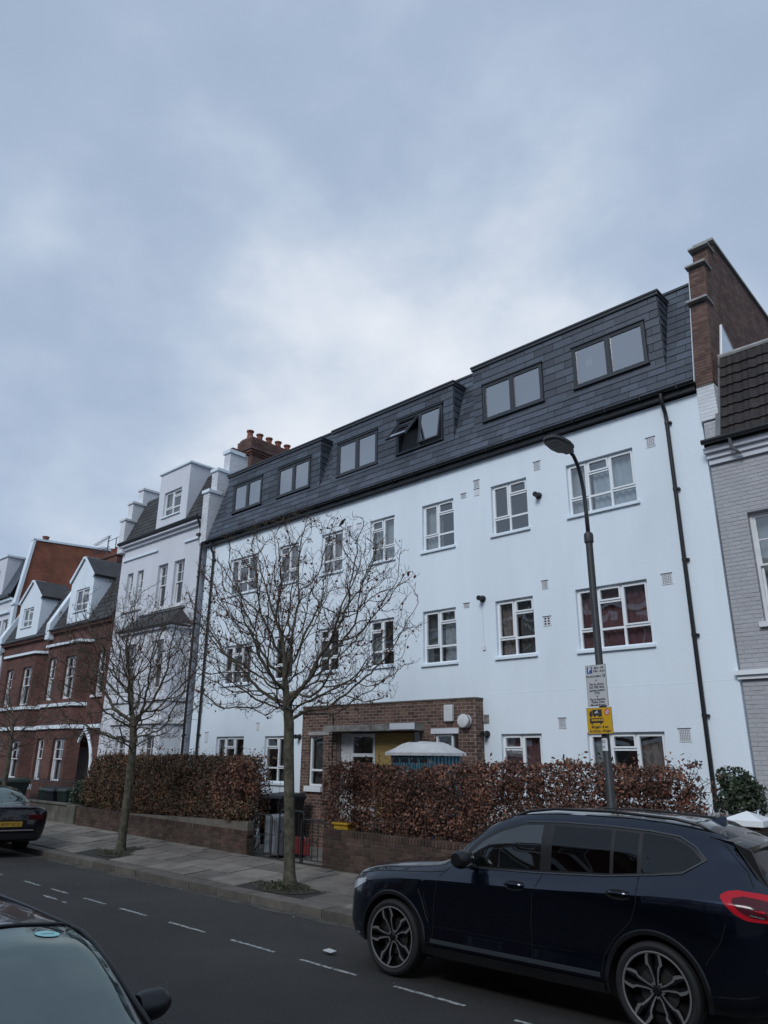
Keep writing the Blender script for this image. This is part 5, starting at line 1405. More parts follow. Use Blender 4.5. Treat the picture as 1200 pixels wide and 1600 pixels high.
# ================================================================ grey painted brick house on the right
G = thing('terraced_house', 'grey painted brick house with brown tiled mansard at the right edge', 'house', (-1, FY, .1))
gz0, gz1 = -4.105, 2.6
FG = front(FY + .02)
gops = [(-3.60, -2.45, 4.50, 6.50), (-1.3, -.15, 4.50, 6.5), (-.6, .6, 1.2, 2.9)]
poly = [(-3.66, .1)] + arch_pts(-3.66, -2.36, 2.25, .75) + [(-2.36, .1)]
mb = MB(); wall(mb, FG, gz0, gz1, 3.55, 7.62, gops[:2], .16); arched_wall(mb, FG, gz0, -2.2, .1, 3.55, poly); wall(mb, FG, -2.2, gz1, .1, 3.55, gops[2:], .16)
mb.build('mortar_core', 'grey_joint', G)
def in_poly(a, z):
    if not (-3.74 < a < -2.28): return False
    if z < 2.25: return True
    w = 1.46; rad = .98 + .08
    for c in (-3.66 + .975, -2.36 - .975):
        pass
    return (z - 2.25) < max(0, 1.0 * math.cos((a + 3.01) / .78 * 1.45)) * .92
it = brick_items(FG, gz0, gz1, 3.75, 7.50, gops, d=.006, jit=.002)
itb = [i_ for i_ in brick_items(FG, gz0, gz1, .1, 3.5, gops, d=.006, jit=.002) if not in_poly(i_[0][0], i_[0][2])]
pieces(G, 'brick', it + itb, 'grey_brick', 300, 'brick_courses')
for s in gops: sash_window(FG, G, *s, cur=[('net', 0, 1, 0, 1)])
arch_door(FG, G, -3.66, -2.36, .1, 2.25, 'wood_w', 'render_l', k=.75, rib=.055, dep=.7)
mb = MB(); mb.fbox(FG, gz0 - .05, gz1, 3.55, 3.62, .0, .07); mb.fbox(FG, gz0 - .08, gz1, 3.62, 3.70, .0, .12); mb.build('string_course', 'upvc', G)
mb = MB(); mb.fbox(FG, gz0 + .0, gz1, 7.55, 7.66, 0, .06); mb.fbox(FG, gz0 - .02, gz1, 7.66, 7.76, 0, .11); mb.fbox(FG, gz0 - .04, gz1, 7.76, 7.86, 0, .18); mb.build('cornice', 'render_l', G)
mb = MB(); mb.tube([(gz0 - .02, FY - .27, 7.94), (gz1, FY - .27, 7.94)], .055, 8); mb.box(gz0, gz1, FY - .2, FY - .165, 7.862, 7.98); mb.build('gutter', 'black_plastic', G)
mb = MB(); mb.tube([(-3.62, FY - .27, 7.9), (-3.62, FY - .2, 7.72), (-3.5, FY - .1, 7.60)], .03, 8); mb.build('overflow_pipe', 'lead', G)
mb = MB(); ry0, rz0, rz1, rk = 13.42, 7.95, 9.95, .34
gz0 = -3.82
mb.quad((gz0 - .02, ry0, rz0), (gz1, ry0, rz0), (gz1, ry0 + rk * 2, rz1), (gz0 - .02, ry0 + rk * 2, rz1)); mb.quad((gz0 - .02, ry0 + rk * 2, rz1), (gz1, ry0 + rk * 2, rz1), (gz1, 22, rz1 + .2), (gz0 - .02, 22, rz1 + .2))
gz0 = -3.82
mb.quad((gz0 - .02, ry0, rz0), (gz0 - .02, ry0 + rk * 2, rz1), (gz0 - .02, 22, rz1), (gz0 - .02, 22, rz0)); mb.build('roof', 'slate_under', G)
# interlocking roof tiles, each a rolled piece
def tile_mesh():
    mb = MB(); prof = [(-.5, 0), (-.42, .5), (-.30, .6), (-.2, .2), (-.08, 0), (.1, 0), (.18, .35), (.30, .5), (.42, .35), (.5, 0)]
    v = [(x, -z * .5 - .2, -.5) for x, z in prof] + [(x, -z * .5 + .15, .5) for x, z in prof] + [(x, .5, -.5) for x, z in prof]
    n = len(prof); f = [(i, i + 1, n + i + 1, n + i) for i in range(n - 1)] + [(2 * n + i, 2 * n + i + 1, i + 1, i) for i in range(n - 1)]
    me = bpy.data.meshes.new('tile'); me.from_pydata(v, [], f); me.materials.append(M['tile_old']); return me
tm = tile_mesh(); vt = Vector((0, rk, 1)).normalized(); nt_ = Vector((0, -1, rk)).normalized(); L_ = 2.0 / vt.z
r2 = random.Random(77)
for j in range(8):
    h = L_ / 8; x = gz0 + (.0 if j % 2 else -.0)
    while x < gz1:
        o = bpy.data.objects.new('roof_tile', tm); COL.objects.link(o); o.parent = G
        ang = .05 + r2.uniform(-.01, .01); v3 = (vt * math.cos(ang) - nt_ * math.sin(ang)); n3 = (nt_ * math.cos(ang) + vt * math.sin(ang))
        c = Vector((x + .14, ry0, rz0)) + vt * ((j + .5) * h) + nt_ * .03
        o.location = c - ORG[G.name]; o.rotation_euler = Matrix((udir, -n3, v3)).transposed().to_euler(); o.scale = (.285, .07, h + .05); x += .28
mb = MB(); mb.tube([(gz0 - .02, ry0 + rk * 2 + .0, rz1 + .05), (gz1, ry0 + rk * 2, rz1 + .05)], .06, 8); mb.build('ridge_roll', 'stone', G)
mb = MB(); mb.prism([(gz0 - .03, ry0 - .12, rz0), (gz0 - .03, ry0 + .12, rz0), (gz0 - .03, ry0 + rk * 2 + .1, rz1), (gz0 - .03, ry0 + rk * 2 - .06, rz1)], (.09, 0, 0)); mb.build('lead_flashing', 'lead', G)

# ================================================================ houses across the street, behind the photographer
def opp_house(x0, w, seed):
    r2 = random.Random(seed); t = thing('terraced_house', 'plain brick terraced house facing the white block from across the street, number %s from the crossing' % seed, 'house', (x0 + w / 2, -5, 0), group='houses across the street')
    t['label'] = 'plain brick terraced house across the street from the white block'
    F = Frame((x0 + w, -5.2, 0), (-1, 0, 0)); hh = 9.2 + r2.uniform(-.2, .2)
    ws = [(a, a + 1.0, z, z + 1.7) for a in (.7, w / 2 - .5, w - 1.7) for z in (1.1, 4.0, 6.8)]
    mb = MB(); wall(mb, F, 0, w, 0, hh, ws, .15); mb.quad(F.p(0, 0), F.p(0, hh), F.p(0, hh, -8), F.p(0, 0, -8)); mb.quad(F.p(w, 0), F.p(w, 0, -8), F.p(w, hh, -8), F.p(w, hh))
    mb.build('front_wall', ['brick_opp', 'render_l', 'brick_opp', 'brick_far'][seed % 4], t)
    mb = MB(); mb.quad(F.p(-.1, hh, .3), F.p(w + .1, hh, .3), F.p(w + .1, hh + 2.2, -4), F.p(-.1, hh + 2.2, -4)); mb.quad(F.p(-.1, hh + 2.2, -4), F.p(w + .1, hh + 2.2, -4), F.p(w + .1, hh, -8.3), F.p(-.1, hh, -8.3)); mb.build('roof', 'slate_old', t)
    for (a0, a1, z0, z1) in ws:
        mb = MB(); bar(mb, F, a0, a1, z0, z1, .07, -.14, -.06); mb.fbox(F, a0, a1, (z0 + z1) / 2 - .03, (z0 + z1) / 2 + .03, -.13, -.058); mb.fbox(F, a0 - .1, a1 + .1, z0 - .12, z0 - .001, -.1, .1)
        wd = mb.build('window', 'wood_w', t)
        mb = MB(); mb.quad(F.p(a0, z0, -.1), F.p(a1, z0, -.1), F.p(a1, z1, -.1), F.p(a0, z1, -.1)); mb.build('pane', 'cur_dark', wd)
    mb = MB(); mb.fbox(F, 0, w, 3.3, 3.5, .002, .12); mb.fbox(F, 0, w, 6.1, 6.25, .002, .1); mb.fbox(F, 0, w, hh - .25, hh, .002, .25)
    for (a0, a1, z0, z1) in ws: mb.fbox(F, a0 - .15, a1 + .15, z1 + .01, z1 + .28, .002, .08)
    mb.build('white_trim', 'render_w', t)
    mb = MB(); mb.box(x0 + .1, x0 + .9, -10, -8.5, hh + 1.4, hh + 3.2); mb.build('chimney', 'bricks_chim', t)
x = -58
k = 0
while x < 26:
    opp_house(x, 6.2, k); x += 6.2; k += 1
from mathutils import noise as mnoise
# ================================================================ bare street trees (space colonisation)
def grow_tree(base, trunk, crown_c, crown_r, n_att, seed, step=.11, infl=1.2, kill=.13, r_tip=.0042, expo=2.42, low=.0, up=.20, power=.5):
    rg = np.random.default_rng(seed)
    P = [np.array(p, float) for p in trunk]      # trunk polyline, fixed
    par = [-1] + list(range(len(P) - 1))
    nt0 = len(P)
    A = rg.normal(size=(n_att * 3, 3)); A /= np.linalg.norm(A, axis=1)[:, None]
    A *= (rg.random(n_att * 3) ** power)[:, None]
    A = A * np.array(crown_r) + np.array(crown_c)
    # flatten the underside a little, drop points too close to the stem
    A = A[A[:, 2] > low]
    qn = np.array([mnoise.noise(Vector(p * .75 + np.array([seed, 0, 0]))) + .5 * mnoise.noise(Vector(p * 2.1)) for p in A]); A = A[qn > -.22][:n_att]
    A[:, :2] += rg.normal(size=(len(A), 2)) * .05
    pts = np.array(P); near = np.full(len(A), -1); nd = np.full(len(A), 1e9)
    def upd(i0):
        nonlocal near, nd
        for i in range(i0, len(P)):
            d = np.linalg.norm(A - P[i], axis=1); m = d < nd; nd[m] = d[m]; near[m] = i
    upd(nt0 // 2); alive = np.ones(len(A), bool)
    dirs = {}
    for itn in range(170):
        sel = alive & (nd < (infl if itn > 12 else 3.5))
        if not sel.any(): break
        i0 = len(P); idx = near[sel]; vec = A[sel] - np.array([P[i] for i in idx]); vec /= np.linalg.norm(vec, axis=1)[:, None] + 1e-9
        for i in np.unique(idx):
            v = vec[idx == i].mean(0) + np.array([0, 0, up]) + rg.normal(size=3) * .22
            p0 = P[i]
            if par[i] >= 0:
                pv = p0 - P[par[i]]; v = v + .55 * pv / (np.linalg.norm(pv) + 1e-9)
            v /= np.linalg.norm(v) + 1e-9; q = p0 + v * step
            key = (i, round(v[0], 1), round(v[1], 1), round(v[2], 1))
            if dirs.get(i, 0) > 3: continue
            dirs[i] = dirs.get(i, 0) + 1
            P.append(q); par.append(int(i))
        if len(P) == i0: break
        upd(i0); alive &= nd > kill
    n = len(P); P = np.array(P); kids = [[] for _ in range(n)]
    for i in range(1, n): kids[par[i]].append(i)
    rad = np.zeros(n)
    for i in range(n - 1, -1, -1):
        rad[i] = r_tip if not kids[i] else (sum(rad[k] ** expo for k in kids[i]) + (r_tip * .25) ** expo) ** (1 / expo)
    return P, par, kids, rad, nt0, rg
def build_tree(label, base, trunk, r_base, crown_c, crown_r, n_att, seed, low=2.0, group=None, n_sides=(10, 6, 4), r_limb=.018, fruits=0, **kw):
    t = thing('street_tree', label, 'tree', base, group=group)
    P, par, kids, rad, nt0, rg = grow_tree(base, trunk, crown_c, crown_r, n_att, seed, low=low, **kw)
    # rescale so that the stem has its measured girth, keep the tips thin
    sc = r_base / rad[0]
    def rr_(i): return max(rad[i] * (sc if rad[i] > .03 else 1 + (sc - 1) * rad[i] / .03), .003)
    rv = np.array([rr_(i) for i in range(len(P))])
    # root flare
    for i in range(len(P)):
        hgt = P[i][2] - base[2]
        if i < nt0 and hgt < .35: rv[i] *= 1 + .6 * (1 - max(hgt, 0) / .35) ** 2
    chains = []; stack = [(0, None)]
    while stack:
        i, prev = stack.pop(); ch = [i] if prev is None else [prev, i]
        while kids[ch[-1]]:
            ks = sorted(kids[ch[-1]], key=lambda k: -rad[k])
            for k in ks[1:]: stack.append((k, ch[-1]))
            ch.append(ks[0])
        chains.append((ch, prev is None))
    tw = MB(); nl = 0
    for ch, first in chains:
        r0 = rv[ch[1]] if len(ch) > 1 else rv[ch[0]]
        if first:
            mb = MB(); path = [P[i] for i in ch]; rs = [rv[i] for i in ch]; mb.tube(path, rs, 12); mb.build('trunk', 'bark', t, smooth=True)
            continue
        path = [P[i] for i in ch]; rs = [r0 * .98] + [rv[i] for i in ch[1:]]
        if r0 > r_limb:
            mb = MB(); mb.tube(path, rs, 7); mb.build('limb', 'bark', t, smooth=True); nl += 1
        else:
            tw.tube(path, rs, 4 if r0 > .009 else 3, cap=False)
    # short spurs and buds on the twigs
    tips = [i for i in range(len(P)) if rad[i] < .012]
    for i in tips:
        for _ in range(rg.choice([0, 1, 1, 2])):
            v = rg.normal(size=3); v[2] = abs(v[2]) * .7 + .15; v /= np.linalg.norm(v); l = .04 + .13 * rg.random()
            m_ = P[i] + v * l * .55; e = P[i] + (v + np.array([0, 0, .35])) * l
            tw.tube([P[i], m_, e], [.0035, .003, .0045], 3, cap=False)
    tw.build('twigs', 'twig', t, kind='stuff')
    if fruits:
        fb = MB()
        for i in rg.choice(tips, fruits):
            c = P[i] + rg.normal(size=3) * .04; s = .012 + .024 * rg.random()
            fb.add([c + np.array(q) * s for q in ((1, 0, 0), (-1, 0, 0), (0, 1, 0), (0, -1, 0), (0, 0, 1), (0, 0, -1))], [(0, 2, 4), (2, 1, 4), (1, 3, 4), (3, 0, 4), (2, 0, 5), (1, 2, 5), (3, 1, 5), (0, 3, 5)])
        fb.build('dry_fruits', 'berry', t, kind='stuff')
    return t
def poly_line(pts, n): 
    out = []; pts = [np.array(p, float) for p in pts]
    for a, b in zip(pts[:-1], pts[1:]):
        for k in range(n): out.append(a + (b - a) * k / n)
    out.append(pts[-1]); return out
build_tree('nearer bare street tree in front of the gateway gap with a wide crown', (-10.83, 9.34, .04),
           poly_line([(-10.83, 9.34, .0), (-10.85, 9.34, .3), (-10.93, 9.33, 1.4), (-11.02, 9.33, 2.3), (-11.05, 9.33, 2.8), (-11.12, 9.3, 3.3)], 4), .098,
           (-11.0, 9.25, 4.70), (3.05, 1.9, 2.25), 3500, 21, low=2.9, fruits=700)
build_tree('further bare street tree in front of the left-hand hedge and red houses', (-17.04, 9.46, .06),
           poly_line([(-17.04, 9.46, .0), (-17.0, 9.45, .3), (-16.95, 9.44, 1.3), (-16.92, 9.42, 2.1), (-16.95, 9.42, 2.5), (-17.0, 9.4, 3.0)], 4), .095,
           (-17.6, 9.3, 4.15), (3.2, 1.9, 2.45), 3200, 9, low=2.3, fruits=160)
build_tree('small spindly bare tree beyond the black saloon in front of the darker red house', (-24.3, 9.4, .1),
           poly_line([(-24.3, 9.4, .05), (-24.28, 9.4, .6), (-24.2, 9.4, 1.8), (-24.25, 9.4, 2.6)], 4), .07,
           (-24.9, 9.4, 3.2), (1.9, 1.3, 1.4), 650, 5, low=1.9)
# dark pigeon perched in the nearer tree
t = thing('pigeon', 'small dark bird perched high in the crown of the nearer bare tree', 'bird', (-11.2, 9.2, 6.3))
mb = MB(); mb.lathe([(0, -.17), (.018, -.15), (.035, -.08), (.055, 0), (.05, .06), (.03, .10), (.032, .125), (.028, .15), (.008, .165), (0, .185)], (0, 0, 0), 'x', 10)
mb.v = [tuple(Vector((-9.62 + p[0] * .5, 9.2 + p[1] * .7, 6.50 + p[2] * .7 + p[0] * .35))) for p in mb.v]; mb.build('body', 'bird', t, smooth=True)
bpy.data.objects['pigeon'].location = (-9.62, 9.2, 6.45)
for c_ in t.children: c_.location = c_.location + Vector((-11.2, 9.2, 6.3)) - Vector((-9.62, 9.2, 6.45))

# ================================================================ hedges
def leaves(mb_name, parent, mats, sampler, n, size, seed, kind='stuff', up=.3):
    rg = np.random.default_rng(seed); P = sampler(rg, n); n = len(P)
    a = rg.normal(size=(n, 3)); a /= np.linalg.norm(a, axis=1)[:, None]
    b = rg.normal(size=(n, 3)); b -= (a * b).sum(1)[:, None] * a; b /= np.linalg.norm(b, axis=1)[:, None]
    c = np.cross(a, b); s = size * (.55 + .9 * rg.random(n))[:, None]
    V = np.stack([P - a * s, P + b * s * .5 - a * s * .1 + c * s * .12, P + a * s, P - b * s * .5 - a * s * .1 + c * s * .12], 1).reshape(-1, 3)
    po = np.array(ORG[parent.name]); me = bpy.data.meshes.new(mb_name)
    me.vertices.add(4 * n); me.vertices.foreach_set('co', (V - po).ravel())
    me.loops.add(4 * n); me.loops.foreach_set('vertex_index', np.arange(4 * n, dtype=np.int32))
    me.polygons.add(n); me.polygons.foreach_set('loop_start', np.arange(0, 4 * n, 4, dtype=np.int32)); me.polygons.foreach_set('loop_total', np.full(n, 4, np.int32))
    me.materials.append(M[mats]); me.update(calc_edges=True); me.validate()
    o = bpy.data.objects.new(mb_name, me); COL.objects.link(o); o.parent = parent
    if kind: o['kind'] = kind
    ORG[o.name] = ORG[parent.name]; return o
from mathutils import noise as mnoise
def hedge(name, label, x0, x1, y0, y1, zb, zt, mat_, n, seed, dens=None, ragged=.08, size=.032):
    t = thing(name, label, 'hedge', ((x0 + x1) / 2, (y0 + y1) / 2, .1))
    def top(x): return zt - (.13 * max(0, 1 - ((x + 10.1) / 1.5) ** 4) if x1 > -5 and abs(x + 10.1) < 1.5 else 0) + .10 * mnoise.noise(Vector((x * .9, seed, 0))) + ragged * mnoise.noise(Vector((x * 4, seed, 3)))
    def samp(rg, n):
        X = rg.uniform(x0, x1, n * 2); Y = rg.random(n * 2); Z = rg.random(n * 2)
        Y = np.where(rg.random(n * 2) < .62, Y ** 2.2 * .6, Y)          # more leaves towards the street face
        out = []
        for x, y, z, q in zip(X, Y, Z, rg.random(n * 2)):
            tp = top(x); b = zb + .12 * mnoise.noise(Vector((x * 2.2, 7, seed)))
            zz = b + (tp - b) * z
            bul = .16 * mnoise.noise(Vector((x * 1.3, zz * 1.5, seed))) + .07 * mnoise.noise(Vector((x * 5, zz * 5, seed)))
            bul -= .22 * max(0, (z - .82) / .18) ** 2 + .10 * max(0, (.2 - z) / .2)
            d = 1.0
            if dens: d = dens(x, z)
            cl = mnoise.noise(Vector((x * 3.1, y * 3, zz * 3.1 + seed)))
            if q > d * (.72 + .55 * cl): continue
            ex = min(x - x0, x1 - x); 
            sh = .35 * max(0, 1 - ex / .45) ** 2
            if z > 1 - sh or y > 1 - sh * .5: continue
            out.append((x, y0 - bul + y * (y1 - y0), zz))
            if len(out) >= n: break
        # stray shoots above the top
        for k in range(int((x1 - x0) * 34)):
            x = rg.uniform(x0, x1); tp = top(x); hgt = rg.random() ** 2 * .26; yy = rg.uniform(y0, y1)
            for j in range(4): out.append((x + rg.normal() * .012, yy + rg.normal() * .012, tp - .05 + hgt * j / 3))
        return np.array(out)
    leaves('foliage', t, mat_, samp, n, size, seed)
    # woody stems inside
    mb = MB(); rg = np.random.default_rng(seed + 50); x = x0 + .12
    while x < x1 - .1:
        yb = (y0 + y1) / 2 + rg.normal() * .05
        for k in range(rg.integers(3, 6)):
            p = np.array([x, yb, .1]); d = np.array([rg.normal() * .22, rg.normal() * .16, 1.0]); path = [p]; 
            L_ = (top(x) - .12) * (.75 + .25 * rg.random())
            for j in range(6):
                d = d + rg.normal(size=3) * .14; d[2] = max(d[2], .5); p = p + d / np.linalg.norm(d) * L_ / 6; p[1] = min(max(p[1], y0 + .05), y1 - .03); path.append(p.copy())
                if j > 1:
                    e = p + np.array([rg.normal() * .16, rg.normal() * .12 - .05, .12 + .12 * rg.random()]); mb.tube([p, (p + e) / 2 + rg.normal(size=3) * .02, e], [.005, .004, .003], 3, cap=False)
            mb.tube(path, list(np.linspace(.014, .004, len(path))), 4, cap=False)
        x += .16 + .08 * rg.random()
    mb.build('branches', 'twig', t, kind='stuff')
    return t
hedge('hedge', 'copper-leaved hedge on the right, sparse at its left foot, behind the dark blue SUV', -12.05, -4.25, 11.12, 11.75, .78, 2.14, 'leaf_copper', 40000, 3, ragged=.16,
      dens=lambda x, z: .42 + .58 * min(1, max(0, (z - (.45 if x < -10.6 else .2)) * 3)) if x < -10.4 or -8.2 < x < -6.9 else .92)
hedge('hedge', 'browner copper-leaved hedge on the left above the long brick wall', -22.7, -14.35, 11.12, 11.85, .66, 2.2, 'leaf_brown', 64000, 6, ragged=.12)
# protruding bushier shoulder at the right end of the left hedge, hanging over the wall
def blob_leaves(parent, name, c, r, n, m, seed, size):
    def s(rg, n):
        v = rg.normal(size=(n, 3)); v /= np.linalg.norm(v, axis=1)[:, None]; v *= (rg.random(n) ** .45)[:, None]
        out = v * np.array(r) + np.array(c)
        k = np.array([mnoise.noise(Vector(p * 2.5)) for p in out]); return out[k > -.22]
    return leaves(name, parent, m, s, n, size, seed)
t = thing('hedge_shrub', 'rounded copper shrub bulging over the right end of the left-hand garden wall', 'shrub', (-14.9, 11.1, .8))
blob_leaves(t, 'foliage', (-15.0, 11.12, 1.55), (.85, .42, .68), 9000, 'leaf_copper', 12, .033)
blob_leaves(t, 'foliage', (-14.75, 11.0, 1.05), (.55, .28, .35), 2500, 'leaf_brown', 13, .033)
mb = MB()
for k in range(14):
    rg = np.random.default_rng(k); mb.tube([(-15, 11.3, .5), (-15 + rg.normal() * .2, 11.2, 1.1), (-15 + rg.normal() * .5, 11.1 + rg.normal() * .2, 1.9)], [.012, .008, .004], 4, cap=False)
mb.build('branches', 'twig', t, kind='stuff')
t = thing('evergreen_shrub', 'dark green shrub at the left end of the left-hand hedge behind the mossy wall', 'shrub', (-22.9, 11.3, .3))
blob_leaves(t, 'foliage', (-22.9, 11.35, .98), (.7, .4, .55), 6000, 'leaf_green', 15, .035)
mb = MB(); 
for k in range(5): mb.tube([(-22.9 + .1 * k - .2, 11.35, .1), (-22.9 + .15 * k - .3, 11.35, .9)], [.015, .006], 5, cap=False)
mb.build('stem', 'twig', t)
t = thing('evergreen_bush', 'small dark green evergreen bush beside the right downpipe above the white pier cap', 'bush', (-3.75, 11.6, .1))
blob_leaves(t, 'foliage', (-3.80, 11.55, 1.80), (.36, .30, .36), 2600, 'leaf_green', 16, .030)
blob_leaves(t, 'foliage', (-3.62, 11.55, 1.72), (.28, .25, .30), 1200, 'leaf_green', 17, .030)
mb = MB()
for k in range(7):
    a = k * .9; mb.tube([(-3.75, 11.55, .1), (-3.74 + .04 * math.cos(a), 11.55 + .04 * math.sin(a), 1.3), (-3.75 + .25 * math.cos(a), 11.55 + .2 * math.sin(a), 1.95)], [.016, .012, .004], 5, cap=False)
mb.build('stem', 'twig', t)
# loose sprays off the right end of the right hedge
t = thing('hedge_spray', 'loose leafy shoots straggling off the right end of the right-hand hedge', 'shrub', (-4.3, 11.3, .8))
mb = MB(); rg = np.random.default_rng(44); pts = []
for k in range(16):
    p = np.array([-4.55, 11.4, 1.1 + .6 * rg.random()]); d = np.array([.25 + .35 * rg.random(), rg.normal() * .2 - .1, .6 * rg.random()]); path = [p]
    for j in range(5):
        d = d + rg.normal(size=3) * .08; p = p + d * .14 / np.linalg.norm(d); path.append(p.copy())
        if j < 5 and k % 3: 
            for q in range(7): pts.append(p + rg.normal(size=3) * .035)
    mb.tube(path, list(np.linspace(.007, .003, len(path))), 3, cap=False)
mb.build('stem', 'twig', t)
leaves('foliage', t, 'leaf_copper', lambda rg, n: np.array(pts), 10, .034, 3)
# weeds round the nearer tree
t = thing('weeds', 'tuft of low green weeds round the foot of the nearer bare tree', 'weeds', (-10.83, 9.3, .04))
leaves('weed_leaves', t, 'leaf_weed', lambda rg, n: np.column_stack([-10.85 + rg.normal(size=n) * .22, 9.22 + rg.normal(size=n) * .13, .03 + np.abs(rg.normal(size=n)) * .03]), 900, .022, 8)
t = thing('weeds', 'thin scatter of weeds round the foot of the further bare tree', 'weeds', (-17.0, 9.3, .04))
leaves('weed_leaves', t, 'leaf_weed', lambda rg, n: np.column_stack([-17.0 + rg.normal(size=n) * .22, 9.32 + rg.normal(size=n) * .12, .05 + np.abs(rg.normal(size=n)) * .02]), 450, .025, 9)
# railings in front of the red houses
t = thing('iron_railings', 'black spiked iron railings in front of the red brick houses', 'railings', (-26, 11.9, .1))
mb = MB(); mb.tube([(-29.6, 11.9, 1.32), (-22.9, 11.9, 1.32)], .015, 5); mb.tube([(-29.6, 11.9, .55), (-22.9, 11.9, .55)], .015, 5); mb.build('rail', 'black_metal', t)
x = -29.5
while x < -22.9:
    mb = MB(); mb.tube([(x, 11.9, .1), (x, 11.9, 1.38), (x, 11.9, 1.46)], [.011, .011, .002], 5); mb.build('upright', 'black_metal', t); x += .13
t = thing('window_box', 'white stone sill block under the left bay window of the nearer red house', 'planter', (-30.6, 12.6, .9))
mb = MB(); mb.box(-31.2, -30.2, 12.4, 12.75, .9, 1.08); bevel(mb.build('box', 'render_w', t), .02)
# ================================================================ street lamp with parking signs
lamp = thing('street_lamp', 'dark grey street lamp with a curved arm and flat head carrying two signs', 'street lamp', (-4.42, 8.95, .03))
mb = MB()
mb.lathe([(0, .0), (.095, 0), (.095, 1.35), (.085, 1.40), (.050, 1.48), (.048, 5.05), (.046, 5.1)], (-4.42, 8.95, .02), 'z', 20)
mb.build('column', 'lamp_metal', lamp, smooth=40)
mb = MB(); mb.lathe([(.048, 0), (.062, .01), (.064, .03), (.064, .11), (.058, .14), (.035, .16)], (-4.42, 8.95, 5.04), 'z', 20); mb.build('collar', 'lamp_metal', lamp, smooth=40)
# arm
path = [(-4.42, 8.95, 5.15), (-4.42, 8.94, 5.5), (-4.415, 8.91, 5.78), (-4.41, 8.85, 6.00), (-4.405, 8.77, 6.15), (-4.40, 8.66, 6.25), (-4.40, 8.56, 6.29)]
mb = MB(); mb.tube(path, [.030, .028, .027, .026, .026, .026, .026], 12); mb.build('arm', 'lamp_metal', lamp, smooth=True)
# flat LED head: a shield-shaped shell
def head():
    mb = MB(); c0 = Vector((-4.40, 8.58, 6.29)); ax = Vector((0, -1, .05)).normalized(); sd = Vector((1, 0, 0)); upv = sd.cross(ax) * -1
    if upv.z < 0: upv = -upv
    out = [(0, .055), (.08, .075), (.13, .13), (.28, .155), (.45, .14), (.56, .10), (.60, .05)]
    ring = [(s, w) for s, w in out] + [(s, -w) for s, w in reversed(out)]
    n = len(ring)
    lvl = [(-.045, .90), (-.03, 1.0), (.01, 1.0), (.035, .80), (.045, .4)]
    v = []
    for h, k in lvl:
        for s, w in ring: v.append(c0 + ax * (.30 + (s - .30) * (k if k < 1 else 1)) + sd * w * k + upv * h)
    mb.add(v, [(i * n + j, i * n + (j + 1) % n, (i + 1) * n + (j + 1) % n, (i + 1) * n + j) for i in range(len(lvl) - 1) for j in range(n)] + [tuple(range(n)), tuple((len(lvl) - 1) * n + j for j in range(n))[::-1]])
    o = mb.build('lamp_head', 'lamp_metal', lamp, smooth=35)
    mb = MB()
    q = [c0 + ax * s + sd * w + upv * -.047 for s, w in ((.30, .115), (.50, .105), (.545, .07), (.545, -.07), (.50, -.105), (.30, -.115))]
    mb.add(q, [tuple(range(6))]); mb.build('led_panel', 'sign_edge', o)
    mb = MB()
    for i in range(4):
        for j in range(8):
            p = c0 + ax * (.33 + i * .05) + sd * (-.0875 + j * .025); s = .008
            mb.add([p + ax * a + sd * b - upv * h for a, b, h in ((-s, -s, .048), (s, -s, .048), (s, s, .048), (-s, s, .048), (0, 0, .056))], [(0, 1, 4), (1, 2, 4), (2, 3, 4), (3, 0, 4)])
    mb.build('led_lens', 'lead', o)
head()
# signs: plates facing the photographer's side of the street
import bpy as _b
def text_mesh(txt, size, parent, m, place, name='lettering', align='CENTER', bold=0.0):
    cu = bpy.data.curves.new(name, 'FONT'); cu.body = txt; cu.size = size; cu.align_x = align; cu.align_y = 'CENTER'; cu.offset = bold
    cu.resolution_u = 3
    ob = bpy.data.objects.new(name, cu); COL.objects.link(ob)
    dg = bpy.context.evaluated_depsgraph_get(); me = bpy.data.meshes.new_from_object(ob.evaluated_get(dg)); bpy.data.objects.remove(ob)
    bpy.data.curves.remove(cu)
    me.materials.clear(); me.materials.append(M[m])
    for v in me.vertices: v.co = place(v.co.x, v.co.y)
    me.update(); o = bpy.data.objects.new(name, me); COL.objects.link(o); o.parent = parent
    if parent: o.location = -ORG[parent.name]
    return o
sx, sy = -4.42, 8.95
ang = R(-13)     # the plates are turned slightly towards oncoming traffic
su = Vector((math.cos(ang), math.sin(ang), 0)); sn = su.cross(Vector((0, 0, 1)))
so_ = Vector((sx, sy, 0)) + sn * .085
FS = Frame(so_, su)
def plate(name, label, a0, a1, z0, z1, face, cat='sign'):
    t = thing(name, label, cat, tuple(so_ + Vector((0, 0, z0))))
    mb = MB(); mb.fbox(FS, a0, a1, z0, z1, 0, .004); mb.build('plate', 'sign_edge', t)
    mb = MB(); mb.fbox(FS, a0 + .006, a1 - .006, z0 + .006, z1 - .006, .0042, .0052); fc = mb.build('face', face, t)
    mb = MB(); mb.box(0, 0.001, 0, 0.001, 0, 0.001)
    for zz in (z0 + .08, z1 - .08):
        mb = MB(); mb.lathe([(.054, 0), (.054, .02)], (sx, sy, zz), 'z', 16); mb.box(sx - .03, sx + .03, sy - .09, sy - .055, zz, zz + .02); mb.build('clip', 'lead', t)
    return t
PW = .335
p1 = plate('parking_sign', 'grey and white parking hours sign with a blue P square on the lamp post', -.165, .165, 2.86, 3.38, 'sign_grey')
def put(d=.0058): return lambda F=FS: None
def ptxt(t, txt, a, z, size, m='ink', bold=.0012, d=.0062, al='CENTER'):
    return text_mesh(txt, size, t, m, lambda x, y: FS.p(a + x, z + y, d), align=al, bold=bold)
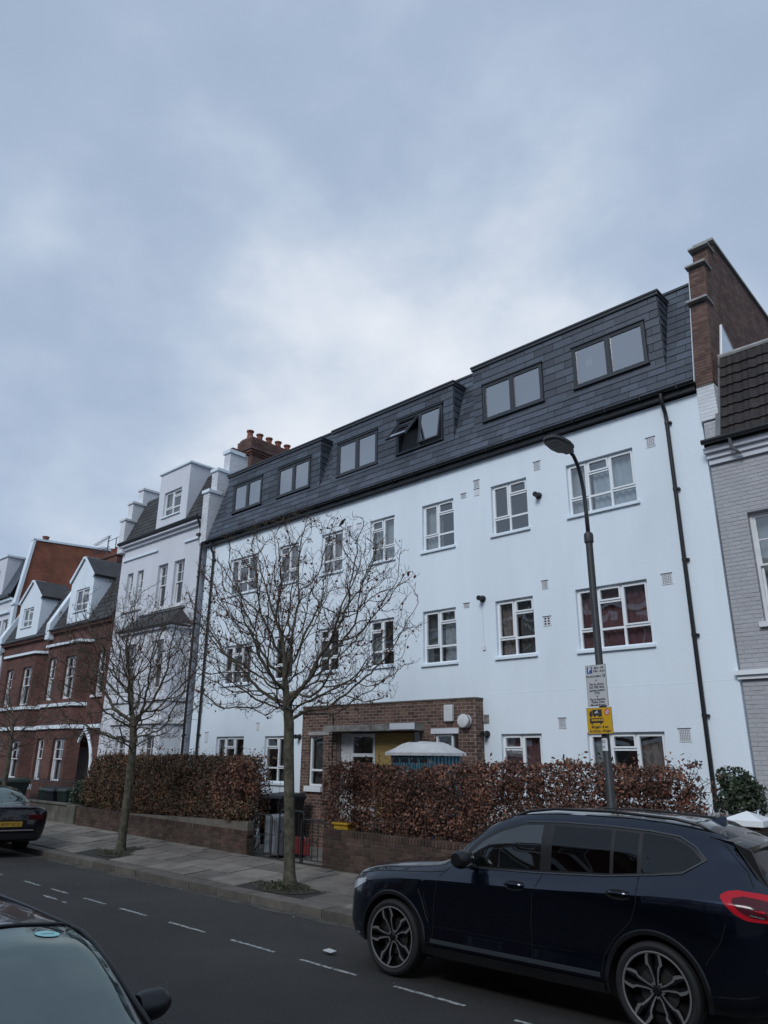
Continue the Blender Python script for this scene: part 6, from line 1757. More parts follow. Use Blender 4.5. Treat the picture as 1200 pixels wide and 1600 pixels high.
mb = MB(); mb.fbox(FS, -.14, -.055, 3.275, 3.36, .0055, .0062); mb.build('blue_square', 'ink_blue', p1)
ptxt(p1, 'P', -.097, 3.318, .095, 'ink_white', .002, .0068)
ptxt(p1, 'Mon - Sat', .055, 3.340, .040); ptxt(p1, '9 am - 8 pm', .055, 3.298, .038)
ptxt(p1, 'Permit holders', -.035, 3.235, .040)
mb = MB(); mb.lathe([(0, .0055), (.022, .0055), (.022, .0062), (0, .0062)], (0, 0, 0), 'y', 16)
mb.v = [tuple(FS.p(.128 + p[0], 3.237 + p[2], p[1])) for p in mb.v]; mb.build('zone_disc', 'ink', p1)
ptxt(p1, 'C', .128, 3.237, .032, 'ink_white', .001, .0068)
for txt, z, s in (('or', 3.185, .034), ('Pay by phone', 3.135, .042), ('020 7005 0055', 3.095, .040), ('quoting location', 3.058, .038), ('(7152)', 3.024, .032), ('or', 2.985, .034), ('Pay at machine', 2.945, .040), ('Display ticket', 2.912, .038), ('Max stay 8 hours', 2.877, .034)):
    ptxt(p1, txt, 0, z, s)
p2 = plate('restriction_sign', 'yellow plate with black lorry and bus symbols under the parking sign', -.20, .20, 2.52, 2.845, 'sign_yellow')
def shape(t, pts, m='ink', d=.0062, name='symbol'):
    mb = MB(); mb.add([FS.p(a, z, d) for a, z in pts], [tuple(range(len(pts)))]); return mb.build(name, m, t)
# lorry facing left
lz = 2.745
shape(p2, [(-.155, lz), (-.155, lz + .035), (-.135, lz + .06), (-.11, lz + .06), (-.11, lz)]); shape(p2, [(-.105, lz), (-.105, lz + .075), (.045, lz + .075), (.045, lz)])
shape(p2, [(-.08, lz + .03), (-.02, lz + .07), (-.02, lz + .03)], 'sign_grey', .0066)
for a in (-.13, -.07, .0, .03):
    mb = MB(); mb.lathe([(0, .0063), (.015, .0063), (.015, .0066), (0, .0066)], (0, 0, 0), 'y', 12); mb.v = [tuple(FS.p(a + p[0], lz - .004 + p[2], p[1])) for p in mb.v]; mb.build('symbol', 'ink', p2)
bz = 2.655
shape(p2, [(-.155, bz), (-.155, bz + .055), (-.15, bz + .06), (.058, bz + .06), (.062, bz + .055), (.062, bz)])
for k in range(5): shape(p2, [(-.125 + k * .037, bz + .025), (-.125 + k * .037, bz + .048), (-.095 + k * .037, bz + .048), (-.095 + k * .037, bz + .025)], 'sign_yellow', .0066)
for a in (-.12, .02):
    mb = MB(); mb.lathe([(0, .0063), (.015, .0063), (.015, .0066), (0, .0066)], (0, 0, 0), 'y', 12); mb.v = [tuple(FS.p(a + p[0], bz - .004 + p[2], p[1])) for p in mb.v]; mb.build('symbol', 'ink', p2)
mb = MB(); mb.lathe([(.026, .0063), (.042, .0063), (.042, .0066), (.026, .0066)], (0, 0, 0), 'y', 20); mb.v = [tuple(FS.p(.13 + p[0], 2.785 + p[2], p[1])) for p in mb.v]; mb.build('no_waiting_ring', 'ink_red', p2)
mb = MB(); mb.lathe([(0, .0058), (.026, .0058)], (0, 0, 0), 'y', 20); mb.v = [tuple(FS.p(.13 + p[0], 2.785 + p[2], p[1])) for p in mb.v]; mb.build('no_waiting_disc', 'net_b', p2)
shape(p2, [(.103, 2.805), (.111, 2.813), (.157, 2.767), (.149, 2.759)], 'ink_red', .0069)
ptxt(p2, "M'night - 8 am", 0, 2.605, .046, bold=.0016); ptxt(p2, "& 6.30 pm - M'night", 0, 2.556, .041, bold=.0014)
t = thing('post_sticker', 'small pale numbered sticker on the lamp post just below the yellow plate', 'sticker', (sx, sy - .06, 2.35))
mb = MB(); n = 9
v = []; 
for i in range(n):
    a = math.pi * (1.15 + .6 * i / (n - 1)); 
    for z in (2.32, 2.47): v.append((sx + .0515 * math.cos(a), sy + .0515 * math.sin(a), z))
mb.add(v, [(2 * i, 2 * i + 2, 2 * i + 3, 2 * i + 1) for i in range(n - 1)]); mb.build('label', 'vent_w', t)
def cyl_place(z0): return lambda x, y: Vector((sx + .053 * math.cos(-math.pi * .56 + x / .053), sy + .053 * math.sin(-math.pi * .56 + x / .053), z0 + y))
text_mesh('20', .06, t, 'ink', cyl_place(2.43)); text_mesh('M', .05, t, 'ink', cyl_place(2.36))
# ================================================================ cars
def pchip(xs, ys):
    xs = np.array(xs, float); ys = np.array(ys, float); h = np.diff(xs); d = np.diff(ys) / h
    m = np.zeros(len(xs)); m[0] = d[0]; m[-1] = d[-1]
    for i in range(1, len(xs) - 1):
        if d[i - 1] * d[i] > 0:
            w1, w2 = 2 * h[i] + h[i - 1], h[i] + 2 * h[i - 1]; m[i] = (w1 + w2) / (w1 / d[i - 1] + w2 / d[i])
    def f(x):
        x = min(max(x, xs[0]), xs[-1]); i = min(int(np.searchsorted(xs, x, 'right')) - 1, len(h) - 1); i = max(i, 0)
        t = (x - xs[i]) / h[i]; t2, t3 = t * t, t ** 3
        return float((2 * t3 - 3 * t2 + 1) * ys[i] + (t3 - 2 * t2 + t) * h[i] * m[i] + (-2 * t3 + 3 * t2) * ys[i + 1] + (t3 - t2) * h[i] * m[i + 1])
    return f
class Body:
    """a car body lofted from rows running nose to tail; each row gives half width and height along the length"""
    def __init__(s, S, rows):
        s.S = S; s.fy = [pchip(S, r[0]) for r in rows]; s.fz = [pchip(S, r[1]) for r in rows]; s.n = len(rows)
        s.L = S[-1]
    def sec(s, x): return [(f(x), g(x)) for f, g in zip(s.fy, s.fz)]
    def at(s, x, t, side=-1):
        i = min(int(t), s.n - 2); u = t - i
        y = s.fy[i](x) * (1 - u) + s.fy[i + 1](x) * u; z = s.fz[i](x) * (1 - u) + s.fz[i + 1](x) * u
        return Vector((x, side * y, z))
    def norm(s, x, t, side=-1):
        e = .02; a = s.at(min(x + e, s.L), t, side) - s.at(max(x - e, 0), t, side); b = s.at(x, min(t + .05, s.n - 1.001), side) - s.at(x, max(t - .05, 0), side)
        n = a.cross(b) * (-side)
        if n.length < 1e-9: return Vector((0, side, 0))
        n.normalize(); 
        if n.y * side < -.2: n = -n
        return n
    def yside(s, x, z, r0=2, r1=None):
        sc = s.sec(x)[r0:(r1 or s.n)]
        zs = [q[1] for q in sc]; ys = [q[0] for q in sc]
        for k in range(1, len(zs)): zs[k] = max(zs[k], zs[k - 1] + 1e-4)
        return float(np.interp(z, zs, ys))
    def mesh(s, nx=80, sub=3):
        xs = sorted(set(list(np.linspace(0, s.L, nx)) + list(s.S)))
        # concentrate at the ends
        ts = []
        for i in range(s.n - 1): ts += [i + k / sub for k in range(sub)]
        ts.append(s.n - 1); mb = MB(); m = len(ts); ring = 2 * m - 2
        for x in xs:
            L_ = [s.at(x, min(t, s.n - 1.0001), -1) for t in ts]; R_ = [s.at(x, min(t, s.n - 1.0001), 1) for t in ts[1:-1]][::-1]
            mb.v += [tuple(p) for p in L_ + R_]
        n = len(xs)
        for i in range(n - 1):
            for k in range(ring):
                k2 = (k + 1) % ring; mb.f.append((i * ring + k, (i + 1) * ring + k, (i + 1) * ring + k2, i * ring + k2)); mb.mi.append(0)
        mb.f.append(tuple(range(ring))); mb.mi.append(0); mb.f.append(tuple((n - 1) * ring + k for k in range(ring))[::-1]); mb.mi.append(0)
        return mb
def region(B, name, m, parent, xa, xb, zlo, zhi, off=.004, side=-1, nx=14, nz=6, smooth=True, lbl=None):
    """patch on the body side between two height curves zlo(x), zhi(x)"""
    mb = MB()
    for i in range(nx + 1):
        x = xa + (xb - xa) * i / nx; a, b = zlo(x), zhi(x)
        for j in range(nz + 1):
            z = a + (b - a) * j / nz; y = B.yside(x, z) + off; mb.v.append((x, side * y, z))
    for i in range(nx):
        for j in range(nz):
            q = (i * (nz + 1) + j, (i + 1) * (nz + 1) + j, (i + 1) * (nz + 1) + j + 1, i * (nz + 1) + j + 1)
            mb.f.append(q if side < 0 else q[::-1]); mb.mi.append(0)
    return mb.build(name, m, parent, smooth=smooth, label=lbl)
def strip_path(B, name, m, parent, pts, w=.004, off=.0025, side=-1):
    """thin gap or bead running over the body side through (x, z) points"""
    mb = MB(); P = []
    pts = [Vector((p[0], p[1])) for p in pts]; dens = []
    for a, b in zip(pts[:-1], pts[1:]):
        n = max(1, int((b - a).length / .05))
        for k in range(n): dens.append(a + (b - a) * k / n)
    dens.append(pts[-1])
    for i, p in enumerate(dens):
        t = (dens[min(i + 1, len(dens) - 1)] - dens[max(i - 1, 0)]).normalized(); nr = Vector((-t.y, t.x)) * w
        for q in (p - nr, p + nr): mb.v.append((q.x, side * (B.yside(q.x, q.y) + off), q.y))
    for i in range(len(dens) - 1): mb.f.append((2 * i, 2 * i + 2, 2 * i + 3, 2 * i + 1)); mb.mi.append(0)
    return mb.build(name, m, parent)
import bmesh
def fix_normals(me):
    bm = bmesh.new(); bm.from_mesh(me); bmesh.ops.recalc_face_normals(bm, faces=bm.faces); bm.to_mesh(me); bm.free(); me.update()
def cut_arches(o, hubs, r, yin, m):
    """open the wheel arches in the body mesh"""
    c = MB()
    for hx, hz in hubs:
        for sg in (-1, 1):
            n = 40; ys = (sg * yin, sg * 1.3); b = len(c.v)
            for y in ys:
                for k in range(n):
                    a = 2 * math.pi * k / n; c.v.append((hx + r * math.cos(a), y, hz + r * math.sin(a)))
            for k in range(n):
                k2 = (k + 1) % n; f = (b + k, b + k2, b + n + k2, b + n + k); c.f.append(f if sg > 0 else f[::-1]); c.mi.append(0)
            f1, f2 = tuple(b + k for k in range(n)), tuple(b + n + k for k in range(n)); c.f += [f1[::-1] if sg > 0 else f1, f2 if sg > 0 else f2[::-1]]; c.mi += [0, 0]
    me = bpy.data.meshes.new('cut'); me.from_pydata(c.v, [], c.f); me.materials.append(M[m]); me.update()
    fix_normals(me); fix_normals(o.data)
    co = bpy.data.objects.new('cut', me); COL.objects.link(co)
    co.matrix_world = Matrix.Identity(4)
    # evaluate the cut in the body's own frame
    loc = o.location.copy(); par = o.parent; o.parent = None; 
    md = o.modifiers.new('arches', 'BOOLEAN'); md.operation = 'DIFFERENCE'; md.solver = 'EXACT'; md.object = co; md.material_mode = 'TRANSFER'
    bpy.context.view_layer.update(); dg = bpy.context.evaluated_depsgraph_get()
    nm = bpy.data.meshes.new_from_object(o.evaluated_get(dg)); o.modifiers.remove(md); o.data = nm; o.parent = par; o.location = loc
    bpy.data.objects.remove(co)
    print('cut', len(me.vertices), len(nm.vertices)); nm.shade_smooth(); nm.set_sharp_from_angle(angle=R(38))
def wheel(parent, x, y, z, r, rr_, w, side, spokes=5, style='double', turn=0.0, m_face='rim_silver'):
    """y is the outer face; side -1 faces -y"""
    s = side
    def L_(prof, mname, name, par, n=48, sm=35):
        mb = MB(); mb.lathe([(a, s * b) for a, b in prof], (x, y, z), 'y', n); return mb.build(name, mname, par, smooth=sm)
    wh = L_([(rr_ + .002, -.012), (rr_ + .012, -.002), (r - .035, 0.004), (r - .008, -.012), (r, -.035), (r, -w + .035), (r - .008, -w + .012), (r - .04, -w), (rr_ + .002, -w + .01)], 'rubber', 'tyre', parent, 56)
    whr = L_([(rr_ + .004, -.010), (rr_ + .004, -.002), (rr_ - .006, 0.0), (rr_ - .016, -.006), (rr_ - .02, -.03), (rr_ - .03, -w + .02)], 'rim_dark', 'rim', parent)
    L_([(rr_ + .003, .0005), (rr_ - .004, .0025), (rr_ - .014, -.002)], m_face, 'rim_edge', whr)
    L_([(0, -.085), (.17, -.085), (.17, -.10), (0, -.10)], 'disc', 'brake_disc', whr, 32)
    L_([(0, -.12), (rr_ - .03, -.12)], 'well', 'inner_wheel', whr, 24)
    sb, sf = MB(), MB()
    R1 = rr_ - .010
    for k in range(spokes):
        a0 = 2 * math.pi * k / spokes + turn
        arms = ((-1, .040), (1, .040)) if style == 'double' else ((0, .05),)
        for sg, _ in arms:
            # centre line of each arm with half widths: bulging near the rim as on the photographed wheels
            st = [(.035, .010 * sg, .010), (.09, .013 * sg, .012), (.48 * R1, .022 * sg, .015), (.60 * R1, .030 * sg, .018), (.68 * R1, .046 * sg, .027), (.86 * R1, .046 * sg, .024), (R1, .040 * sg, .014)] if style == 'double' else [(.04, 0, .022), (.5 * R1, 0, .018), (.85 * R1, 0, .020), (R1, 0, .035)]
            dep = [-.030, -.026, -.016, -.012, -.010, -.006, -.003] if style == 'double' else [-.03, -.02, -.01, -.004]
            pts = []
            for (rad, lat, hw), dd in zip(st, dep):
                for q in (lat - hw, lat + hw):
                    px_ = math.cos(a0) * rad - math.sin(a0) * q; pz = math.sin(a0) * rad + math.cos(a0) * q; pts.append((x + px_, pz + z, dd))
            n = len(st)
            fr = [Vector((p[0], y + s * p[2], p[1])) for p in pts]; bk = [Vector((p[0], y + s * (p[2] - .045), p[1])) for p in pts]
            v = fr + bk; o_ = 2 * n
            side_f = [(2 * i, 2 * i + 2, o_ + 2 * i + 2, o_ + 2 * i) for i in range(n - 1)] + [(2 * i + 1, o_ + 2 * i + 1, o_ + 2 * i + 3, 2 * i + 3) for i in range(n - 1)]
            sb.add(v, side_f)
            fin = [Vector(((fr[2 * i].x + fr[2 * i + 1].x) / 2, 0, 0)) for i in range(n)]
            # machined outer half and dark inner half of each arm
            mid = [fr[2 * i].lerp(fr[2 * i + 1], .5 if style == 'double' else .5) for i in range(n)]
            for i in range(n - 1):
                a_, b_ = (fr[2 * i], fr[2 * i + 2]); c_, d_ = (fr[2 * i + 1], fr[2 * i + 3]); m0, m1 = mid[i], mid[i + 1]
                if style != 'double': sf.add([a_, b_, d_, c_], [(0, 1, 2, 3)])
                elif sg > 0: sf.add([m0, m1, d_, c_], [(0, 1, 2, 3)]); sb.add([a_, b_, m1, m0], [(0, 1, 2, 3)])
                else: sf.add([a_, b_, m1, m0], [(0, 1, 2, 3)]); sb.add([m0, m1, d_, c_], [(0, 1, 2, 3)])
    sb.build('spokes', 'rim_dark', whr); sf.build('spoke_face', m_face, whr)
    L_([(0, -.012), (.028, -.012), (.034, -.018), (.036, -.04), (.06, -.045), (.065, -.06)], 'rim_dark', 'hub_cap', whr, 24)
    for k in range(5):
        a = 2 * math.pi * (k + .5) / 5 + turn; mb = MB(); mb.lathe([(0, s * -.028), (.009, s * -.028), (.010, s * -.05)], (x + .055 * math.cos(a), y, z + .055 * math.sin(a)), 'y', 8); mb.build('wheel_bolt', 'rim_silver', whr)
    return whr
def seat_row(parent, xs, ys, z0, h=.62, m='seat'):
    for xx, yy in ((xs, ys), (xs, -ys)):
        mb = MB(); mb.box(xx - .25, xx + .22, yy - .24, yy + .24, z0, z0 + .16); mb.prism([(xx + .16, yy - .23, z0 + .1), (xx + .30, yy - .23, z0 + h), (xx + .40, yy - .23, z0 + h), (xx + .28, yy - .23, z0 + .1)], (0, .46, 0))
        mb.box(xx + .30, xx + .38, yy - .12, yy + .12, z0 + h + .04, z0 + h + .22); bevel(mb.build('car_seat', m, parent), .03)

# ---------------------------------------------------------------- dark blue SUV
S = [0, .05, .22, .55, .95, 1.30, 1.48, 1.75, 2.05, 2.35, 2.80, 3.30, 3.75, 4.12, 4.40, 4.60, 4.70, 4.75]
rows = [
 ([0.01] * 18, [.34, .30, .26, .24, .24, .24, .24, .24, .24, .24, .24, .24, .24, .26, .28, .33, .36, .40]),
 ([.40, .58, .72, .80, .82, .82, .82, .82, .82, .82, .82, .82, .82, .80, .78, .74, .70, .64], [.34, .30, .25, .23, .23, .23, .23, .23, .23, .23, .23, .23, .24, .25, .27, .32, .36, .40]),
 ([.46, .66, .80, .89, .90, .90, .90, .90, .90, .90, .90, .90, .90, .89, .87, .82, .76, .68], [.38, .35, .31, .29, .28, .28, .28, .28, .28, .28, .28, .28, .29, .31, .34, .38, .41, .45]),
 ([.50, .70, .84, .925, .935, .93, .93, .93, .93, .93, .93, .93, .935, .93, .905, .86, .80, .71], [.46, .44, .42, .40, .39, .39, .39, .39, .39, .39, .39, .39, .40, .42, .46, .50, .52, .54]),
 ([.50, .70, .845, .93, .935, .915, .91, .91, .91, .91, .91, .91, .925, .93, .91, .87, .81, .72], [.56, .55, .54, .54, .54, .54, .54, .54, .54, .54, .54, .54, .56, .58, .60, .62, .63, .64]),
 ([.49, .69, .84, .925, .94, .93, .925, .925, .925, .925, .925, .93, .94, .94, .92, .88, .82, .73], [.68, .70, .72, .76, .78, .78, .78, .78, .78, .79, .80, .81, .82, .83, .84, .84, .82, .80]),
 ([.46, .66, .81, .905, .935, .94, .94, .94, .94, .94, .94, .945, .95, .945, .92, .88, .82, .73], [.78, .82, .87, .91, .95, .97, .98, .99, 1.00, 1.01, 1.03, 1.06, 1.08, 1.09, 1.09, 1.07, 1.03, .98]),
 ([.42, .60, .75, .85, .885, .89, .89, .89, .89, .89, .89, .895, .90, .895, .87, .83, .78, .70], [.82, .87, .93, .98, 1.01, 1.035, 1.045, 1.055, 1.06, 1.07, 1.09, 1.12, 1.15, 1.16, 1.16, 1.13, 1.09, 1.03]),
 ([.38, .55, .69, .775, .81, .83, .835, .84, .84, .84, .84, .835, .825, .80, .79, .76, .73, .66], [.85, .90, .965, 1.03, 1.065, 1.095, 1.11, 1.125, 1.135, 1.15, 1.17, 1.20, 1.24, 1.28, 1.27, 1.21, 1.14, 1.07]),
 ([.28, .42, .53, .62, .67, .70, .74, .79, .79, .785, .78, .77, .75, .71, .69, .68, .66, .62], [.87, .925, .995, 1.06, 1.10, 1.135, 1.17, 1.25, 1.36, 1.39, 1.41, 1.42, 1.43, 1.42, 1.38, 1.28, 1.18, 1.10]),
 ([.22, .34, .44, .52, .57, .60, .67, .715, .695, .68, .67, .66, .64, .61, .62, .63, .62, .58], [.875, .93, 1.00, 1.065, 1.11, 1.145, 1.20, 1.36, 1.52, 1.585, 1.61, 1.61, 1.59, 1.55, 1.49, 1.34, 1.21, 1.12]),
 ([.18, .28, .36, .44, .49, .52, .60, .65, .635, .625, .62, .61, .59, .56, .57, .59, .59, .55], [.88, .935, 1.005, 1.07, 1.115, 1.15, 1.215, 1.385, 1.555, 1.635, 1.665, 1.665, 1.645, 1.60, 1.53, 1.36, 1.22, 1.125]),
 ([.10, .16, .20, .25, .28, .30, .34, .36, .36, .36, .36, .36, .35, .34, .34, .34, .34, .32], [.885, .94, 1.01, 1.08, 1.125, 1.16, 1.235, 1.41, 1.585, 1.675, 1.71, 1.71, 1.69, 1.65, 1.575, 1.37, 1.23, 1.13]),
 ([0.0] * 18, [.885, .94, 1.01, 1.08, 1.125, 1.16, 1.24, 1.42, 1.595, 1.685, 1.72, 1.72, 1.70, 1.66, 1.585, 1.375, 1.235, 1.13]),
]
for r_ in (9, 10, 11, 12, 13):
    rows[r_] = (rows[r_][0], [z + (.035 if 2.0 <= x <= 4.2 else (.015 if 1.7 <= x < 2.0 or x == 4.40 else 0)) * (.5 if r_ == 9 else 1) for x, z in zip(S, rows[r_][1])])
B = Body(S, rows)
yaw = R(2.8); camb = R(-2.2)
suv = thing('parked_car', 'dark blue SUV with double-spoke alloy wheels parked along the kerb on the right', 'car', (-6.864, 7.528, -.036), rot=(camb, 0, yaw), local=True, group='cars parked along the street')
del suv['group']
body = B.mesh(96, 3).build('body', 'navy', suv)
HX = ((.83, .365), (3.73, .365))
cut_arches(body, HX, .418, .60, 'well')
for k, (hx, hz) in enumerate(HX):
    wheel(suv, hx, -.935, hz, .365, .292, .25, -1, turn=(1.87 if k == 0 else 1.60)); wheel(suv, hx, .935, hz, .365, .292, .25, 1, turn=.5)
# arch trims following the opening
for sg in (-1, 1):
    for hx, hz in HX:
        mb = MB(); n = 40; ang0, ang1 = R(-12), R(192)
        for i in range(n + 1):
            a = ang0 + (ang1 - ang0) * i / n
            for rr_, off in ((.414, -.01), (.416, .012), (.448, .014), (.458, .0)):
                xx, zz = hx + rr_ * math.cos(a), hz + rr_ * math.sin(a); zz = max(zz, .26)
                mb.v.append((xx, sg * (B.yside(xx, zz) + off), zz))
        for i in range(n):
            for k in range(3): mb.f.append((4 * i + k, 4 * (i + 1) + k, 4 * (i + 1) + k + 1, 4 * i + k + 1)); mb.mi.append(0)
        mb.build('arch_trim', 'trim', suv, smooth=40)
pl = lambda *k: (lambda x: float(np.interp(x, [q[0] for q in k], [q[1] for q in k])))
for sg in (-1, 1):
    region(B, 'window_surround', 'trim', suv, 1.60, 4.19, pl((1.60, 1.135), (2.57, 1.165), (3.3, 1.205), (3.75, 1.255), (4.0, 1.29), (4.19, 1.40)), pl((1.60, 1.16), (1.85, 1.39), (2.10, 1.515), (2.40, 1.598), (2.8, 1.615), (3.3, 1.61), (3.7, 1.59), (3.95, 1.56), (4.19, 1.42)), .0035, sg, 40, 8)
    region(B, 'front_door_glass', 'car_glass_f' if sg < 0 else 'car_glass', suv, 1.80, 2.62, pl((1.80, 1.155), (2.62, 1.18)), pl((1.80, 1.28), (1.95, 1.40), (2.15, 1.50), (2.40, 1.575), (2.62, 1.588)), .0065, sg, 20, 8)
    region(B, 'rear_door_glass', 'car_glass', suv, 2.74, 3.34, pl((2.74, 1.19), (3.34, 1.22)), pl((2.74, 1.59), (3.34, 1.588)), .0065, sg, 14, 8)
    region(B, 'vent_glass', 'car_glass', suv, 3.375, 3.60, pl((3.375, 1.222), (3.6, 1.245)), pl((3.375, 1.586), (3.6, 1.572)), .0065, sg, 8, 8)
    region(B, 'quarter_glass', 'car_glass', suv, 3.64, 4.155, pl((3.64, 1.252), (4.0, 1.297), (4.155, 1.375)), pl((3.64, 1.585), (3.90, 1.557), (4.05, 1.495), (4.155, 1.40)), .0065, sg, 12, 8)
    strip_path(B, 'window_trim', 'anthracite', suv, [(1.62, 1.128), (2.57, 1.157), (3.3, 1.197), (3.75, 1.247), (4.0, 1.282), (4.20, 1.40), (4.10, 1.50), (3.96, 1.572), (3.7, 1.603), (3.3, 1.622), (2.8, 1.626), (2.4, 1.608)], .006, .010, sg)
    # shut lines
    strip_path(B, 'door_gap', 'well', suv, [(1.56, 1.12), (1.46, 1.02), (1.40, .80), (1.38, .50), (1.37, .36)], .0035, .0022, sg)
    strip_path(B, 'door_gap', 'well', suv, [(2.66, 1.16), (2.58, .98), (2.55, .7), (2.55, .36)], .0035, .0022, sg)
    strip_path(B, 'door_gap', 'well', suv, [(3.62, 1.24), (3.62, 1.02), (3.55, .86), (3.40, .72), (3.27, .55), (3.24, .36)], .0035, .0022, sg)
    strip_path(B, 'tailgate_gap', 'well', suv, [(4.28, 1.60), (4.38, 1.48), (4.52, 1.33), (4.57, 1.22)], .003, .0022, sg)
    strip_path(B, 'bonnet_gap', 'well', suv, [(.22, .93), (.55, .985), (.95, 1.02), (1.30, 1.045), (1.5, 1.07)], .003, .0022, sg)
    strip_path(B, 'bumper_gap', 'well', suv, [(4.16, .62), (4.30, .80), (4.36, .95)], .003, .0022, sg)
    # sill trim and bright underline
    region(B, 'sill_trim', 'trim', suv, 1.29, 3.27, lambda x: .27, lambda x: .35, .012, sg, 12, 3)
    region(B, 'sill_strip', 'anthracite', suv, 1.36, 3.24, lambda x: .385, lambda x: .425, .014, sg, 12, 2)
    # fender vent
    region(B, 'side_vent', 'trim', suv, 1.26, 1.335, lambda x: .58 + (1.335 - x) * 2.6, lambda x: .60 + (1.335 - x) * 3.0 + .04, .006, sg, 3, 3)
    strip_path(B, 'vent_strip', 'chrome', suv, [(1.20, .87), (1.245, .78), (1.30, .62), (1.325, .57)], .006, .012, sg)
    region(B, 'side_badge', 'chrome', suv, 1.24, 1.27, lambda x: .955, lambda x: .968, .008, sg, 2, 2)
    # door handles
    for hx0, hx1, hz in ((2.28, 2.48, 1.035), (3.36, 3.56, 1.075)):
        region(B, 'handle_recess', 'well', suv, hx0 - .03, hx1 + .0, lambda x, c=(hx0 + hx1) / 2, hz=hz, w_=(hx1 - hx0) / 2 + .03: hz - .055 * math.sqrt(max(0, 1 - ((x - c) / w_) ** 2)), lambda x, c=(hx0 + hx1) / 2, hz=hz, w_=(hx1 - hx0) / 2 + .03: hz + .03 * math.sqrt(max(0, 1 - ((x - c) / w_) ** 2)), .003, sg, 10, 2)
        mb = MB(); pth = [(x, sg * (B.yside(x, hz) + o_), hz + .004 * math.sin((x - hx0) / (hx1 - hx0) * 3.14)) for x, o_ in zip(np.linspace(hx0, hx1, 8), (.0, .022, .032, .034, .034, .032, .026, .004))]
        mb.tube(pth, [.012, .014, .014, .013, .013, .013, .014, .012], 8); mb.build('door_handle', 'navy', suv, smooth=40)
    # tail lamp
    region(B, 'tail_lamp', 'tail_red', suv, 4.33, 4.745, pl((4.33, 1.135), (4.37, 1.085), (4.44, 1.02), (4.52, .985), (4.745, .975)), pl((4.33, 1.155), (4.37, 1.185), (4.46, 1.20), (4.62, 1.185), (4.70, 1.17), (4.745, 1.14)), .012, sg, 16, 5)
    region(B, 'tail_lamp_inner', 'tail_dark', suv, 4.42, 4.74, pl((4.42, 1.11), (4.48, 1.045), (4.56, 1.01), (4.74, 1.0)), pl((4.42, 1.14), (4.50, 1.16), (4.62, 1.145), (4.74, 1.11)), .015, sg, 12, 4)
    strip_path(B, 'tail_lamp_strip', 'lead', suv, [(4.55, 1.03), (4.64, 1.015), (4.72, 1.01)], .004, .018, sg)
    region(B, 'rear_reflector', 'tail_red', suv, 4.62, 4.745, lambda x: .60, lambda x: .645, .008, sg, 4, 2)
    # head lamp
    region(B, 'head_lamp', 'lamp_clear', suv, .05, .40, pl((.05, .72), (.2, .77), (.40, .86)), pl((.05, .80), (.2, .865), (.40, .90)), .006, sg, 12, 5)
    # rails
    mb = MB(); rp = [(x, sg * (B.fy[11](x) - .02), B.fz[11](x) + h) for x, h in ((2.25, .0), (2.40, .03), (2.7, .045), (3.3, .047), (3.9, .045), (4.12, .035), (4.22, .0))]
    mb.tube(rp, .014, 8); mb.build('roof_rail', 'trim', suv, smooth=True)
    # mirror
    mz, mx, my_ = 1.22, 1.86, .93
    mb = MB(); mb.tube([(mx + .02, sg * .86, 1.14), (mx, sg * .93, 1.15)], [.03, .028], 8)
    prof = []
    for i in range(9):
        u = i / 8; k = math.sin(math.pi * (u * .80 + .14)) ** .32; yy = sg * (.92 + .22 * u)
        for j in range(12):
            a = 2 * math.pi * j / 12; prof.append((mx - .02 + (.10 * math.cos(a)) * k - .02 * u, yy, mz + .085 * math.sin(a) * k + (-.015 if math.sin(a) < 0 else .01) * u))
    mb.add(prof, [(i * 12 + j, i * 12 + (j + 1) % 12, (i + 1) * 12 + (j + 1) % 12, (i + 1) * 12 + j) for i in range(8) for j in range(12)] + [tuple(range(12)), tuple(range(96, 108))[::-1]])
    mi_ = mb.build('door_mirror', 'trim', suv, smooth=50)
# windscreen and rear window
def across(B, name, m, parent, s0, s1, t0, off=.005, ns=14, nt_=12, lo=None):
    mb = MB(); T = B.n - 1.0001
    cols = [(-1, t0 + (T - t0) * k / nt_) for k in range(nt_ + 1)] + [(1, t0 + (T - t0) * k / nt_) for k in range(nt_ - 1, -1, -1)]
    for i in range(ns + 1):
        x = s0 + (s1 - s0) * i / ns
        for sd, t in cols:
            # the lower edge bows forward at the middle
            mid = (t - t0) / (T - t0); xx = x - (.09 * (1 - abs(i / ns)) * mid if lo is None else lo * mid * (i / ns))
            p = B.at(xx, t, sd); a = B.at(xx + .02, t, sd) - B.at(xx - .02, t, sd); n = Vector((-a.z, 0, a.x)).normalized(); n = n if n.z > 0 else -n
            mb.v.append(tuple(p + n * off))
    w = len(cols)
    for i in range(ns):
        for k in range(w - 1): mb.f.append((i * w + k, i * w + k + 1, (i + 1) * w + k + 1, (i + 1) * w + k)); mb.mi.append(0)
    return mb.build(name, m, parent, smooth=True)
across(B, 'windscreen', 'car_glass', suv, 1.50, 2.22, 10.9)
across(B, 'rear_window', 'car_glass', suv, 4.42, 4.63, 9.6, lo=0.0)
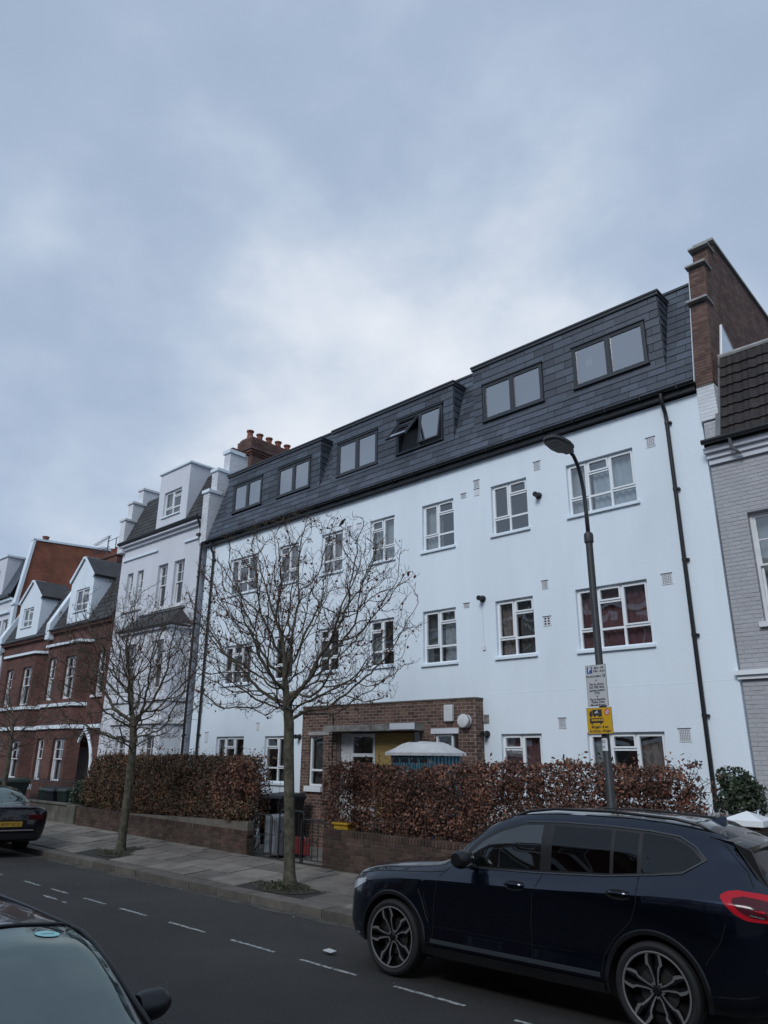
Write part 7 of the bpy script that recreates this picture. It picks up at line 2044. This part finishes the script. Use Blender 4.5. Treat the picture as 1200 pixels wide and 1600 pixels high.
# tailgate spoiler
mb = MB(); n = 15; v = []
for i in range(n):
    yy = -.60 + 1.2 * i / (n - 1); k = 1 - (abs(yy) / .60) ** 4 * .35; z = 1.60 - .05 * (yy / .6) ** 2
    v += [(4.20, yy, z + .035), (4.40, yy, z + .005), (4.40 + .16 * k, yy * 1.02, z - .045), (4.40 + .15 * k, yy * 1.02, z - .085), (4.40, yy, z - .06)]
f = [(5 * i + a, 5 * i + a + 1, 5 * (i + 1) + a + 1, 5 * (i + 1) + a) for i in range(n - 1) for a in range(4)] + [(0, 1, 2, 3, 4), (5 * n - 1, 5 * n - 2, 5 * n - 3, 5 * n - 4, 5 * n - 5)]
mb.add(v, f); mb.build('spoiler', 'navy', suv, smooth=40)
for sg in (-1, 1):
    mb = MB(); mb.prism([(4.42, sg * .60, 1.545), (4.55, sg * .61, 1.50), (4.665, sg * .64, 1.215), (4.60, sg * .655, 1.27)], (0, sg * .04, 0)); mb.build('spoiler_blade', 'trim', suv)
# shark fin aerial, number plates, grille
mb = MB(); mb.add([(3.98, -.035, 1.675), (4.20, -.04, 1.655), (4.20, .04, 1.655), (3.98, .035, 1.675), (4.17, 0, 1.745), (4.20, 0, 1.735)], [(0, 1, 5, 4), (3, 4, 5, 2), (1, 2, 5), (0, 4, 3), (0, 3, 2, 1)]); mb.build('shark_fin', 'navy', suv)
mb = MB(); mb.box(-.012, .0, -.26, .26, .50, .61); mb.build('number_plate', 'white_plastic', suv)
mb = MB()
for sg in (-1, 1): 
    for k in range(7): mb.box(-.02, .0, sg * (.06 + k * .05), sg * (.06 + k * .05) + .012, .66, .84)
    mb.box(-.018, -.001, sg * .22 - .18, sg * .22 + .18, .845, .86); mb.box(-.018, -.001, sg * .22 - .18, sg * .22 + .18, .645, .658)
mb.build('grille', 'trim', suv)
mb = MB(); mb.box(4.751, 4.765, -.26, .26, .66, .77); mb.build('number_plate', 'plate_yellow', suv)

# ---------------------------------------------------------------- near dark hatchback (only roof and windscreen in view)
S2 = [0, .05, .22, .55, .90, 1.20, 1.40, 1.70, 2.00, 2.25, 2.65, 3.05, 3.45, 3.75, 3.95, 4.08, 4.15]
def row(y, z): return (y, z)
rows2 = [
 ([0.01] * 17, [.26] * 17),
 ([.40, .55, .68, .76, .78, .78, .78, .78, .78, .78, .78, .78, .78, .76, .72, .66, .60], [.26] * 17),
 ([.46, .62, .76, .84, .85, .85, .85, .85, .85, .85, .85, .85, .85, .84, .80, .74, .66], [.30] * 17),
 ([.48, .65, .79, .87, .88, .88, .88, .88, .88, .88, .88, .88, .88, .87, .83, .77, .68], [.45] * 17),
 ([.46, .64, .78, .865, .88, .88, .88, .88, .88, .88, .88, .88, .885, .875, .84, .78, .68], [.66, .68, .70, .72, .72, .72, .72, .72, .72, .72, .72, .73, .74, .74, .74, .74, .72]),
 ([.42, .60, .74, .835, .865, .87, .87, .87, .87, .87, .87, .87, .87, .86, .82, .77, .68], [.74, .78, .83, .87, .90, .92, .93, .94, .95, .95, .96, .97, .98, .98, .96, .93, .88]),
 ([.38, .54, .67, .76, .79, .81, .815, .815, .815, .815, .81, .80, .79, .77, .74, .71, .64], [.77, .82, .885, .93, .96, .975, .985, 1.0, 1.0, 1.01, 1.02, 1.04, 1.06, 1.07, 1.05, 1.01, .95]),
 ([.26, .40, .50, .58, .62, .65, .70, .735, .735, .73, .725, .715, .70, .68, .66, .64, .60], [.79, .845, .91, .96, .99, 1.01, 1.05, 1.13, 1.23, 1.26, 1.27, 1.27, 1.26, 1.24, 1.18, 1.07, .98]),
 ([.22, .33, .42, .49, .53, .56, .64, .655, .64, .625, .61, .60, .59, .57, .57, .58, .56], [.795, .85, .915, .965, 1.0, 1.02, 1.08, 1.23, 1.345, 1.385, 1.405, 1.40, 1.38, 1.34, 1.24, 1.09, .99]),
 ([.18, .28, .36, .42, .46, .49, .585, .60, .585, .57, .56, .55, .54, .53, .53, .54, .53], [.80, .852, .918, .97, 1.002, 1.025, 1.09, 1.25, 1.375, 1.42, 1.44, 1.435, 1.415, 1.375, 1.26, 1.10, 1.0]),
 ([.10, .16, .20, .24, .26, .28, .33, .33, .33, .33, .33, .33, .32, .31, .31, .31, .30], [.805, .857, .923, .975, 1.01, 1.035, 1.11, 1.275, 1.405, 1.45, 1.475, 1.47, 1.45, 1.405, 1.28, 1.11, 1.005]),
 ([0.0] * 17, [.805, .857, .923, .977, 1.012, 1.038, 1.115, 1.285, 1.415, 1.46, 1.485, 1.48, 1.46, 1.41, 1.285, 1.115, 1.005]),
]
def fwd(x): return float(np.interp(x, [0, 1.2, 1.4, 2.14, 2.7, 9], [0, 1.04, 1.17, 1.86, 2.7, 9]))
S2 = [fwd(x) for x in S2]
B2 = Body(S2, rows2)
# it faces the other way: its local x runs towards the left of the picture
hat = thing('parked_car', 'dark grey hatchback at the near kerb with a mint sticker on its windscreen', 'car', (-2.15, 1.42, -.02), rot=(0, 0, R(180 + .5)), local=True)
b2 = B2.mesh(80, 3).build('body', 'grey_paint', hat); HX2 = ((.80, .31), (3.35, .31)); cut_arches(b2, HX2, .355, .55, 'well')
for hx, hz in HX2:
    for sg in (-1, 1): wheel(hat, hx, sg * .885, hz, .31, .21, .2, sg, style='single', spokes=7)
for sg in (-1, 1):
    region(B2, 'window_surround', 'trim', hat, fwd(1.5), 3.62, pl((fwd(1.5), 1.0), (2.6, 1.03), (3.3, 1.07), (3.62, 1.12)), pl((fwd(1.5), 1.02), (fwd(1.75), 1.17), (fwd(2.05), 1.34), (fwd(2.3), 1.385), (2.7, 1.40), (3.2, 1.385), (3.5, 1.30), (3.62, 1.15)), .0035, sg, 30, 6)
    region(B2, 'front_door_glass', 'car_glass', hat, fwd(1.68), 2.45, pl((fwd(1.68), 1.02), (2.45, 1.04)), pl((fwd(1.68), 1.10), (fwd(1.95), 1.27), (fwd(2.1), 1.33), (2.45, 1.375)), .0065, sg, 16, 6)
    region(B2, 'rear_door_glass', 'car_glass', hat, 2.55, 3.45, pl((2.55, 1.045), (3.45, 1.10)), pl((2.55, 1.378), (3.1, 1.37), (3.3, 1.33), (3.45, 1.24)), .0065, sg, 16, 6)
    strip_path(B2, 'door_gap', 'well', hat, [(1.5, 1.0), (1.42, .8), (1.4, .35)], .0035, .002, sg); strip_path(B2, 'door_gap', 'well', hat, [(2.5, 1.02), (2.48, .8), (2.48, .35)], .0035, .002, sg)
    mb = MB(); mx, mz = fwd(1.82), 1.05
    mb.tube([(mx + .02, sg * .80, 1.0), (mx, sg * .87, 1.02)], [.03, .026], 8); prof = []
    for i in range(9):
        u = i / 8; k = math.sin(math.pi * (u * .80 + .14)) ** .30; yy = sg * (.85 + .17 * u)
        for j in range(12):
            a = 2 * math.pi * j / 12; prof.append((mx + .01 + .075 * math.cos(a) * k, yy, mz + .072 * math.sin(a) * k))
    mb.add(prof, [(i * 12 + j, i * 12 + (j + 1) % 12, (i + 1) * 12 + (j + 1) % 12, (i + 1) * 12 + j) for i in range(8) for j in range(12)] + [tuple(range(12)), tuple(range(96, 108))[::-1]])
    mo = mb.build('door_mirror', 'trim', hat, smooth=50)
    mb = MB(); mb.tube([(fwd(1.42), sg * .72, 1.055), (fwd(1.6), sg * .705, 1.14), (fwd(1.8), sg * .685, 1.245), (fwd(2.0), sg * .66, 1.335), (fwd(2.12), sg * .645, 1.375), (2.4, sg * .60, 1.425), (2.9, sg * .575, 1.447), (3.5, sg * .555, 1.42)], [.014, .016, .016, .016, .015, .012, .012, .012], 8); mb.build('pillar_trim', 'trim', hat, smooth=True)
across(B2, 'windscreen', 'windscreen', hat, fwd(1.42), fwd(2.14), 8.35, off=.006)
mb = MB(); hp = [B2.at(fwd(2.14) + .025, t, -1) + Vector((0, 0, .009)) for t in np.linspace(8.5, 10.99, 10)] + [B2.at(fwd(2.14) + .025, t, 1) + Vector((0, 0, .009)) for t in np.linspace(10.99, 8.5, 10)]
mb.tube(hp, .009, 6); mb.build('windscreen_seal', 'trim', hat, smooth=True)
mb = MB(); mb.lathe([(0, .012), (.045, .012), (.06, .004), (.06, 0)], (2.95, 0, 1.478), 'z', 16); mb.build('roof_aerial', 'trim', hat, smooth=40)
# sunshade-like dash top and sticker
def ws_place(cx, cy, sc=1.0, off=.009):
    """place flat print on the windscreen around (x=cx, y=cy) in car space"""
    e = .03
    def P(x, y):
        ty = abs(y); sd = -1 if y < 0 else 1
        lo, hi = 8.0, B2.n - 1.0001
        for _ in range(24):
            m_ = (lo + hi) / 2
            if B2.at(x, m_, 1).y > ty: lo = m_
            else: hi = m_
        return B2.at(x, (lo + hi) / 2, sd)
    p0 = P(cx, cy); ax = (P(cx + e, cy) - p0).normalized(); ay = (P(cx, cy + e) - p0).normalized(); n = ax.cross(ay).normalized(); n = n if n.z > 0 else -n
    return p0 + n * off, ax, ay, n
p0, ax_, ay_, nn_ = ws_place(fwd(2.03), -.43)
mb = MB(); n = 28; mb.add([p0 + ay_ * (.062 * math.cos(2 * math.pi * k / n)) + ax_ * (.036 * math.sin(2 * math.pi * k / n)) for k in range(n)], [tuple(range(n))])
mb.build('sticker', 'sticker', hat)
text_mesh('council', .022, hat, 'bin_green', lambda x, y: p0 + nn_ * .001 - ay_ * x * -1 * -1 + ax_ * y + ay_ * 0)
# dashboard inside
mb = MB(); mb.box(1.05, 1.5, -.62, .62, .82, .93); bevel(mb.build('dashboard', 'seat', hat), .04)

# ---------------------------------------------------------------- black saloon further up the street, seen from behind
S3 = [0, .06, .25, .60, 1.0, 1.35, 1.60, 1.95, 2.25, 2.6, 3.1, 3.5, 3.85, 4.15, 4.45, 4.66, 4.76, 4.80]
rows3 = [
 ([0.01] * 18, [.24] * 16 + [.28, .32]),
 ([.40, .56, .70, .78, .80] + [.80] * 8 + [.79, .77, .74, .70, .64], [.24] * 15 + [.26, .30, .34]),
 ([.46, .64, .78, .86, .87] + [.87] * 8 + [.87, .85, .82, .77, .70], [.28] * 14 + [.30, .32, .36, .40]),
 ([.48, .68, .82, .895, .90] + [.90] * 8 + [.905, .89, .865, .82, .75], [.42] * 14 + [.44, .47, .50, .52]),
 ([.46, .66, .80, .89, .905] + [.905] * 8 + [.91, .90, .88, .845, .79], [.62] * 15 + [.64, .66, .66]),
 ([.42, .62, .76, .86, .885] + [.89] * 8 + [.89, .88, .865, .83, .78], [.72, .76, .80, .84, .87, .88, .89, .90, .90, .91, .92, .93, .93, .93, .93, .92, .90, .86]),
 ([.38, .56, .69, .79, .82, .83, .835, .835, .835, .835, .83, .825, .82, .81, .80, .79, .77, .74], [.74, .79, .85, .90, .93, .95, .96, .97, .975, .98, .985, .99, 1.0, 1.0, 1.0, .99, .965, .91]),
 ([.28, .42, .52, .60, .64, .66, .71, .74, .735, .73, .725, .72, .715, .70, .69, .68, .67, .65], [.76, .81, .87, .92, .955, .975, 1.01, 1.10, 1.20, 1.23, 1.24, 1.22, 1.15, 1.06, 1.035, 1.02, .99, .93]),
 ([.22, .34, .43, .50, .54, .57, .64, .655, .635, .615, .60, .60, .62, .63, .62, .61, .60, .58], [.765, .815, .875, .925, .96, .98, 1.03, 1.18, 1.31, 1.36, 1.38, 1.34, 1.22, 1.08, 1.045, 1.03, .995, .935]),
 ([.18, .28, .36, .42, .46, .49, .58, .59, .575, .56, .545, .54, .56, .58, .56, .55, .54, .52], [.77, .82, .88, .93, .965, .985, 1.045, 1.20, 1.34, 1.395, 1.42, 1.38, 1.245, 1.09, 1.05, 1.035, 1.0, .94]),
 ([.10, .16, .20, .24, .26, .28, .32, .32, .32, .32, .32, .32, .32, .32, .32, .32, .31, .30], [.775, .825, .885, .935, .97, .99, 1.06, 1.225, 1.37, 1.43, 1.455, 1.41, 1.265, 1.10, 1.06, 1.045, 1.005, .945]),
 ([0.0] * 18, [.775, .825, .885, .935, .97, .99, 1.065, 1.235, 1.38, 1.44, 1.465, 1.42, 1.27, 1.10, 1.062, 1.05, 1.008, .948]),
]
B3 = Body(S3, rows3)
aud = thing('parked_car', 'black saloon with a yellow rear number plate parked at the far left kerb', 'car', (-23.65, 7.50, -.0), rot=(R(-2), 0, R(1.0)), local=True)
b3 = B3.mesh(80, 3).build('body', 'black_paint', aud); HX3 = ((.88, .33), (3.70, .33)); cut_arches(b3, HX3, .37, .55, 'well')
for hx, hz in HX3:
    for sg in (-1, 1): wheel(aud, hx, sg * .895, hz, .33, .23, .22, sg, style='single', spokes=9)
for sg in (-1, 1):
    region(B3, 'side_glass', 'car_glass', aud, 1.75, 3.75, pl((1.75, .99), (3.0, 1.01), (3.75, 1.07)), pl((1.75, 1.04), (2.2, 1.27), (2.6, 1.335), (3.1, 1.345), (3.5, 1.26), (3.75, 1.12)), .005, sg, 24, 6)
    region(B3, 'tail_lamp', 'tail_dark', aud, 4.30, 4.79, pl((4.30, .86), (4.5, .80), (4.79, .74)), pl((4.30, .90), (4.6, .915), (4.79, .86)), .008, sg, 12, 4)
across(B3, 'rear_window', 'windscreen', aud, 3.42, 4.10, 8.3, lo=0.0)
ex = 4.80
def rear_patch(name, m, y0, y1, z0, z1, d=.012, par=aud):
    mb = MB(); mb.box(ex, ex + d, y0, y1, z0, z1); return bevel(mb.build(name, m, par), .003)
for sg in (-1, 1): rear_patch('tail_lamp', 'tail_dark', *sorted((sg * .40, sg * .74)), .74, .85, .012)
rear_patch('plate_recess', 'trim', -.38, .38, .565, .735, .004)
pt = rear_patch('number_plate', 'plate_yellow', -.26, .26, .59, .70, .016)
text_mesh('BV57 KCO', .098, aud, 'ink', lambda x, y: Vector((ex + .0168, x, .645 + y)), bold=.002)
rear_patch('chrome_strip', 'chrome', -.55, .55, .50, .525, .02)
rear_patch('diffuser', 'trim', -.6, .6, .32, .44, .01)
for k in range(4):
    mb = MB(); mb.lathe([(.026, 0), (.034, 0), (.034, .006), (.026, .006)], (ex, -.084 + k * .056, .79), 'x', 20)
    mb.v = [(ex + (p[0] - ex), p[1], p[2]) for p in mb.v]; mb.build('badge_ring', 'chrome', aud)
mb = MB(); mb.box(4.62, 4.78, -.55, .55, .985, 1.015); bevel(mb.build('boot_lip', 'black_paint', aud), .01)
bpy.context.view_layer.update()
